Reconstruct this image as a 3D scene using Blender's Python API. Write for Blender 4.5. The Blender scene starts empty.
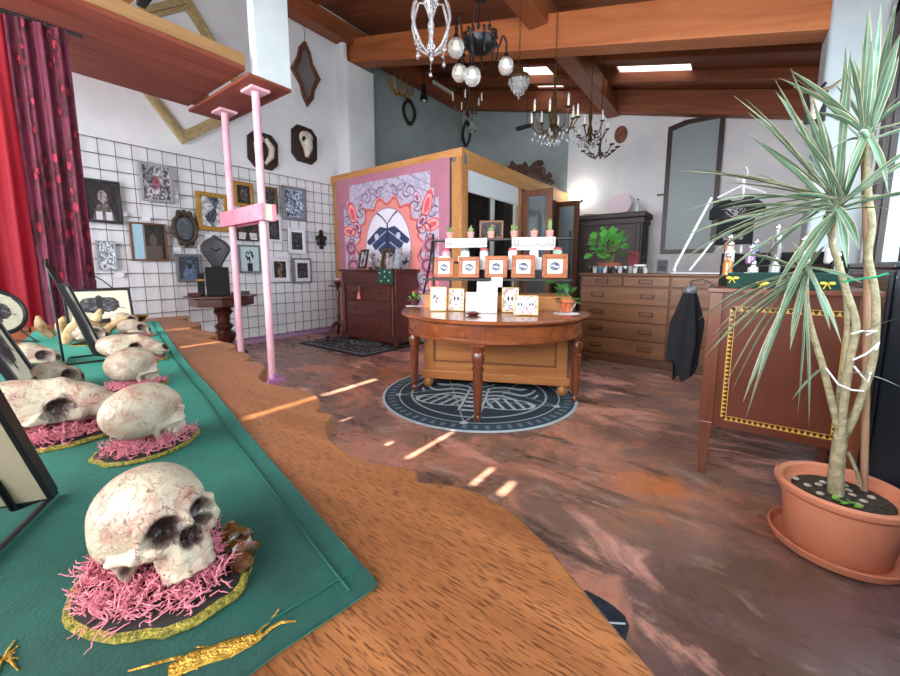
import bpy, math, random
import numpy as np
from mathutils import Matrix, Vector
random.seed(7)
rng = np.random.default_rng(7)
S = bpy.context.scene
COL = S.collection

# ------------------------------------------------------------------ camera, world, lights, exposure
F_PX, CX, CY, EYE = 385.0, 450.0, 317.0, 1.12
PITCH, YAW = math.radians(7.25), math.radians(90 + 36.6)
cam = bpy.data.cameras.new('camera')
cam.sensor_fit = 'HORIZONTAL'; cam.sensor_width = 36.0
cam.lens = F_PX / 900.0 * 36.0
cam.shift_y = -(338.0 - CY) / 900.0
cam.clip_start = 0.02
camo = bpy.data.objects.new('camera', cam); COL.objects.link(camo)
camo.location = (0, 0, EYE)
camo.rotation_euler = (math.pi / 2 - PITCH, 0, YAW - math.pi / 2)
S.camera = camo

vs = S.view_settings
vs.view_transform = 'Standard'; vs.look = 'None'; vs.gamma = 1.0; vs.use_curve_mapping = False
vs.exposure = 0.25
S.cycles.max_bounces = 8
S.cycles.diffuse_bounces = 5
S.cycles.use_denoising = True

world = bpy.data.worlds.new('sky'); S.world = world; world.use_nodes = True
bg = world.node_tree.nodes['Background']
bg.inputs[0].default_value = (0.80, 0.92, 1.0, 1); bg.inputs[1].default_value = 1.6

def light(name, kind, loc, rot, energy, color=(1, 1, 1), **kw):
    l = bpy.data.lights.new(name, kind); l.energy = energy; l.color = color
    for k, v in kw.items(): setattr(l, k, v)
    o = bpy.data.objects.new(name, l); COL.objects.link(o)
    o.location = loc; o.rotation_euler = rot
    return o
# sun from behind the shop front, let in through the slits of an added mask
SUN_EL = math.radians(42)
sun_dir = Vector((0.09, 1.0, -math.tan(SUN_EL))).normalized()
sun = light('sun', 'SUN', (0, -6, 8), (0, 0, 0), 22.0, (1.0, 0.93, 0.80), angle=0.006)
sun.rotation_euler = sun_dir.to_track_quat('-Z', 'Y').to_euler()
# daylight at the shop-front window behind the camera and at the side window
light('daylight_front', 'AREA', (-2.1, -3.0, 1.9), (math.radians(86), 0, 0), 700, (0.98, 0.97, 1.0), shape='RECTANGLE', size=7.0, size_y=2.7)
light('daylight_side', 'AREA', (1.12, 2.1, 1.9), (math.radians(80), 0, math.radians(90)), 130, (0.90, 0.96, 1.0), shape='RECTANGLE', size=4.4, size_y=1.8)

# ------------------------------------------------------------------ pixel geometry of the photograph -> metric places
_f = np.array([math.cos(YAW) * math.cos(PITCH), math.sin(YAW) * math.cos(PITCH), -math.sin(PITCH)])
_r = np.array([math.sin(YAW), -math.cos(YAW), 0.0]); _u = np.cross(_r, _f); _c = np.array([0, 0, EYE])
def ray(x, y): return _f + _r * (x - CX) / F_PX - _u * (y - CY) / F_PX
def onz(x, y, z=0.0): r = ray(x, y); return Vector(_c + r * ((z - EYE) / r[2]))
def onx(x, y, X): r = ray(x, y); return Vector(_c + r * (X / r[0]))
def ony(x, y, Y): r = ray(x, y); return Vector(_c + r * (Y / r[1]))
def dep(x, y, t): return Vector(_c + ray(x, y) * t)

# ------------------------------------------------------------------ helpers
def lin(c):
    return tuple((v / 12.92 if v <= .04045 else ((v + .055) / 1.055) ** 2.4) for v in c)
def rgb(r, g, b): return lin((r / 255, g / 255, b / 255))
_M = {}
def _new(name):
    m = bpy.data.materials.new(name); m.use_nodes = True
    nt = m.node_tree; b = nt.nodes['Principled BSDF']
    return m, nt, b
def N(nt, t, **kw):
    n = nt.nodes.new(t)
    for k, v in kw.items():
        if k.startswith('_'): setattr(n, k[1:], v)
        else: n.inputs[k].default_value = v
    return n
def L(nt, a, b): nt.links.new(a, b)
def mat(name, c, rough=.6, metal=0, c2=None, scale=20, detail=4, bump=0, bscale=None, trans=0, ior=1.45, emit=None, estr=1, spec=.5, contrast=(.35, .65), coat=0, sss=0):
    if name in _M: return _M[name]
    m, nt, b = _new(name)
    c = rgb(*c)
    b.inputs['Base Color'].default_value = (*c, 1)
    b.inputs['Roughness'].default_value = rough; b.inputs['Metallic'].default_value = metal
    b.inputs['IOR'].default_value = ior; b.inputs['Transmission Weight'].default_value = trans
    b.inputs['Specular IOR Level'].default_value = spec; b.inputs['Coat Weight'].default_value = coat
    if emit:
        b.inputs['Emission Color'].default_value = (*rgb(*emit), 1); b.inputs['Emission Strength'].default_value = estr
    tc = None
    if c2 is not None or bump:
        tc = N(nt, 'ShaderNodeTexCoord')
    if c2 is not None:
        nz = N(nt, 'ShaderNodeTexNoise', Scale=scale, Detail=detail, Roughness=.6)
        L(nt, tc.outputs['Object'], nz.inputs['Vector'])
        rp = N(nt, 'ShaderNodeValToRGB')
        rp.color_ramp.elements[0].position = contrast[0]; rp.color_ramp.elements[1].position = contrast[1]
        rp.color_ramp.elements[0].color = (*c, 1); rp.color_ramp.elements[1].color = (*rgb(*c2), 1)
        L(nt, nz.outputs[0], rp.inputs[0]); L(nt, rp.outputs[0], b.inputs['Base Color'])
    if bump:
        n2 = N(nt, 'ShaderNodeTexNoise', Scale=bscale or scale * 3, Detail=5.0)
        L(nt, tc.outputs['Object'], n2.inputs['Vector'])
        bp = N(nt, 'ShaderNodeBump', Strength=bump, Distance=.01)
        L(nt, n2.outputs[0], bp.inputs['Height']); L(nt, bp.outputs[0], b.inputs['Normal'])
    _M[name] = m
    return m
def wood(name, c1, c2, axis='X', scale=6, rough=.45, stretch=12, coat=0, dark=None, bump=.15):
    """wood grain stretched along one local axis"""
    if name in _M: return _M[name]
    m, nt, b = _new(name)
    tc = N(nt, 'ShaderNodeTexCoord'); oi = N(nt, 'ShaderNodeObjectInfo')
    mp = N(nt, 'ShaderNodeMapping')
    sc = [scale, scale, scale]; sc['XYZ'.index(axis)] = scale / stretch
    mp.inputs['Scale'].default_value = sc
    ad = N(nt, 'ShaderNodeVectorMath', _operation='ADD')
    mu = N(nt, 'ShaderNodeMath', _operation='MULTIPLY'); mu.inputs[1].default_value = 13.0
    L(nt, oi.outputs['Random'], mu.inputs[0])
    L(nt, tc.outputs['Object'], ad.inputs[0]); L(nt, mu.outputs[0], ad.inputs[1]); L(nt, ad.outputs[0], mp.inputs['Vector'])
    nz = N(nt, 'ShaderNodeTexNoise', Scale=2.0, Detail=6.0, Roughness=.65, Distortion=1.2)
    L(nt, mp.outputs[0], nz.inputs['Vector'])
    rp = N(nt, 'ShaderNodeValToRGB')
    e = rp.color_ramp.elements
    e[0].position = .33; e[0].color = (*rgb(*c1), 1); e[1].position = .68; e[1].color = (*rgb(*c2), 1)
    L(nt, nz.outputs[0], rp.inputs[0])
    out = rp.outputs[0]
    if dark:                       # short dark pores along the grain
        mp2 = N(nt, 'ShaderNodeMapping'); s2 = [scale * 90] * 3; s2['XYZ'.index(axis)] = scale * 10.0
        mp2.inputs['Scale'].default_value = s2
        L(nt, ad.outputs[0], mp2.inputs['Vector'])
        n3 = N(nt, 'ShaderNodeTexNoise', Scale=1.0, Detail=2.0)
        L(nt, mp2.outputs[0], n3.inputs['Vector'])
        r3 = N(nt, 'ShaderNodeValToRGB'); r3.color_ramp.elements[0].position = .52; r3.color_ramp.elements[1].position = .64; r3.color_ramp.elements[1].color = (.9, .9, .9, 1)
        L(nt, n3.outputs[0], r3.inputs[0])
        mx = N(nt, 'ShaderNodeMix', _data_type='RGBA'); mx.inputs[7].default_value = (*rgb(*dark), 1)
        L(nt, r3.outputs[0], mx.inputs[0]); L(nt, out, mx.inputs[6]); out = mx.outputs[2]
    L(nt, out, b.inputs['Base Color'])
    b.inputs['Roughness'].default_value = rough; b.inputs['Coat Weight'].default_value = coat; b.inputs['Coat Roughness'].default_value = .15
    bp = N(nt, 'ShaderNodeBump', Strength=bump, Distance=.004)
    L(nt, nz.outputs[0], bp.inputs['Height']); L(nt, bp.outputs[0], b.inputs['Normal'])
    _M[name] = m
    return m
def print_mat(name='printed', rough=.7, bump=0, trans=0):
    if name in _M: return _M[name]
    m, nt, b = _new(name)
    a = N(nt, 'ShaderNodeAttribute', _attribute_name='ink')
    L(nt, a.outputs['Color'], b.inputs['Base Color']); b.inputs['Roughness'].default_value = rough
    if bump:
        tc = N(nt, 'ShaderNodeTexCoord'); n2 = N(nt, 'ShaderNodeTexNoise', Scale=bump, Detail=3.0)
        L(nt, tc.outputs['Object'], n2.inputs['Vector'])
        bp = N(nt, 'ShaderNodeBump', Strength=.5, Distance=.003); L(nt, n2.outputs[0], bp.inputs['Height']); L(nt, bp.outputs[0], b.inputs['Normal'])
    if trans:
        tr = N(nt, 'ShaderNodeBsdfTranslucent'); L(nt, a.outputs['Color'], tr.inputs['Color'])
        mx = N(nt, 'ShaderNodeMixShader'); mx.inputs[0].default_value = trans
        L(nt, b.outputs[0], mx.inputs[1]); L(nt, tr.outputs[0], mx.inputs[2]); L(nt, mx.outputs[0], nt.nodes['Material Output'].inputs[0])
    _M[name] = m
    return m

class MB:
    """collects shapes for ONE mesh object"""
    def __init__(s): s.v = []; s.f = []; s.m = []
    def add(s, vs, fs, mi=0, M=None):
        o = len(s.v)
        s.v += [tuple(M @ Vector(p)) for p in vs] if M is not None else [tuple(p) for p in vs]
        s.f += [tuple(o + i for i in f) for f in fs]; s.m += [mi] * len(fs)
        return s
    def box(s, c, d, mi=0, M=None, taper=1.0):
        x, y, z = d[0] / 2, d[1] / 2, d[2] / 2; t = taper
        vs = [(c[0] - x * t, c[1] - y * t, c[2] - z), (c[0] + x * t, c[1] - y * t, c[2] - z), (c[0] + x * t, c[1] + y * t, c[2] - z), (c[0] - x * t, c[1] + y * t, c[2] - z),
              (c[0] - x, c[1] - y, c[2] + z), (c[0] + x, c[1] - y, c[2] + z), (c[0] + x, c[1] + y, c[2] + z), (c[0] - x, c[1] + y, c[2] + z)]
        return s.add(vs, [(0, 3, 2, 1), (4, 5, 6, 7), (0, 1, 5, 4), (1, 2, 6, 5), (2, 3, 7, 6), (3, 0, 4, 7)], mi, M)
    def b2(s, a, b, mi=0, M=None):
        return s.box([(a[i] + b[i]) / 2 for i in range(3)], [abs(b[i] - a[i]) for i in range(3)], mi, M)
    def prism(s, poly, z0, z1, mi=0, M=None):
        n = len(poly)
        vs = [(x, y, z0) for x, y in poly] + [(x, y, z1) for x, y in poly]
        fs = [tuple(range(n - 1, -1, -1)), tuple(range(n, 2 * n))] + [(i, (i + 1) % n, n + (i + 1) % n, n + i) for i in range(n)]
        return s.add(vs, fs, mi, M)
    def lathe(s, prof, n=16, c=(0, 0, 0), mi=0, M=None, cap=True, sy=1.0):
        vs = []; fs = []; k = len(prof)
        for r, z in prof:
            for i in range(n):
                a = 2 * math.pi * i / n
                vs.append((c[0] + r * math.cos(a), c[1] + sy * r * math.sin(a), c[2] + z))
        for j in range(k - 1):
            for i in range(n):
                fs.append((j * n + i, j * n + (i + 1) % n, (j + 1) * n + (i + 1) % n, (j + 1) * n + i))
        if cap: fs += [tuple(range(n - 1, -1, -1)), tuple(range((k - 1) * n, k * n))]
        return s.add(vs, fs, mi, M)
    def tube(s, pts, r, n=6, mi=0, M=None, closed=False, cap=True):
        P = [Vector(p) for p in pts]; k = len(P)
        R = r if isinstance(r, (list, tuple)) else [r] * k
        vs = []; fs = []
        up = None
        for i in range(k):
            if closed: t = (P[(i + 1) % k] - P[i - 1])
            else: t = P[min(i + 1, k - 1)] - P[max(i - 1, 0)]
            t = t.normalized() if t.length > 1e-9 else Vector((0, 0, 1))
            if up is None: up = Vector((0, 0, 1)) if abs(t.z) < .9 else Vector((1, 0, 0))
            a = t.cross(up)
            if a.length < 1e-6: a = t.cross(Vector((0.3, 1, .2)))
            a.normalize(); b = a.cross(t).normalized(); up = b
            for j in range(n):
                w = 2 * math.pi * j / n
                vs.append(P[i] + (a * math.cos(w) + b * math.sin(w)) * R[i])
        for i in range(k if closed else k - 1):
            o, q = i * n, ((i + 1) % k) * n
            for j in range(n): fs.append((o + j, o + (j + 1) % n, q + (j + 1) % n, q + j))
        if cap and not closed: fs += [tuple(range(n - 1, -1, -1)), tuple(range((k - 1) * n, k * n))]
        return s.add(vs, fs, mi, M)
    def sph(s, c, r, nu=10, nv=7, mi=0, M=None):
        r = r if isinstance(r, (list, tuple)) else (r, r, r)
        vs = [(c[0], c[1], c[2] - r[2])]; fs = []
        for j in range(1, nv):
            b = -math.pi / 2 + math.pi * j / nv
            for i in range(nu):
                a = 2 * math.pi * i / nu
                vs.append((c[0] + r[0] * math.cos(b) * math.cos(a), c[1] + r[1] * math.cos(b) * math.sin(a), c[2] + r[2] * math.sin(b)))
        vs.append((c[0], c[1], c[2] + r[2]))
        for i in range(nu): fs.append((0, 1 + (i + 1) % nu, 1 + i))
        for j in range(nv - 2):
            for i in range(nu):
                a = 1 + j * nu; fs.append((a + i, a + (i + 1) % nu, a + nu + (i + 1) % nu, a + nu + i))
        t = len(vs) - 1; a = 1 + (nv - 2) * nu
        for i in range(nu): fs.append((a + i, a + (i + 1) % nu, t))
        return s.add(vs, fs, mi, M)
    def build(s, name, mats, parent=None, smooth=None, M=None, bevel=0):
        me = bpy.data.meshes.new(name)
        me.from_pydata([tuple(p) for p in s.v], [], s.f)
        for mm in (mats if isinstance(mats, (list, tuple)) else [mats]): me.materials.append(mm)
        if any(s.m): me.polygons.foreach_set('material_index', s.m)
        if smooth:
            me.shade_smooth(); me.set_sharp_from_angle(angle=math.radians(smooth))
        o = bpy.data.objects.new(name, me); COL.objects.link(o)
        if parent is not None: o.parent = parent
        if M is not None: o.matrix_local = M
        if bevel:
            bv = o.modifiers.new('bevel', 'BEVEL'); bv.width = bevel; bv.segments = 2; bv.limit_method = 'ANGLE'
        return o
def T(x=0, y=0, z=0, rz=0, rx=0, ry=0, s=1):
    return Matrix.Translation((x, y, z)) @ Matrix.Rotation(rz, 4, 'Z') @ Matrix.Rotation(ry, 4, 'Y') @ Matrix.Rotation(rx, 4, 'X') @ Matrix.Scale(s, 4)
def tag(o, label, cat, group=None):
    o['label'] = label; o['category'] = cat
    if group: o['group'] = group
    return o
def thing(name, label, cat, M=None, group=None):
    o = bpy.data.objects.new(name, None); COL.objects.link(o); o.empty_display_size = .05
    if M is not None: o.matrix_local = M
    return tag(o, label, cat, group)
def struct(o, label=None):
    o['kind'] = 'structure'
    if label: o['label'] = label
    return o
def copy_tree(o, parent=None):
    c = o.copy(); COL.objects.link(c); c.parent = parent
    for ch in list(o.children): copy_tree(ch, c)
    return c
def ink(name, w, h, img, parent=None, M=None, m=None, thick=0.0, bend=None):
    """flat print: a sheet in local XZ (front faces -Y), colours img[row(top..bottom), col] sRGB 0..1, one face per texel block"""
    ny, nx = img.shape[:2]
    xs = np.linspace(-w / 2, w / 2, nx + 1); zs = np.linspace(h / 2, -h / 2, ny + 1)
    X, Z = np.meshgrid(xs, zs); Y = np.zeros_like(X)
    if bend is not None: Y = bend(X, Z)
    v = np.stack([X, Y, Z], -1).reshape(-1, 3)
    i = np.arange((nx + 1) * ny).reshape(ny, nx + 1)[:, :nx].reshape(-1)
    f = np.stack([i + nx + 1, i + nx + 2, i + 1, i], -1)
    me = bpy.data.meshes.new(name); me.from_pydata(v.tolist(), [], f.tolist())
    a = me.color_attributes.new('ink', 'FLOAT_COLOR', 'CORNER')
    c = img.reshape(-1, 3); c = np.where(c <= .04045, c / 12.92, ((np.clip(c, 0, 1) + .055) / 1.055) ** 2.4)
    c = np.concatenate([c, np.ones((len(c), 1))], 1)
    a.data.foreach_set('color', np.repeat(c, 4, axis=0).astype(np.float32).reshape(-1))
    me.materials.append(m or print_mat())
    o = bpy.data.objects.new(name, me); COL.objects.link(o)
    if parent is not None: o.parent = parent
    if M is not None: o.matrix_local = M
    return o
def smoothn(ny, nx, cells, seed):
    """smooth value noise image 0..1"""
    g = np.random.default_rng(seed).random((cells + 2, cells + 2))
    y = np.linspace(0, cells, ny); x = np.linspace(0, cells, nx)
    yi = y.astype(int); xi = x.astype(int); fy = (y - yi)[:, None]; fx = (x - xi)[None]
    fy = fy * fy * (3 - 2 * fy); fx = fx * fx * (3 - 2 * fx)
    A = g[np.ix_(yi, xi)]; B = g[np.ix_(yi, xi + 1)]; Cc = g[np.ix_(yi + 1, xi)]; D = g[np.ix_(yi + 1, xi + 1)]
    return (A * (1 - fx) + B * fx) * (1 - fy) + (Cc * (1 - fx) + D * fx) * fy
# ------------------------------------------------------------------ large structure
XL, YB, XR, YN = -5.80, 8.30, 0.80, -0.72
def zr(X): return 4.32 - .25 * (X + 2.2)          # underside of the rafters
M_white = mat('plaster_white', (230, 230, 232), .85, c2=(216, 217, 221), scale=1.6, bump=.25, bscale=30)
M_grey = mat('plaster_grey_green', (150, 158, 158), .85, c2=(136, 146, 147), scale=1.5, bump=.2, bscale=25)
M_skirt = mat('skirting_mauve', (176, 138, 176), .6)

# floor: stained and waxed concrete in rust, rose, ochre and umber
m, nt, b = _new('stained_concrete')
tc = N(nt, 'ShaderNodeTexCoord')
def stain(prev, col, scale, st, lo, hi, seed, rot):
    mp = N(nt, 'ShaderNodeMapping'); mp.inputs['Scale'].default_value = (scale, scale * st, 1); mp.inputs['Rotation'].default_value = (0, 0, rot)
    mp.inputs['Location'].default_value = (seed * 3.7, seed * 1.9, 0)
    L(nt, tc.outputs['Object'], mp.inputs['Vector'])
    nz = N(nt, 'ShaderNodeTexNoise', Scale=1.0, Detail=7.0, Roughness=.68, Distortion=.7)
    L(nt, mp.outputs[0], nz.inputs['Vector'])
    rp = N(nt, 'ShaderNodeValToRGB'); rp.color_ramp.elements[0].position = lo; rp.color_ramp.elements[1].position = hi
    L(nt, nz.outputs[0], rp.inputs[0])
    mx = N(nt, 'ShaderNodeMix', _data_type='RGBA'); mx.inputs[7].default_value = (*rgb(*col), 1)
    L(nt, rp.outputs[0], mx.inputs[0])
    if isinstance(prev, tuple): mx.inputs[6].default_value = (*rgb(*prev), 1)
    else: L(nt, prev, mx.inputs[6])
    return mx.outputs[2], nz
o1, n1 = stain((142, 108, 94), (192, 130, 106), .8, 2.0, .49, .58, 1, .5)
o1, _ = stain(o1, (122, 94, 94), .45, 1.6, .48, .58, 9, .3)
o1, _ = stain(o1, (112, 84, 72), .9, 2.4, .51, .60, 2, .55)
o1, _ = stain(o1, (222, 162, 146), 1.1, 2.5, .55, .63, 3, .5)
# ochre bloom in two places of the slab
def bloom(prev, col, spots):
    nz = N(nt, 'ShaderNodeTexNoise', Scale=2.4, Detail=8.0, Roughness=.7, Distortion=1.0); L(nt, tc.outputs['Object'], nz.inputs['Vector']); acc = None
    for (x_, y_, rr0) in spots:
        d_ = N(nt, 'ShaderNodeVectorMath', _operation='DISTANCE'); d_.inputs[1].default_value = (x_, y_, 0); L(nt, tc.outputs['Object'], d_.inputs[0])
        q_ = N(nt, 'ShaderNodeMapRange'); q_.inputs['From Min'].default_value = 0; q_.inputs['From Max'].default_value = rr0; q_.inputs['To Min'].default_value = .16; q_.inputs['To Max'].default_value = -.2; L(nt, d_.outputs['Value'], q_.inputs[0])
        if acc is None: acc = q_.outputs[0]
        else:
            m_ = N(nt, 'ShaderNodeMath', _operation='MAXIMUM'); L(nt, acc, m_.inputs[0]); L(nt, q_.outputs[0], m_.inputs[1]); acc = m_.outputs[0]
    s_ = N(nt, 'ShaderNodeMath', _operation='ADD'); L(nt, nz.outputs[0], s_.inputs[0]); L(nt, acc, s_.inputs[1])
    rp = N(nt, 'ShaderNodeValToRGB'); rp.color_ramp.elements[0].position = .52; rp.color_ramp.elements[1].position = .66; rp.color_ramp.elements[1].color = (.8, .8, .8, 1); L(nt, s_.outputs[0], rp.inputs[0])
    mx = N(nt, 'ShaderNodeMix', _data_type='RGBA'); mx.inputs[7].default_value = (*rgb(*col), 1); L(nt, rp.outputs[0], mx.inputs[0]); L(nt, prev, mx.inputs[6]); return mx.outputs[2]
o1 = bloom(o1, (206, 120, 50), ((-2.9, 2.85, .7), (-.25, 2.1, .6), (-.9, 2.35, .3)))
o1 = bloom(o1, (216, 146, 122), ((-1.5, 1.5, 1.5), (-2.6, 2.2, .8), (-.8, 2.3, 1.0), (-.3, 1.2, .6)))
o1, _ = stain(o1, (88, 70, 62), 1.3, 3.0, .56, .66, 5, .6)
o1, n9 = stain(o1, (190, 162, 148), 3.5, 2.0, .58, .72, 6, .5)
L(nt, o1, b.inputs['Base Color'])
rr = N(nt, 'ShaderNodeMapRange'); rr.inputs['To Min'].default_value = .16; rr.inputs['To Max'].default_value = .42
L(nt, n9.outputs[0], rr.inputs[0]); L(nt, rr.outputs[0], b.inputs['Roughness'])
bp = N(nt, 'ShaderNodeBump', Strength=.12, Distance=.01); L(nt, n9.outputs[0], bp.inputs['Height']); L(nt, bp.outputs[0], b.inputs['Normal'])
M_floor = m
struct(MB().b2((-6.1, -3.2, -.1), (1.2, 8.6, 0)).build('floor', M_floor))

# walls
w = MB(); w.b2((XL - .3, YN, 0), (XL, 4.75, 5.6)); struct(w.build('wall_left', M_white))
w = MB(); w.b2((XL - .3, 4.75, 0), (XL, YB, 5.6)); struct(w.build('wall_left', M_grey))
# plastered pilaster carrying the big beam, edges worn round
def rounded(x0, y0, x1, y1, r, n=4):
    pts = []
    for cx, cy, a0 in ((x1 - r, y1 - r, 0), (x0 + r, y1 - r, 90), (x0 + r, y0 + r, 180), (x1 - r, y0 + r, 270)):
        for i in range(n + 1):
            a = math.radians(a0 + 90 * i / n); pts.append((cx + r * math.cos(a), cy + r * math.sin(a)))
    return pts
pil = MB(); pil.prism(rounded(XL - .05, 4.52, XL + .26, 5.18, .06), 0, 4.58)
pil.prism(rounded(XL - .05, 4.52, XL + .20, 4.64, .05), 4.58, 4.93)
struct(pil.build('wall_pilaster', M_white, smooth=40))
w = MB(); w.b2((XL - .3, YB, 0), (-3.06, YB + .25, 5.4)); struct(w.build('wall_back', M_grey))
w = MB(); w.b2((-3.06, YB, 0), (XR + .3, YB + .25, 4.6)); struct(w.build('wall_back', M_white))
# right wall: solid towards the back, a column under the beam end, then the glazed front bay
w = MB(); w.b2((XR, 4.7, 0), (XR + .3, YB, 3.75)); struct(w.build('wall_right', M_white))
w = MB(); w.prism(rounded(.46, 4.68, XR + .02, 5.1, .03), 0, 3.62); struct(w.build('wall_column', mat('plaster_cool', (176, 184, 188), .85, c2=(164, 172, 178), scale=2)))
w = MB(); w.b2((XR, YN, 3.15), (XR + .3, 4.7, 4.0)); w.b2((XR, YN, 0), (XR + .3, 0.0, 3.15)); struct(w.build('wall_right', M_white))
w = MB(); w.b2((XR + .02, 0.0, 0), (XR + .16, 4.7, .98)); struct(w.build('wall_right', mat('panel_bluegrey', (128, 142, 158), .35, c2=(112, 126, 144), scale=3)))
# near wall (behind the camera) with the shop-front window
w = MB(); w.b2((XL - .3, YN - .25, 0), (XR + .3, YN, .85)); w.b2((XL - .3, YN - .25, 3.25), (XR + .3, YN, 5.6))
w.b2((XL - .3, YN - .25, .85), (-4.6, YN, 3.25)); w.b2((.35, YN - .25, .85), (XR + .3, YN, 3.25)); struct(w.build('wall_near', M_white))
fr = MB()
for x in (-4.56, -2.55, -2.05, .31): fr.b2((x - .035, YN - .16, .85), (x + .035, YN - .09, 3.25))
fr.b2((-4.6, YN - .16, .85), (.35, YN - .09, .92)); fr.b2((-4.6, YN - .16, 3.18), (.35, YN - .09, 3.25))
M_darkframe = mat('window_frame_dark', (58, 44, 44), .45)
struct(fr.build('window_1', M_darkframe))
# unseen sun blocker added outside the shop front; its slits shape the sun stripes
def sun_mask():
    DZ0 = .80; k = math.tan(SUN_EL); AZ = 3.35; AY = -1.15
    top = MB()
    # slits: stripe position at floor/table -> where its sun ray pierces the blocker plane z=AZ
    slits = []
    for (fx, y0, y1, fz, wd) in ((-2.87, 1.93, 2.60, 0, .075), (-1.495, 1.55, 2.05, 0, .035), (-1.03, 1.54, 1.79, 0, .035), (-.87, 1.55, 1.73, 0, .045), (-.825, .34, .56, DZ0, .02), (-1.80, .50, .80, DZ0, .03), (-2.35, .62, .92, DZ0, .03)):
        h = AZ - fz; dy = h / k
        slits.append((fx - .09 * dy, y0 - dy, y1 - dy, wd))
    slits.sort()
    x = -7.0; Y0, Y1 = -5.5, YN - .26
    for sx, a, c_, wd in slits:
        top.b2((x, Y0, AZ), (sx - wd / 2, Y1, AZ + .03))
        top.b2((sx - wd / 2, Y0, AZ), (sx + wd / 2, a, AZ + .03)); top.b2((sx - wd / 2, c_, AZ), (sx + wd / 2, Y1, AZ + .03))
        x = sx + wd / 2
    top.b2((x, Y0, AZ), (2.5, Y1, AZ + .03))
    return top.build('sun_mask_boards', mat('sun_mask_tan', (190, 180, 165), .9))
struct(sun_mask())
# side window: dark mullions and glass
fr = MB()
for y in (4.62, 3.72, 2.5, 1.3, .06): fr.b2((XR + .03, y - .06, .98), (XR + .12, y + .06, 3.15))
fr.b2((XR + .03, 0, .98), (XR + .12, 4.7, 1.06)); fr.b2((XR + .03, 0, 3.05), (XR + .12, 4.7, 3.15))
win = struct(fr.build('window_2', M_darkframe, bevel=.006))
M_pane = mat('pane_glass', (235, 248, 250), .02, trans=1, ior=1.02, spec=.3)
for a, c_ in ((.12, 1.24), (1.36, 2.44), (2.56, 3.66), (3.78, 4.56)):
    MB().b2((XR + .07, a, 1.06), (XR + .08, c_, 3.05)).build('pane', M_pane, win)
# skirting
struct(MB().b2((XL, .2, 0), (XL + .025, 4.44, .09)).build('baseboard_left', M_skirt, bevel=.004))
struct(MB().b2((-3.0, YB - .025, 0), (XR, YB, .09)).build('baseboard_back', M_skirt, bevel=.004))

# roof timbers
M_beam = wood('timber_orange', (146, 78, 38), (180, 106, 60), 'X', 3, .55, 14)
M_purl = wood('timber_purlin', (120, 60, 32), (150, 82, 46), 'Y', 3, .55, 14)
M_deck = wood('timber_dark', (116, 58, 32), (150, 82, 46), 'X', 4, .6, 10)
ang = math.atan(.25)
def sloped(name, X0, X1, y0, y1, zoff, h, mt, slope=None, bev=.01):
    """a timber running along X whose underside follows the roof slope; local X is its length"""
    Ln = (X1 - X0) / math.cos(ang); xm = (X0 + X1) / 2
    o = MB().box((0, 0, h / 2), (Ln, y1 - y0, h)).build(name, mt, bevel=bev)
    o.matrix_local = T(xm, (y0 + y1) / 2, zr(xm) + zoff, ry=ang)
    return o
struct(sloped('trim_1', XL - .3, .50, 4.70, 4.95, -.55, .38, M_beam), 'big orange timber beam crossing the roof above the shop')
# boarded ceiling: one deck with individual boards along X
dk = thing('ceiling', None, None); del dk['label']; del dk['category']; dk['kind'] = 'structure'
M_skyl = mat('skylight_diffuser', (244, 248, 250), .6, trans=0)
nt = M_skyl.node_tree; tr_ = N(nt, 'ShaderNodeBsdfTranslucent'); mxs = N(nt, 'ShaderNodeMixShader'); mxs.inputs[0].default_value = .7
L(nt, nt.nodes['Principled BSDF'].outputs[0], mxs.inputs[1]); L(nt, tr_.outputs[0], mxs.inputs[2]); L(nt, mxs.outputs[0], nt.nodes['Material Output'].inputs[0])
holes = ((6.85, 7.30, -3.58, -3.02), (7.75, 7.95, -3.62, -3.06), (7.00, 7.26, -1.86, -.80))
y = YN - .3
while y < YB + .25:
    x0, x1 = XL - .35, XR + .35; segs = [(x0, x1)]
    for a_, c_, h0, h1 in holes:
        if a_ < y + .15 < c_: segs = [q_ for g in segs for q_ in (((g[0], h0), (h1, g[1])) if g[0] < h0 < g[1] else (g,))]
    for s0, s1 in segs:
        o = sloped('ceiling_board', s0, s1, y, y + .292, .16, .03, M_deck, bev=.004); o.parent = dk
    y += .30
for a_, c_, h0, h1 in holes:
    o = sloped('skylight_pane', h0 - .05, h1 + .05, a_ - .2, c_ + .2, .2, .006, M_skyl, bev=0); o.parent = dk
# roof-light reveal
# rafters
k = 0
for yy in (-.3, .55, 1.4, 2.25, 3.1, 3.95, 5.65, 6.5, 7.35):
    struct(sloped('trim_%d' % (10 + k), XL - .3, XR + .2, yy - .06, yy + .06, 0, .16, M_deck)); k += 1
struct(sloped('trim_2', XL - .3, XR + .2, 8.06, 8.26, -.24, .38, M_deck))
# purlins along Y
def purlin(n, x, w_, h, y0, y1, drop=0):
    o = MB().b2((x - w_ / 2, y0, zr(x) - h - drop), (x + w_ / 2, y1, zr(x) - drop)).build(n, M_purl, bevel=.012); return struct(o)
purlin('trim_3', XL + .16, .24, .28, YN, 8.05, .02)
purlin('trim_4', -2.16, .24, .30, YN, 8.2, .0)
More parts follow.
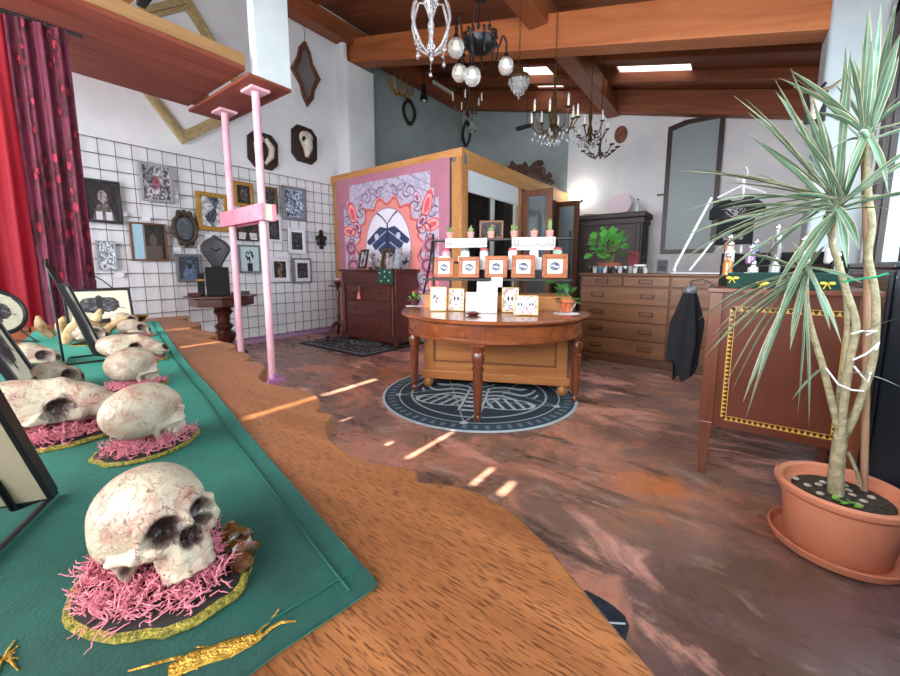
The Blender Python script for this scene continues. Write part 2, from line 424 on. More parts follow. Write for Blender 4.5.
# steel-blue plates seen between rafters over the left purlin
# ------------------------------------------------------------------ the long desk with the scalloped top
DZ = .80
edge_px = [(189, 316), (187, 318), (181, 319), (190, 321.5), (200, 323), (201.5, 325), (190, 327.7), (200, 330), (214, 332), (217.5, 334.5), (209, 338.6), (220, 341), (234, 343.5), (237.5, 346), (228, 349.5),
           (238, 351), (249, 353), (252, 357), (244, 360.3), (254, 361.5), (263, 363.5), (266.5, 367.5), (258.8, 376.2), (261, 380), (267, 382.5), (275, 384.5), (293, 388), (311, 392), (318, 396), (321, 402), (316.7, 411),
           (325, 412), (333, 413.8), (326.5, 421), (326, 430), (329, 437), (336, 444), (353, 455.5), (375.5, 462.5), (400, 466.5), (413, 469), (418.5, 472), (416.7, 480.5), (424, 482), (448, 484), (480, 492), (512, 510), (548, 544), (580, 584), (620, 632), (660, 678)]
front = [onz(x, y, DZ).to_2d() for x, y in edge_px]
dd = Vector((-.974, .2284)); nn = Vector((-.2284, -.974))
poly = [tuple(p) for p in front] + [(.03, .22), (.06, .05), (-.10, -.52), (-3.12, .18), tuple(front[0] + dd * .05)]
desk = thing('scalloped_desk', 'long oak desk with a scalloped front edge under the green velvet runner', 'desk', T(-1.5, .3, 0))
O = Vector((-1.5, .3))
pl = [(x - O.x, y - O.y) for x, y in poly][::-1]
M_oak = wood('oak_worn', (116, 70, 38), (156, 102, 62), 'X', 5, .42, 9, dark=(78, 44, 24), bump=.25)
top = MB().prism(pl, DZ - .045, DZ).build('desk_top', M_oak, desk, smooth=35, bevel=.004)
M_oakd = wood('oak_leg', (120, 72, 38), (150, 96, 54), 'Z', 5, .5, 9)
a = math.atan2(-.2284, .974)
Mdesk = Matrix.Rotation(a, 4, 'Z')
ap = MB(); ap.box((0, -.42 + .05, DZ - .107), (2.6, .02, .12), M=Mdesk); ap.box((0, .12, DZ - .107), (2.6, .02, .12), M=Mdesk)
for sx in (-1.3, 1.3): ap.box((sx, -.125, DZ - .107), (.02, .49, .12), M=Mdesk)
ap.build('apron', M_oakd, desk)
for sx in (-1.27, 1.27):
    for sy in (-.35, .10):
        p = Mdesk @ Vector((sx, sy, 0))
        MB().lathe([(.022, 0), (.03, .03), (.02, .06), (.026, .2), (.034, .5), (.024, .58), (.036, .6), (.036, DZ - .046)], 10, (p.x, p.y, 0)).build('leg', M_oakd, desk, smooth=40)
# joints between the desk leaves (pale lines across the top)

# velvet runner
m, nt, b = _new('velvet_green'); M_velvet = m
tc = N(nt, 'ShaderNodeTexCoord'); nz = N(nt, 'ShaderNodeTexNoise', Scale=14.0, Detail=6.0, Roughness=.7); L(nt, tc.outputs['Object'], nz.inputs['Vector'])
rp = N(nt, 'ShaderNodeValToRGB'); rp.color_ramp.elements[0].color = (*rgb(1, 40, 34), 1); rp.color_ramp.elements[1].color = (*rgb(4, 66, 58), 1); rp.color_ramp.elements[0].position = .35; rp.color_ramp.elements[1].position = .7
L(nt, nz.outputs[0], rp.inputs[0]); L(nt, rp.outputs[0], b.inputs['Base Color'])
b.inputs['Roughness'].default_value = .8; b.inputs['Sheen Weight'].default_value = .5; b.inputs['Sheen Tint'].default_value = (*rgb(70, 190, 165), 1); b.inputs['Sheen Roughness'].default_value = .4
n2 = N(nt, 'ShaderNodeTexNoise', Scale=260.0, Detail=2.0); L(nt, tc.outputs['Object'], n2.inputs['Vector'])
bp = N(nt, 'ShaderNodeBump', Strength=.35, Distance=.002); L(nt, n2.outputs[0], bp.inputs['Height']); L(nt, bp.outputs[0], b.inputs['Normal'])
cl_px = [(157.7, 321), (172, 342), (188.5, 363.5), (219, 396), (240.4, 423), (277, 465.4), (315.4, 509.6), (356, 556), (375, 577), (378, 580), (374, 584), (325, 617), (275.6, 649), (240, 676)]
cp = [onz(x, y, DZ + .008).to_2d() for x, y in cl_px]
e1 = cp[-1] + (cp[-1] - cp[-3]).normalized() * .35
far = cp[0] + Vector((-.05, -.5))
cpoly = [tuple(p) for p in cp] + [tuple(e1), tuple(far)]
cloth = MB().prism([(x - O.x, y - O.y) for x, y in cpoly][::-1], 0, .008).build('velvet_runner', M_velvet, smooth=30, bevel=.003)
cloth.matrix_local = T(O.x, O.y, DZ + .0005); tag(cloth, 'dark green velvet runner with gold insect embroidery spread on the scalloped desk', 'runner')
CZ = DZ + .0085
# stitched hem following the edge
def inset(pts, d):
    out = []
    for i, p in enumerate(pts):
        t = (pts[min(i + 1, len(pts) - 1)] - pts[max(i - 1, 0)]).normalized()
        out.append(p + Vector((t.y, -t.x)) * d)
    return out
hem = MB(); hp = inset(cp[:9], .028)
hem.tube([(p.x - O.x, p.y - O.y, .009) for p in hp], .0016, 5)
hp2 = inset(cp[10:], .028); hem.tube([(p.x - O.x, p.y - O.y, .009) for p in hp2], .0016, 5)
hem.build('hem_seam', mat('hem_thread', (6, 70, 60), .8), cloth)
M_gold = mat('gold_thread', (206, 164, 70), .32, .75, c2=(150, 110, 40), scale=160, bump=.6, bscale=400)
def cz(x, y): p = onz(x, y, CZ); return (p.x - O.x, p.y - O.y, .0088)
g = MB()
body = [(168, 673), (190, 662), (210, 655), (232, 648), (250, 641), (262, 636)]
g.tube([cz(*p) for p in body], [.006, .0095, .0085, .0095, .007, .004], 6, M=Matrix.Scale(.35, 4, (0, 0, 1)) if 0 else None)
for leg in ([(252, 640), (262, 628), (270, 622), (279, 610)], [(262, 637), (272, 628), (282, 623), (296, 622)], [(233, 645), (225, 643), (214, 648), (196, 648)], [(195, 660), (180, 658), (160, 663), (128, 672)]):
    g.tube([cz(*p) for p in leg], [.0016, .0018, .0016, .0009], 5)
for k in range(5):
    x, y = 176 + 18 * k, 672 - 8 * k; g.tube([cz(x, y), cz(x + 4, y + 6)], .0012, 4)
go = g.build('embroidery', M_gold, cloth, smooth=60); go.scale = (1, 1, .3); go.location = (0, 0, .0062)
go['label'] = 'gold embroidered beetle on the runner corner'
g = MB()
for k in range(6):
    x0, y0 = 0 + k * 1.5, 676 - k * 6
    g.tube([cz(-8, 684), cz(-1, 668 - 2 * k), cz(7 + k, 653 + 2 * k), cz(15 + k % 2 * 3, 641 + 6 * k)], [.0006, .0011, .0011, .0005], 5)
g.build('embroidery', M_gold, cloth, smooth=60)

# ------------------------------------------------------------------ skulls
def ell(P, c, r):
    q = (P - np.array(c)) / np.array(r); k0 = np.linalg.norm(q, axis=1); k1 = np.linalg.norm(q / np.array(r), axis=1)
    return k0 * (k0 - 1) / np.maximum(k1, 1e-6)
def cap(P, a, b2, r0, r1=None):
    a = np.array(a); b2 = np.array(b2); ba = b2 - a; h = np.clip(((P - a) @ ba) / (ba @ ba), 0, 1)
    r = r0 + ((r1 if r1 is not None else r0) - r0) * h
    return np.linalg.norm(P - a - h[:, None] * ba, axis=1) - r
def smin(a, b2, k): h = np.clip(.5 + .5 * (b2 - a) / k, 0, 1); return b2 + (a - b2) * h - k * h * (1 - h)
def smax(a, b2, k): return -smin(-a, -b2, k)
def rbox(P, c, hs, r):
    q = np.abs(P - np.array(c)) - np.array(hs) + r
    return np.linalg.norm(np.maximum(q, 0), axis=1) + np.minimum(np.max(q, axis=1), 0) - r
def human_sdf(P):
    Q = P.copy(); Q[:, 1] = np.abs(Q[:, 1])
    d = ell(Q, (-.12, 0, .28), (.93, .70, .68))
    d = smin(d, ell(Q, (-.35, .18, .02), (.55, .5, .45)), .15)
    d = smin(d, ell(Q, (.52, .16, .22), (.30, .34, .30)), .12)                 # brow
    d = smin(d, cap(Q, (.78, .12, .10), (.64, .50, .06), .085, .07), .07)        # brow ridge
    d = smin(d, rbox(Q, (.50, 0, -.40), (.36, .30, .34), .16), .14)            # maxilla
    d = smin(d, cap(Q, (.66, .36, -.28), (.50, .56, -.22), .12, .10), .10)       # cheekbone
    d = smin(d, cap(Q, (.64, .50, .05), (.56, .55, -.2), .065), .06)             # outer orbit
    d = smin(d, cap(Q, (.50, .58, -.24), (-.05, .66, -.20), .07, .06), .05)      # zygomatic arch
    d = smin(d, cap(Q, (-.12, .50, -.25), (-.10, .50, -.50), .13, .08), .1)      # mastoid
    d = smin(d, cap(Q, (.80, 0, .08), (.93, 0, -.14), .085, .06), .06)           # nasal bridge
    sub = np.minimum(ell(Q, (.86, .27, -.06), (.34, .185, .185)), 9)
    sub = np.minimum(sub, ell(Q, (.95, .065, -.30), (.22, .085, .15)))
    d2 = smax(d, -ell(Q, (.30, .80, .0), (.36, .20, .32)), .1)                  # temple hollow
    d2 = smax(d2, -ell(Q, (.22, .56, -.42), (.26, .17, .13)), .05)
    d3 = smax(d2, -sub, .045)
    # teeth row
    th = np.arctan2(Q[:, 1], Q[:, 0] - .45)
    ring = np.abs(np.hypot((Q[:, 0] - .45) / 1.25, Q[:, 1]) - .30) - .055
    teeth = smax(smax(ring, np.abs(Q[:, 2] + .74) - .09, .03), .42 - Q[:, 0], .03) + .015 * np.abs(np.sin(th * 7.5))
    d3 = smin(d3, teeth, .03)
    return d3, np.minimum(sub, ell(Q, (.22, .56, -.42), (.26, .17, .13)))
def beast_sdf(P):
    """long low carnivore skull"""
    Q = P.copy(); Q[:, 1] = np.abs(Q[:, 1])
    d = ell(Q, (-.55, 0, .08), (.75, .50, .46))
    d = smin(d, cap(Q, (-1.2, 0, .25), (.1, 0, .46), .10, .10), .15)             # crest
    d = smin(d, ell(Q, (.25, 0, .10), (.55, .36, .36)), .2)
    d = smin(d, cap(Q, (.35, .0, .02), (1.05, 0, -.06), .30, .20), .15)          # muzzle
    d = smin(d, cap(Q, (.95, .10, -.22), (1.0, .1, -.40), .07, .035), .05)       # canines
    d = smin(d, cap(Q, (.45, .32, -.12), (-.1, .60, -.08), .10, .08), .08)        # cheek arch
    d = smin(d, cap(Q, (-.1, .60, -.08), (-.6, .50, -.10), .08, .08), .08)
    d = smin(d, cap(Q, (.22, .34, .26), (.10, .50, .20), .07, .04), .06)
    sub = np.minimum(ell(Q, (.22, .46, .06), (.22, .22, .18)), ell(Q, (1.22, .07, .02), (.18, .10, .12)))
    d = smax(d, -ell(Q, (-.35, .62, .10), (.36, .18, .22)), .08)
    d = smax(d, -sub, .05)
    d = smax(d, -ell(Q, (.25, .42, -.30), (.3, .15, .12)), .06)
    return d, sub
def cat_sdf(P):
    Q = P.copy(); Q[:, 1] = np.abs(Q[:, 1])
    d = ell(Q, (-.30, 0, .12), (.72, .58, .55))
    d = smin(d, ell(Q, (.40, 0, .0), (.42, .40, .40)), .2)
    d = smin(d, rbox(Q, (.62, 0, -.22), (.25, .24, .22), .12), .15)
    d = smin(d, cap(Q, (.55, .35, -.18), (-.2, .66, -.14), .10, .08), .08)
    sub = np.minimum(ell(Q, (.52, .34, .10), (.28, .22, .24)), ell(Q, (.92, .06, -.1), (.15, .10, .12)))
    d = smax(d, -sub, .05)
    return d, sub
def skull_mesh(name, sdf, nu, nv, c0=(0, 0, 0.05)):
    a = np.linspace(0, 2 * np.pi, nu, endpoint=False); bb = np.linspace(-np.pi / 2, np.pi / 2, nv + 1)
    A, B = np.meshgrid(a, bb)
    D = np.stack([np.cos(B) * np.cos(A), np.cos(B) * np.sin(A), np.sin(B)], -1).reshape(-1, 3)
    c = np.array(c0); r = np.full(len(D), 1.9)
    for _ in range(90):
        d, sub = sdf(c + D * r[:, None]); r = np.maximum(r - np.clip(d, -.05, .2) * .6, .03)
    P = c + D * r[:, None]; d, sub = sdf(P)
    P += D * (rng.normal(0, .002, len(P)))[:, None]
    i = np.arange(nv * nu).reshape(nv, nu); j = np.roll(i, -1, 1)
    f = np.stack([i, j, j + nu, i + nu], -1).reshape(-1, 4)
    me = bpy.data.meshes.new(name); me.from_pydata(P.tolist(), [], f.tolist())
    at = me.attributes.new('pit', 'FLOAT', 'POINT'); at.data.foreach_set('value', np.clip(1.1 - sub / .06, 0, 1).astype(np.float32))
    me.shade_smooth()
    return me
m, nt, b = _new('bone_papier'); M_bone = m
tc = N(nt, 'ShaderNodeTexCoord')
nz = N(nt, 'ShaderNodeTexNoise', Scale=2.2, Detail=6.0, Roughness=.65); L(nt, tc.outputs['Object'], nz.inputs['Vector'])
rp = N(nt, 'ShaderNodeValToRGB'); e = rp.color_ramp.elements; e[0].position = .46; e[0].color = (*rgb(168, 156, 136), 1); e[1].position = .70; e[1].color = (*rgb(150, 106, 92), 1)
L(nt, nz.outputs[0], rp.inputs[0])
nd = N(nt, 'ShaderNodeTexNoise', Scale=3.0, Detail=4.0); L(nt, tc.outputs['Object'], nd.inputs['Vector'])
vm = N(nt, 'ShaderNodeVectorMath', _operation='ADD'); L(nt, tc.outputs['Object'], vm.inputs[0]); L(nt, nd.outputs['Color'], vm.inputs[1])
vo = N(nt, 'ShaderNodeTexVoronoi', Scale=2.6, _feature='DISTANCE_TO_EDGE'); L(nt, vm.outputs[0], vo.inputs['Vector'])
r2 = N(nt, 'ShaderNodeValToRGB'); r2.color_ramp.elements[0].position = .004; r2.color_ramp.elements[1].position = .03; r2.color_ramp.elements[0].color = (.9, .9, .9, 1); r2.color_ramp.elements[1].color = (0, 0, 0, 1)
L(nt, vo.outputs['Distance'], r2.inputs[0])
gate = N(nt, 'ShaderNodeMapRange'); gate.inputs['From Min'].default_value = .40; gate.inputs['From Max'].default_value = .52; L(nt, nd.outputs[0], gate.inputs[0])
mu = N(nt, 'ShaderNodeMath', _operation='MULTIPLY'); L(nt, r2.outputs[0], mu.inputs[0]); L(nt, gate.outputs[0], mu.inputs[1])
mx = N(nt, 'ShaderNodeMix', _data_type='RGBA'); mx.inputs[7].default_value = (*rgb(120, 84, 72), 1); L(nt, mu.outputs[0], mx.inputs[0]); L(nt, rp.outputs[0], mx.inputs[6])
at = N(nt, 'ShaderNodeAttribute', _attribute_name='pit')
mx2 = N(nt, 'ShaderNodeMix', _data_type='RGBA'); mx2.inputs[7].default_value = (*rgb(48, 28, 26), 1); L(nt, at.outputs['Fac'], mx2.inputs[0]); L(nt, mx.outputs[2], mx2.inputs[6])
L(nt, mx2.outputs[2], b.inputs['Base Color']); b.inputs['Roughness'].default_value = .38
bp = N(nt, 'ShaderNodeBump', Strength=.5, Distance=.02); L(nt, mu.outputs[0], bp.inputs['Height']); bp.invert = True
n4 = N(nt, 'ShaderNodeTexNoise', Scale=9.0, Detail=6.0); L(nt, tc.outputs['Object'], n4.inputs['Vector'])
bp2 = N(nt, 'ShaderNodeBump', Strength=.25, Distance=.03); L(nt, n4.outputs[0], bp2.inputs['Height']); L(nt, bp.outputs[0], bp2.inputs['Normal']); L(nt, bp2.outputs[0], b.inputs['Normal'])
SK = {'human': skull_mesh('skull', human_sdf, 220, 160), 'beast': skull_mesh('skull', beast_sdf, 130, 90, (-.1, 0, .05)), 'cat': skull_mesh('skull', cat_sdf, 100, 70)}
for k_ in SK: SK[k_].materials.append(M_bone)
M_moss = mat('moss_pink', (196, 104, 122), .8, c2=(222, 140, 152), scale=30)
M_bark = mat('bark_gilded', (84, 88, 30), .5, .2, c2=(196, 176, 70), scale=16, detail=8, bump=1, bscale=40)
M_basetop = mat('base_black', (34, 34, 32), .7)
def moss_mesh(seed, n=190):
    """tangle of antler-like lichen twigs around an oval of half axes 1 x .72"""
    rnd = random.Random(seed); mb = MB()
    for i in range(n):
        a = rnd.uniform(0, 2 * math.pi); rad = rnd.uniform(.22, 1.02)
        p = Vector((math.cos(a) * rad, math.sin(a) * rad * .74, rnd.uniform(.02, .18)))
        out = Vector((math.cos(a), math.sin(a) * .8, 0))
        d = (out * rnd.uniform(-.2, .8) + Vector((rnd.uniform(-1, 1), rnd.uniform(-1, 1), rnd.uniform(-.1, 1)))).normalized()
        def twig(p, d, ln, r, lev):
            pts = [p]; 
            for k in range(4):
                d = (d + Vector((rnd.uniform(-.8, .8), rnd.uniform(-.8, .8), rnd.uniform(-.5, .5)))).normalized()
                p = p + d * ln / 4
                if p.z < .03: p.z = .03
                pts.append(p)
            mb.tube(pts, [r, r * .95, r * .9, r * .8, r * .5], 4)
            if lev:
                for _ in range(2):
                    twig(pts[rnd.choice((1, 2, 3, 4))], (d + Vector((rnd.uniform(-.9, .9), rnd.uniform(-.9, .9), rnd.uniform(-.3, .6)))).normalized(), ln * .62, r * .75, lev - 1)
        twig(p, d, rnd.uniform(.13, .25), .0105, 1)
    me = mb.build('moss', M_moss); d_ = me.data; d_.shade_smooth(); bpy.data.objects.remove(me)
    return d_
MOSS = [moss_mesh(1, 760), moss_mesh(2, 420)]
def base_mesh(seed):
    rnd = random.Random(seed); mb = MB(); n = 40
    rs = [1.1 + .03 * math.sin(3 * 2 * math.pi * i / n + seed) + rnd.uniform(-.035, .035) for i in range(n)]
    ring = lambda k, z: [(math.cos(2 * math.pi * i / n) * rs[i] * k, math.sin(2 * math.pi * i / n) * rs[i] * .8 * k, z) for i in range(n)]
    vs = ring(1.0, 0) + ring(1.02, .03) + ring(1.0, .07) + ring(.94, .085) + ring(.5, .08)
    fs = []
    for j in range(4):
        for i in range(n): fs.append((j * n + i, j * n + (i + 1) % n, (j + 1) * n + (i + 1) % n, (j + 1) * n + i))
    mb.add(vs, fs[:2 * n], 0); o = len(vs)
    mb.v = []; mb.f = []; mb.m = []
    mb.v = vs; mb.f = fs + [tuple(range(4 * n, 5 * n)), tuple(range(n - 1, -1, -1))]; mb.m = [0] * (2 * n) + [0] * n + [1] * n + [1, 1]
    ob = mb.build('base', [M_bark, M_basetop], smooth=45); me = ob.data; bpy.data.objects.remove(ob); return me
BASE = base_mesh(1)
def link(name, me, parent, M):
    o = bpy.data.objects.new(name, me); COL.objects.link(o); o.parent = parent; o.matrix_local = M; return o
M_amber = mat('amber_stone', (120, 74, 30), .12, trans=.35, c2=(60, 36, 18), scale=60, coat=.6)
def skull_piece(name, label, kind, px, ang, size, bx=1.0, tilt=0.0, moss=True, hi=False, lift=.30, dx=0.0, roll=0.0, base=True, group='papier skulls on the velvet runner'):
    """size = half length of the skull in metres; px = centre of its base on the runner"""
    p = onz(px[0], px[1], CZ); root = thing(name, label, 'skull', T(p.x, p.y, CZ + .0005, ang), group)
    s = size; bs = s * bx
    if base: link('base', BASE, root, Matrix.Scale(bs, 4))
    if moss:
        o = link('moss', MOSS[0 if hi else 1], root, T(-.03 * bs, -.07 * bs, .07 * bs) @ Matrix.Scale(bs * .95, 4)); o['kind'] = 'stuff'
    hz = {'human': .80, 'beast': .40, 'cat': .44}[kind]
    link('skull', SK[kind], root, T(dx * s, 0, (.07 * bs if base else 0) + (hz + lift) * s, 0, ry=tilt, rx=roll) @ Matrix.Scale(s, 4))
    return root
r = skull_piece('human_skull', 'cream cracked human skull facing outward on pink lichen, amber stones before its jaw', 'human', (166, 577), math.radians(12), .063, 1.26, tilt=-.42, hi=True, lift=.0, dx=-.12)
for i in range(7):
    mb = MB(); rnd = random.Random(40 + i)
    mb.sph((0, 0, 0), (.009, .007, .006), 6, 4); mb.v = [tuple(c * rnd.uniform(.75, 1.25) for c in v) for v in mb.v]
    an = [.55, .78, 1.0, 1.22, 1.45, .8, 1.15][i]; rad = [.080, .080, .079, .077, .074, .067, .066][i]
    mb.build('stone', M_amber, r, M=T(rad * math.cos(an), rad * .85 * math.sin(an), .012 + (.006 if i > 4 else 0), rz=i * 1.3) @ Matrix.Scale(1.5, 4))
skull_piece('human_skull', 'bald dome skull on pink lichen just behind the skull with amber stones', 'human', (150, 446), math.radians(104), .062, 1.15, tilt=-.1, lift=.0)
skull_piece('human_skull', 'smaller dome skull on pink lichen between the bald dome skull and the long skull', 'human', (136, 387), math.radians(100), .058, 1.15, tilt=-.1, lift=.0)
skull_piece('animal_skull', 'long-snouted animal skull on pink lichen along the runner edge', 'beast', (136, 361), math.radians(50), .082, .95, tilt=.02, lift=.10)
skull_piece('animal_skull', 'small pale skull on pink lichen between long skull and brass dish', 'cat', (136, 337), math.radians(60), .064, 1.0, lift=.1)
skull_piece('animal_skull', 'tiny pale skull beside the brass dish at the far end of the runner', 'cat', (127, 327), math.radians(60), .062, .9, lift=.1)
skull_piece('animal_skull', 'large tan weathered animal skull on pink lichen beside the black easel', 'beast', (60, 436), math.radians(60), .095, .95, tilt=.05, lift=.14, hi=True)
skull_piece('animal_skull', 'white skull with wide eye socket in front of the round framed specimen', 'cat', (37, 369), math.radians(55), .066, .78, lift=.1, moss=False)
skull_piece('animal_skull', 'greyish skull with dark socket next to large tan animal skull', 'cat', (60, 388), math.radians(65), .056, .80, lift=.08)
skull_piece('animal_skull', 'cat skull on gilded base before the square framed beetle', 'cat', (90, 344), math.radians(55), .072, .8, lift=.1, moss=False)

# ------------------------------------------------------------------ framed specimens on black wire easels
M_black = mat('black_lacquer', (22, 22, 24), .35)
M_wire = mat('black_wire', (26, 26, 28), .4, .3)
M_cream = mat('mount_cream', (214, 206, 186), .8)
def specimen(n, hh, ww, seed, bg_=(.82, .79, .70), blob=(.16, .15, .16)):
    Y, X = np.mgrid[0:hh, 0:ww]; u = (X + .5) / ww * 2 - 1; v = (Y + .5) / hh * 2 - 1
    img = np.zeros((hh, ww, 3)) + np.array(bg_)
    img *= (.92 + .12 * smoothn(hh, ww, 6, seed))[..., None]
    th = np.arctan2(v, u); rad = np.hypot(u * 1.0, v * 1.15); au = np.abs(u)
    msk = (np.hypot((au - .26) / .40, (v + .02) / .55) < 1) & (v > -.62 + .2 * np.cos(9 * au)) | (np.hypot(u / .16, v / .72) < 1) | ((np.abs(v - .15 - .5 * np.abs(au - .5)) < .035) & (au < .85))
    sh = smoothn(hh, ww, 14, seed + 5)[..., None]
    img = np.where(msk[..., None], np.array(blob) + .45 * (sh - .3) * np.array([.9, .95, 1.0]), img)
    img = np.where((np.hypot(u / .12, (v + .1) / .45) < 1)[..., None], np.array([.07, .06, .07]), img)
    return np.clip(img, 0, 1)
def easel(label, px, ang, w, h, lean, shape='rect', seed=1, dz=0.03, at=None, back=.20):
    p = Vector(at) if at else onz(px[0], px[1], CZ); root = thing('framed_specimen', label, 'picture', T(p.x, p.y, CZ + .0005, ang), 'specimen frames on wire easels')
    Ml = T(0, 0, dz, rx=-lean)                      # local: front faces -Y, leans back to +Y
    f = MB(); b_ = .012
    if shape == 'rect':
        for sx in (-1, 1): f.box((sx * (w / 2 - b_ / 2), 0, h / 2), (b_, .016, h), M=Ml)
        for z in (b_ / 2, h - b_ / 2): f.box((0, 0, z), (w - 2 * b_, .016, b_), M=Ml)
        MB().box((0, .007, h / 2), (w - .01, .003, h - .01), M=Ml).build('backing', mat('backing_buff', (150, 140, 116), .8), root)
        f.build('frame', M_black, root, bevel=.0015)
        ink('specimen_print', w - 2 * b_, h - 2 * b_, specimen(0, 40, 40, seed), root, Ml @ T(0, -.001, h / 2))
    else:
        pts = [(w / 2 * math.cos(2 * math.pi * i / 32), 0, h / 2 + h / 2 * math.sin(2 * math.pi * i / 32)) for i in range(32)]
        f.tube([Ml @ Vector(q) for q in pts], .009, 8, closed=True); f.build('frame', M_black, root, smooth=60)
        d = MB(); d.lathe([(w / 2, -.002), (w / 2, .002)], 32, sy=h / w, M=Ml @ T(0, .002, h / 2, rx=math.pi / 2)); d.build('mount', M_cream, root)
        ink('specimen_print', w * .68, h * .68, specimen(0, 30, 30, seed), root, Ml @ T(0, -.0025, h / 2))
    e = MB(); r_ = .0035
    for sx in (-1, 1):
        x = sx * w * .33
        e.tube([(x, -.035, dz + .016), (x, -.035, dz - .004), (x, .012, dz - .004), (x * .9, .012 + math.sin(lean) * h * .8, dz + h * .85), (x * .3, .02 + math.sin(lean) * h * 1.15, dz + h * 1.2)], r_, 6)
        e.tube([(x, .012, dz - .004), (x * 1.1, -.06, .004), (x * 1.1, back, .004)], r_, 6)
    top = (0, .02 + math.sin(lean) * h * 1.15, dz + h * 1.2)
    e.tube([(-w * .1, top[1], top[2]), (0, top[1], top[2] + .02), (w * .1, top[1], top[2])], r_, 6)
    e.tube([top, (0, back + .01, .004)], r_, 6); e.tube([(-w * .363, back, .004), (w * .363, back, .004)], r_, 6)
    e.build('wire_easel', M_wire, root, smooth=60)
    return root
VIEW = lambda px: YAW - math.atan((px - CX) / F_PX) - math.pi / 2       # frame turned square to the camera
R167 = math.radians(167)
easel('black framed specimen on wire easel beside the skull with amber stones', None, math.radians(240), .20, .24, .46, seed=3, at=(-.715, -.019, CZ))
easel('black framed specimen on wire easel behind the large tan skull', None, R167, .18, .24, .34, seed=8, at=(-1.335, .118, CZ), back=.10)
easel('round black framed specimen on wire easel', (8, 345), VIEW(8) + .5, .17, .18, .35, 'oval', 5, .05)
easel('narrow black framed specimen on wire easel turned edge-on beside the cat skull', None, R167, .175, .24, .29, seed=6, at=(-1.75, .325, CZ), back=.08)
easel('square framed beetle specimen on wire easel in front of the lace curtain', (103, 327), VIEW(103) + .1, .27, .18, .35, seed=11)
# brass dish
p = onz(138, 322, CZ); d = MB(); d.lathe([(.015, 0), (.03, .008), (.05, .03), (.055, .034), (.048, .03), (.02, .01)], 20)
d = d.build('brass_dish', mat('brass', (190, 150, 70), .25, .9), smooth=40); d.matrix_local = T(p.x, p.y, CZ + .001); tag(d, 'small brass dish at the far end of the green runner', 'dish')
# heap of beige driftwood pieces
M_drift = mat('driftwood', (196, 172, 130), .8, c2=(140, 108, 70), scale=18, bump=.8, bscale=60)
rnd = random.Random(5)
for i in range(8):
    px = None; q = Vector((-2.14 - .085 * (i % 4) - .03 * (i // 4), .30 + .10 * (i // 4) + .02 * (i % 3), 0))
    mb = MB(); P = []; pos = Vector((0, 0, .012)); dr = Vector((rnd.uniform(-.5, .5), rnd.uniform(-.5, .5), rnd.uniform(.7, 1.6))).normalized()
    for k in range(6):
        P.append(pos.copy()); dr = (dr + Vector((rnd.uniform(-.5, .5), rnd.uniform(-.5, .5), rnd.uniform(-.3, .3)))).normalized(); pos = pos + dr * .024
    mb.tube(P, [.014, .02, .017, .02, .014, .007], 8)
    o = mb.build('driftwood', M_drift, smooth=60); o.matrix_local = T(q.x, q.y, CZ + .001)
    tag(o, 'gnarled beige driftwood piece standing behind the round framed specimen', 'driftwood', 'driftwood cluster on the desk')
# ------------------------------------------------------------------ mezzanine with its pink posts, left
M_red = wood('planks_redbrown', (104, 44, 30), (138, 66, 44), 'Y', 3, .6, 12)
M_pale = wood('planks_pale', (140, 102, 62), (168, 128, 84), 'Y', 3, .6, 12)
MZ = 2.76
mez = thing('mezzanine_floor', 'red-brown plank underside of a small mezzanine carried by pink posts', 'mezzanine', T(-4.02, 1.2, MZ))
x = -.62; k = 0
while x < .50:
    MB().b2((x, -1.9, 0), (x + .195, .56, .035)).build('plank', M_red, mez, bevel=.003); x += .2; k += 1
MB().b2((-.64, -1.9, .035), (-.56, .74, .16)).build('edge_board', M_pale, mez, bevel=.004)
MB().b2((.545, -1.9, .035), (.585, .56, .13)).build('edge_board', M_pale, mez, bevel=.004)
for q_ in ((-.1, .30), (.25, -.1)): MB().tube([(.54, q_[0] - .5, .13), (.50, q_[1] + .2, .62)], .035, 4).build('brace', wood('brace_orange', (176, 104, 48), (200, 130, 70), 'Z', 4, .5), mez)
MB().b2((-.30, .1, .6), (.50, .16, .74)).build('rail_board', mat('rail_dark', (40, 34, 32), .6), mez)
MB().b2((-.64, .562, -.045), (.62, .95, -.02)).build('cross_plank', wood('planks_red_x', (110, 44, 30), (142, 66, 44), 'X', 3, .6, 12), mez, bevel=.004)
M_wpost = mat('painted_white', (214, 222, 226), .6, c2=(202, 212, 216), scale=4)
o = MB().b2((-3.50, 1.83, MZ - .0195), (-3.40, 2.15, zr(-3.5) + .1)).build('mezzanine_pillar', M_wpost, bevel=.006); tag(o, 'white boxed pillar rising from the mezzanine edge to the roof', 'pillar')
M_pink = mat('post_pink', (226, 160, 178), .45, c2=(222, 190, 196), scale=3)
def steel_post(p, label, base=True):
    t = thing('steel_post', label, 'post', T(p[0], p[1], 0), 'pink posts under the mezzanine')
    MB().lathe([(.034, .04), (.034, MZ - .065)], 18).build('post_tube', M_pink, t, smooth=40)
    f = MB(); f.b2((-.09, -.09, 0), (.09, .09, .04)); f.box((0, 0, .06), (.11, .03, .05)); f.build('foot_plate', mat('foot_mauve', (186, 128, 182), .5), t, bevel=.004)
    f = MB(); f.b2((-.10, -.085, MZ - .068), (.10, .085, MZ - .046)); f.build('flange', mat('flange_pink', (230, 180, 190), .5), t, bevel=.003)
    return t
pA = onz(255.4, 92, MZ - .06); pB = onz(224.5, 113, MZ - .06)
steel_post((pA.x, pA.y), 'pink steel post with mauve foot beside the scalloped desk')
steel_post((pB.x, pB.y), 'pink steel post standing closest to the pedestal table')
mid = (pA + pB) / 2; dv = (pA - pB); la = math.atan2(dv.y, dv.x); ln = dv.length
zc = 1.12 + (268 - 217) / 385 * (mid.to_2d().length) * .80
q = None
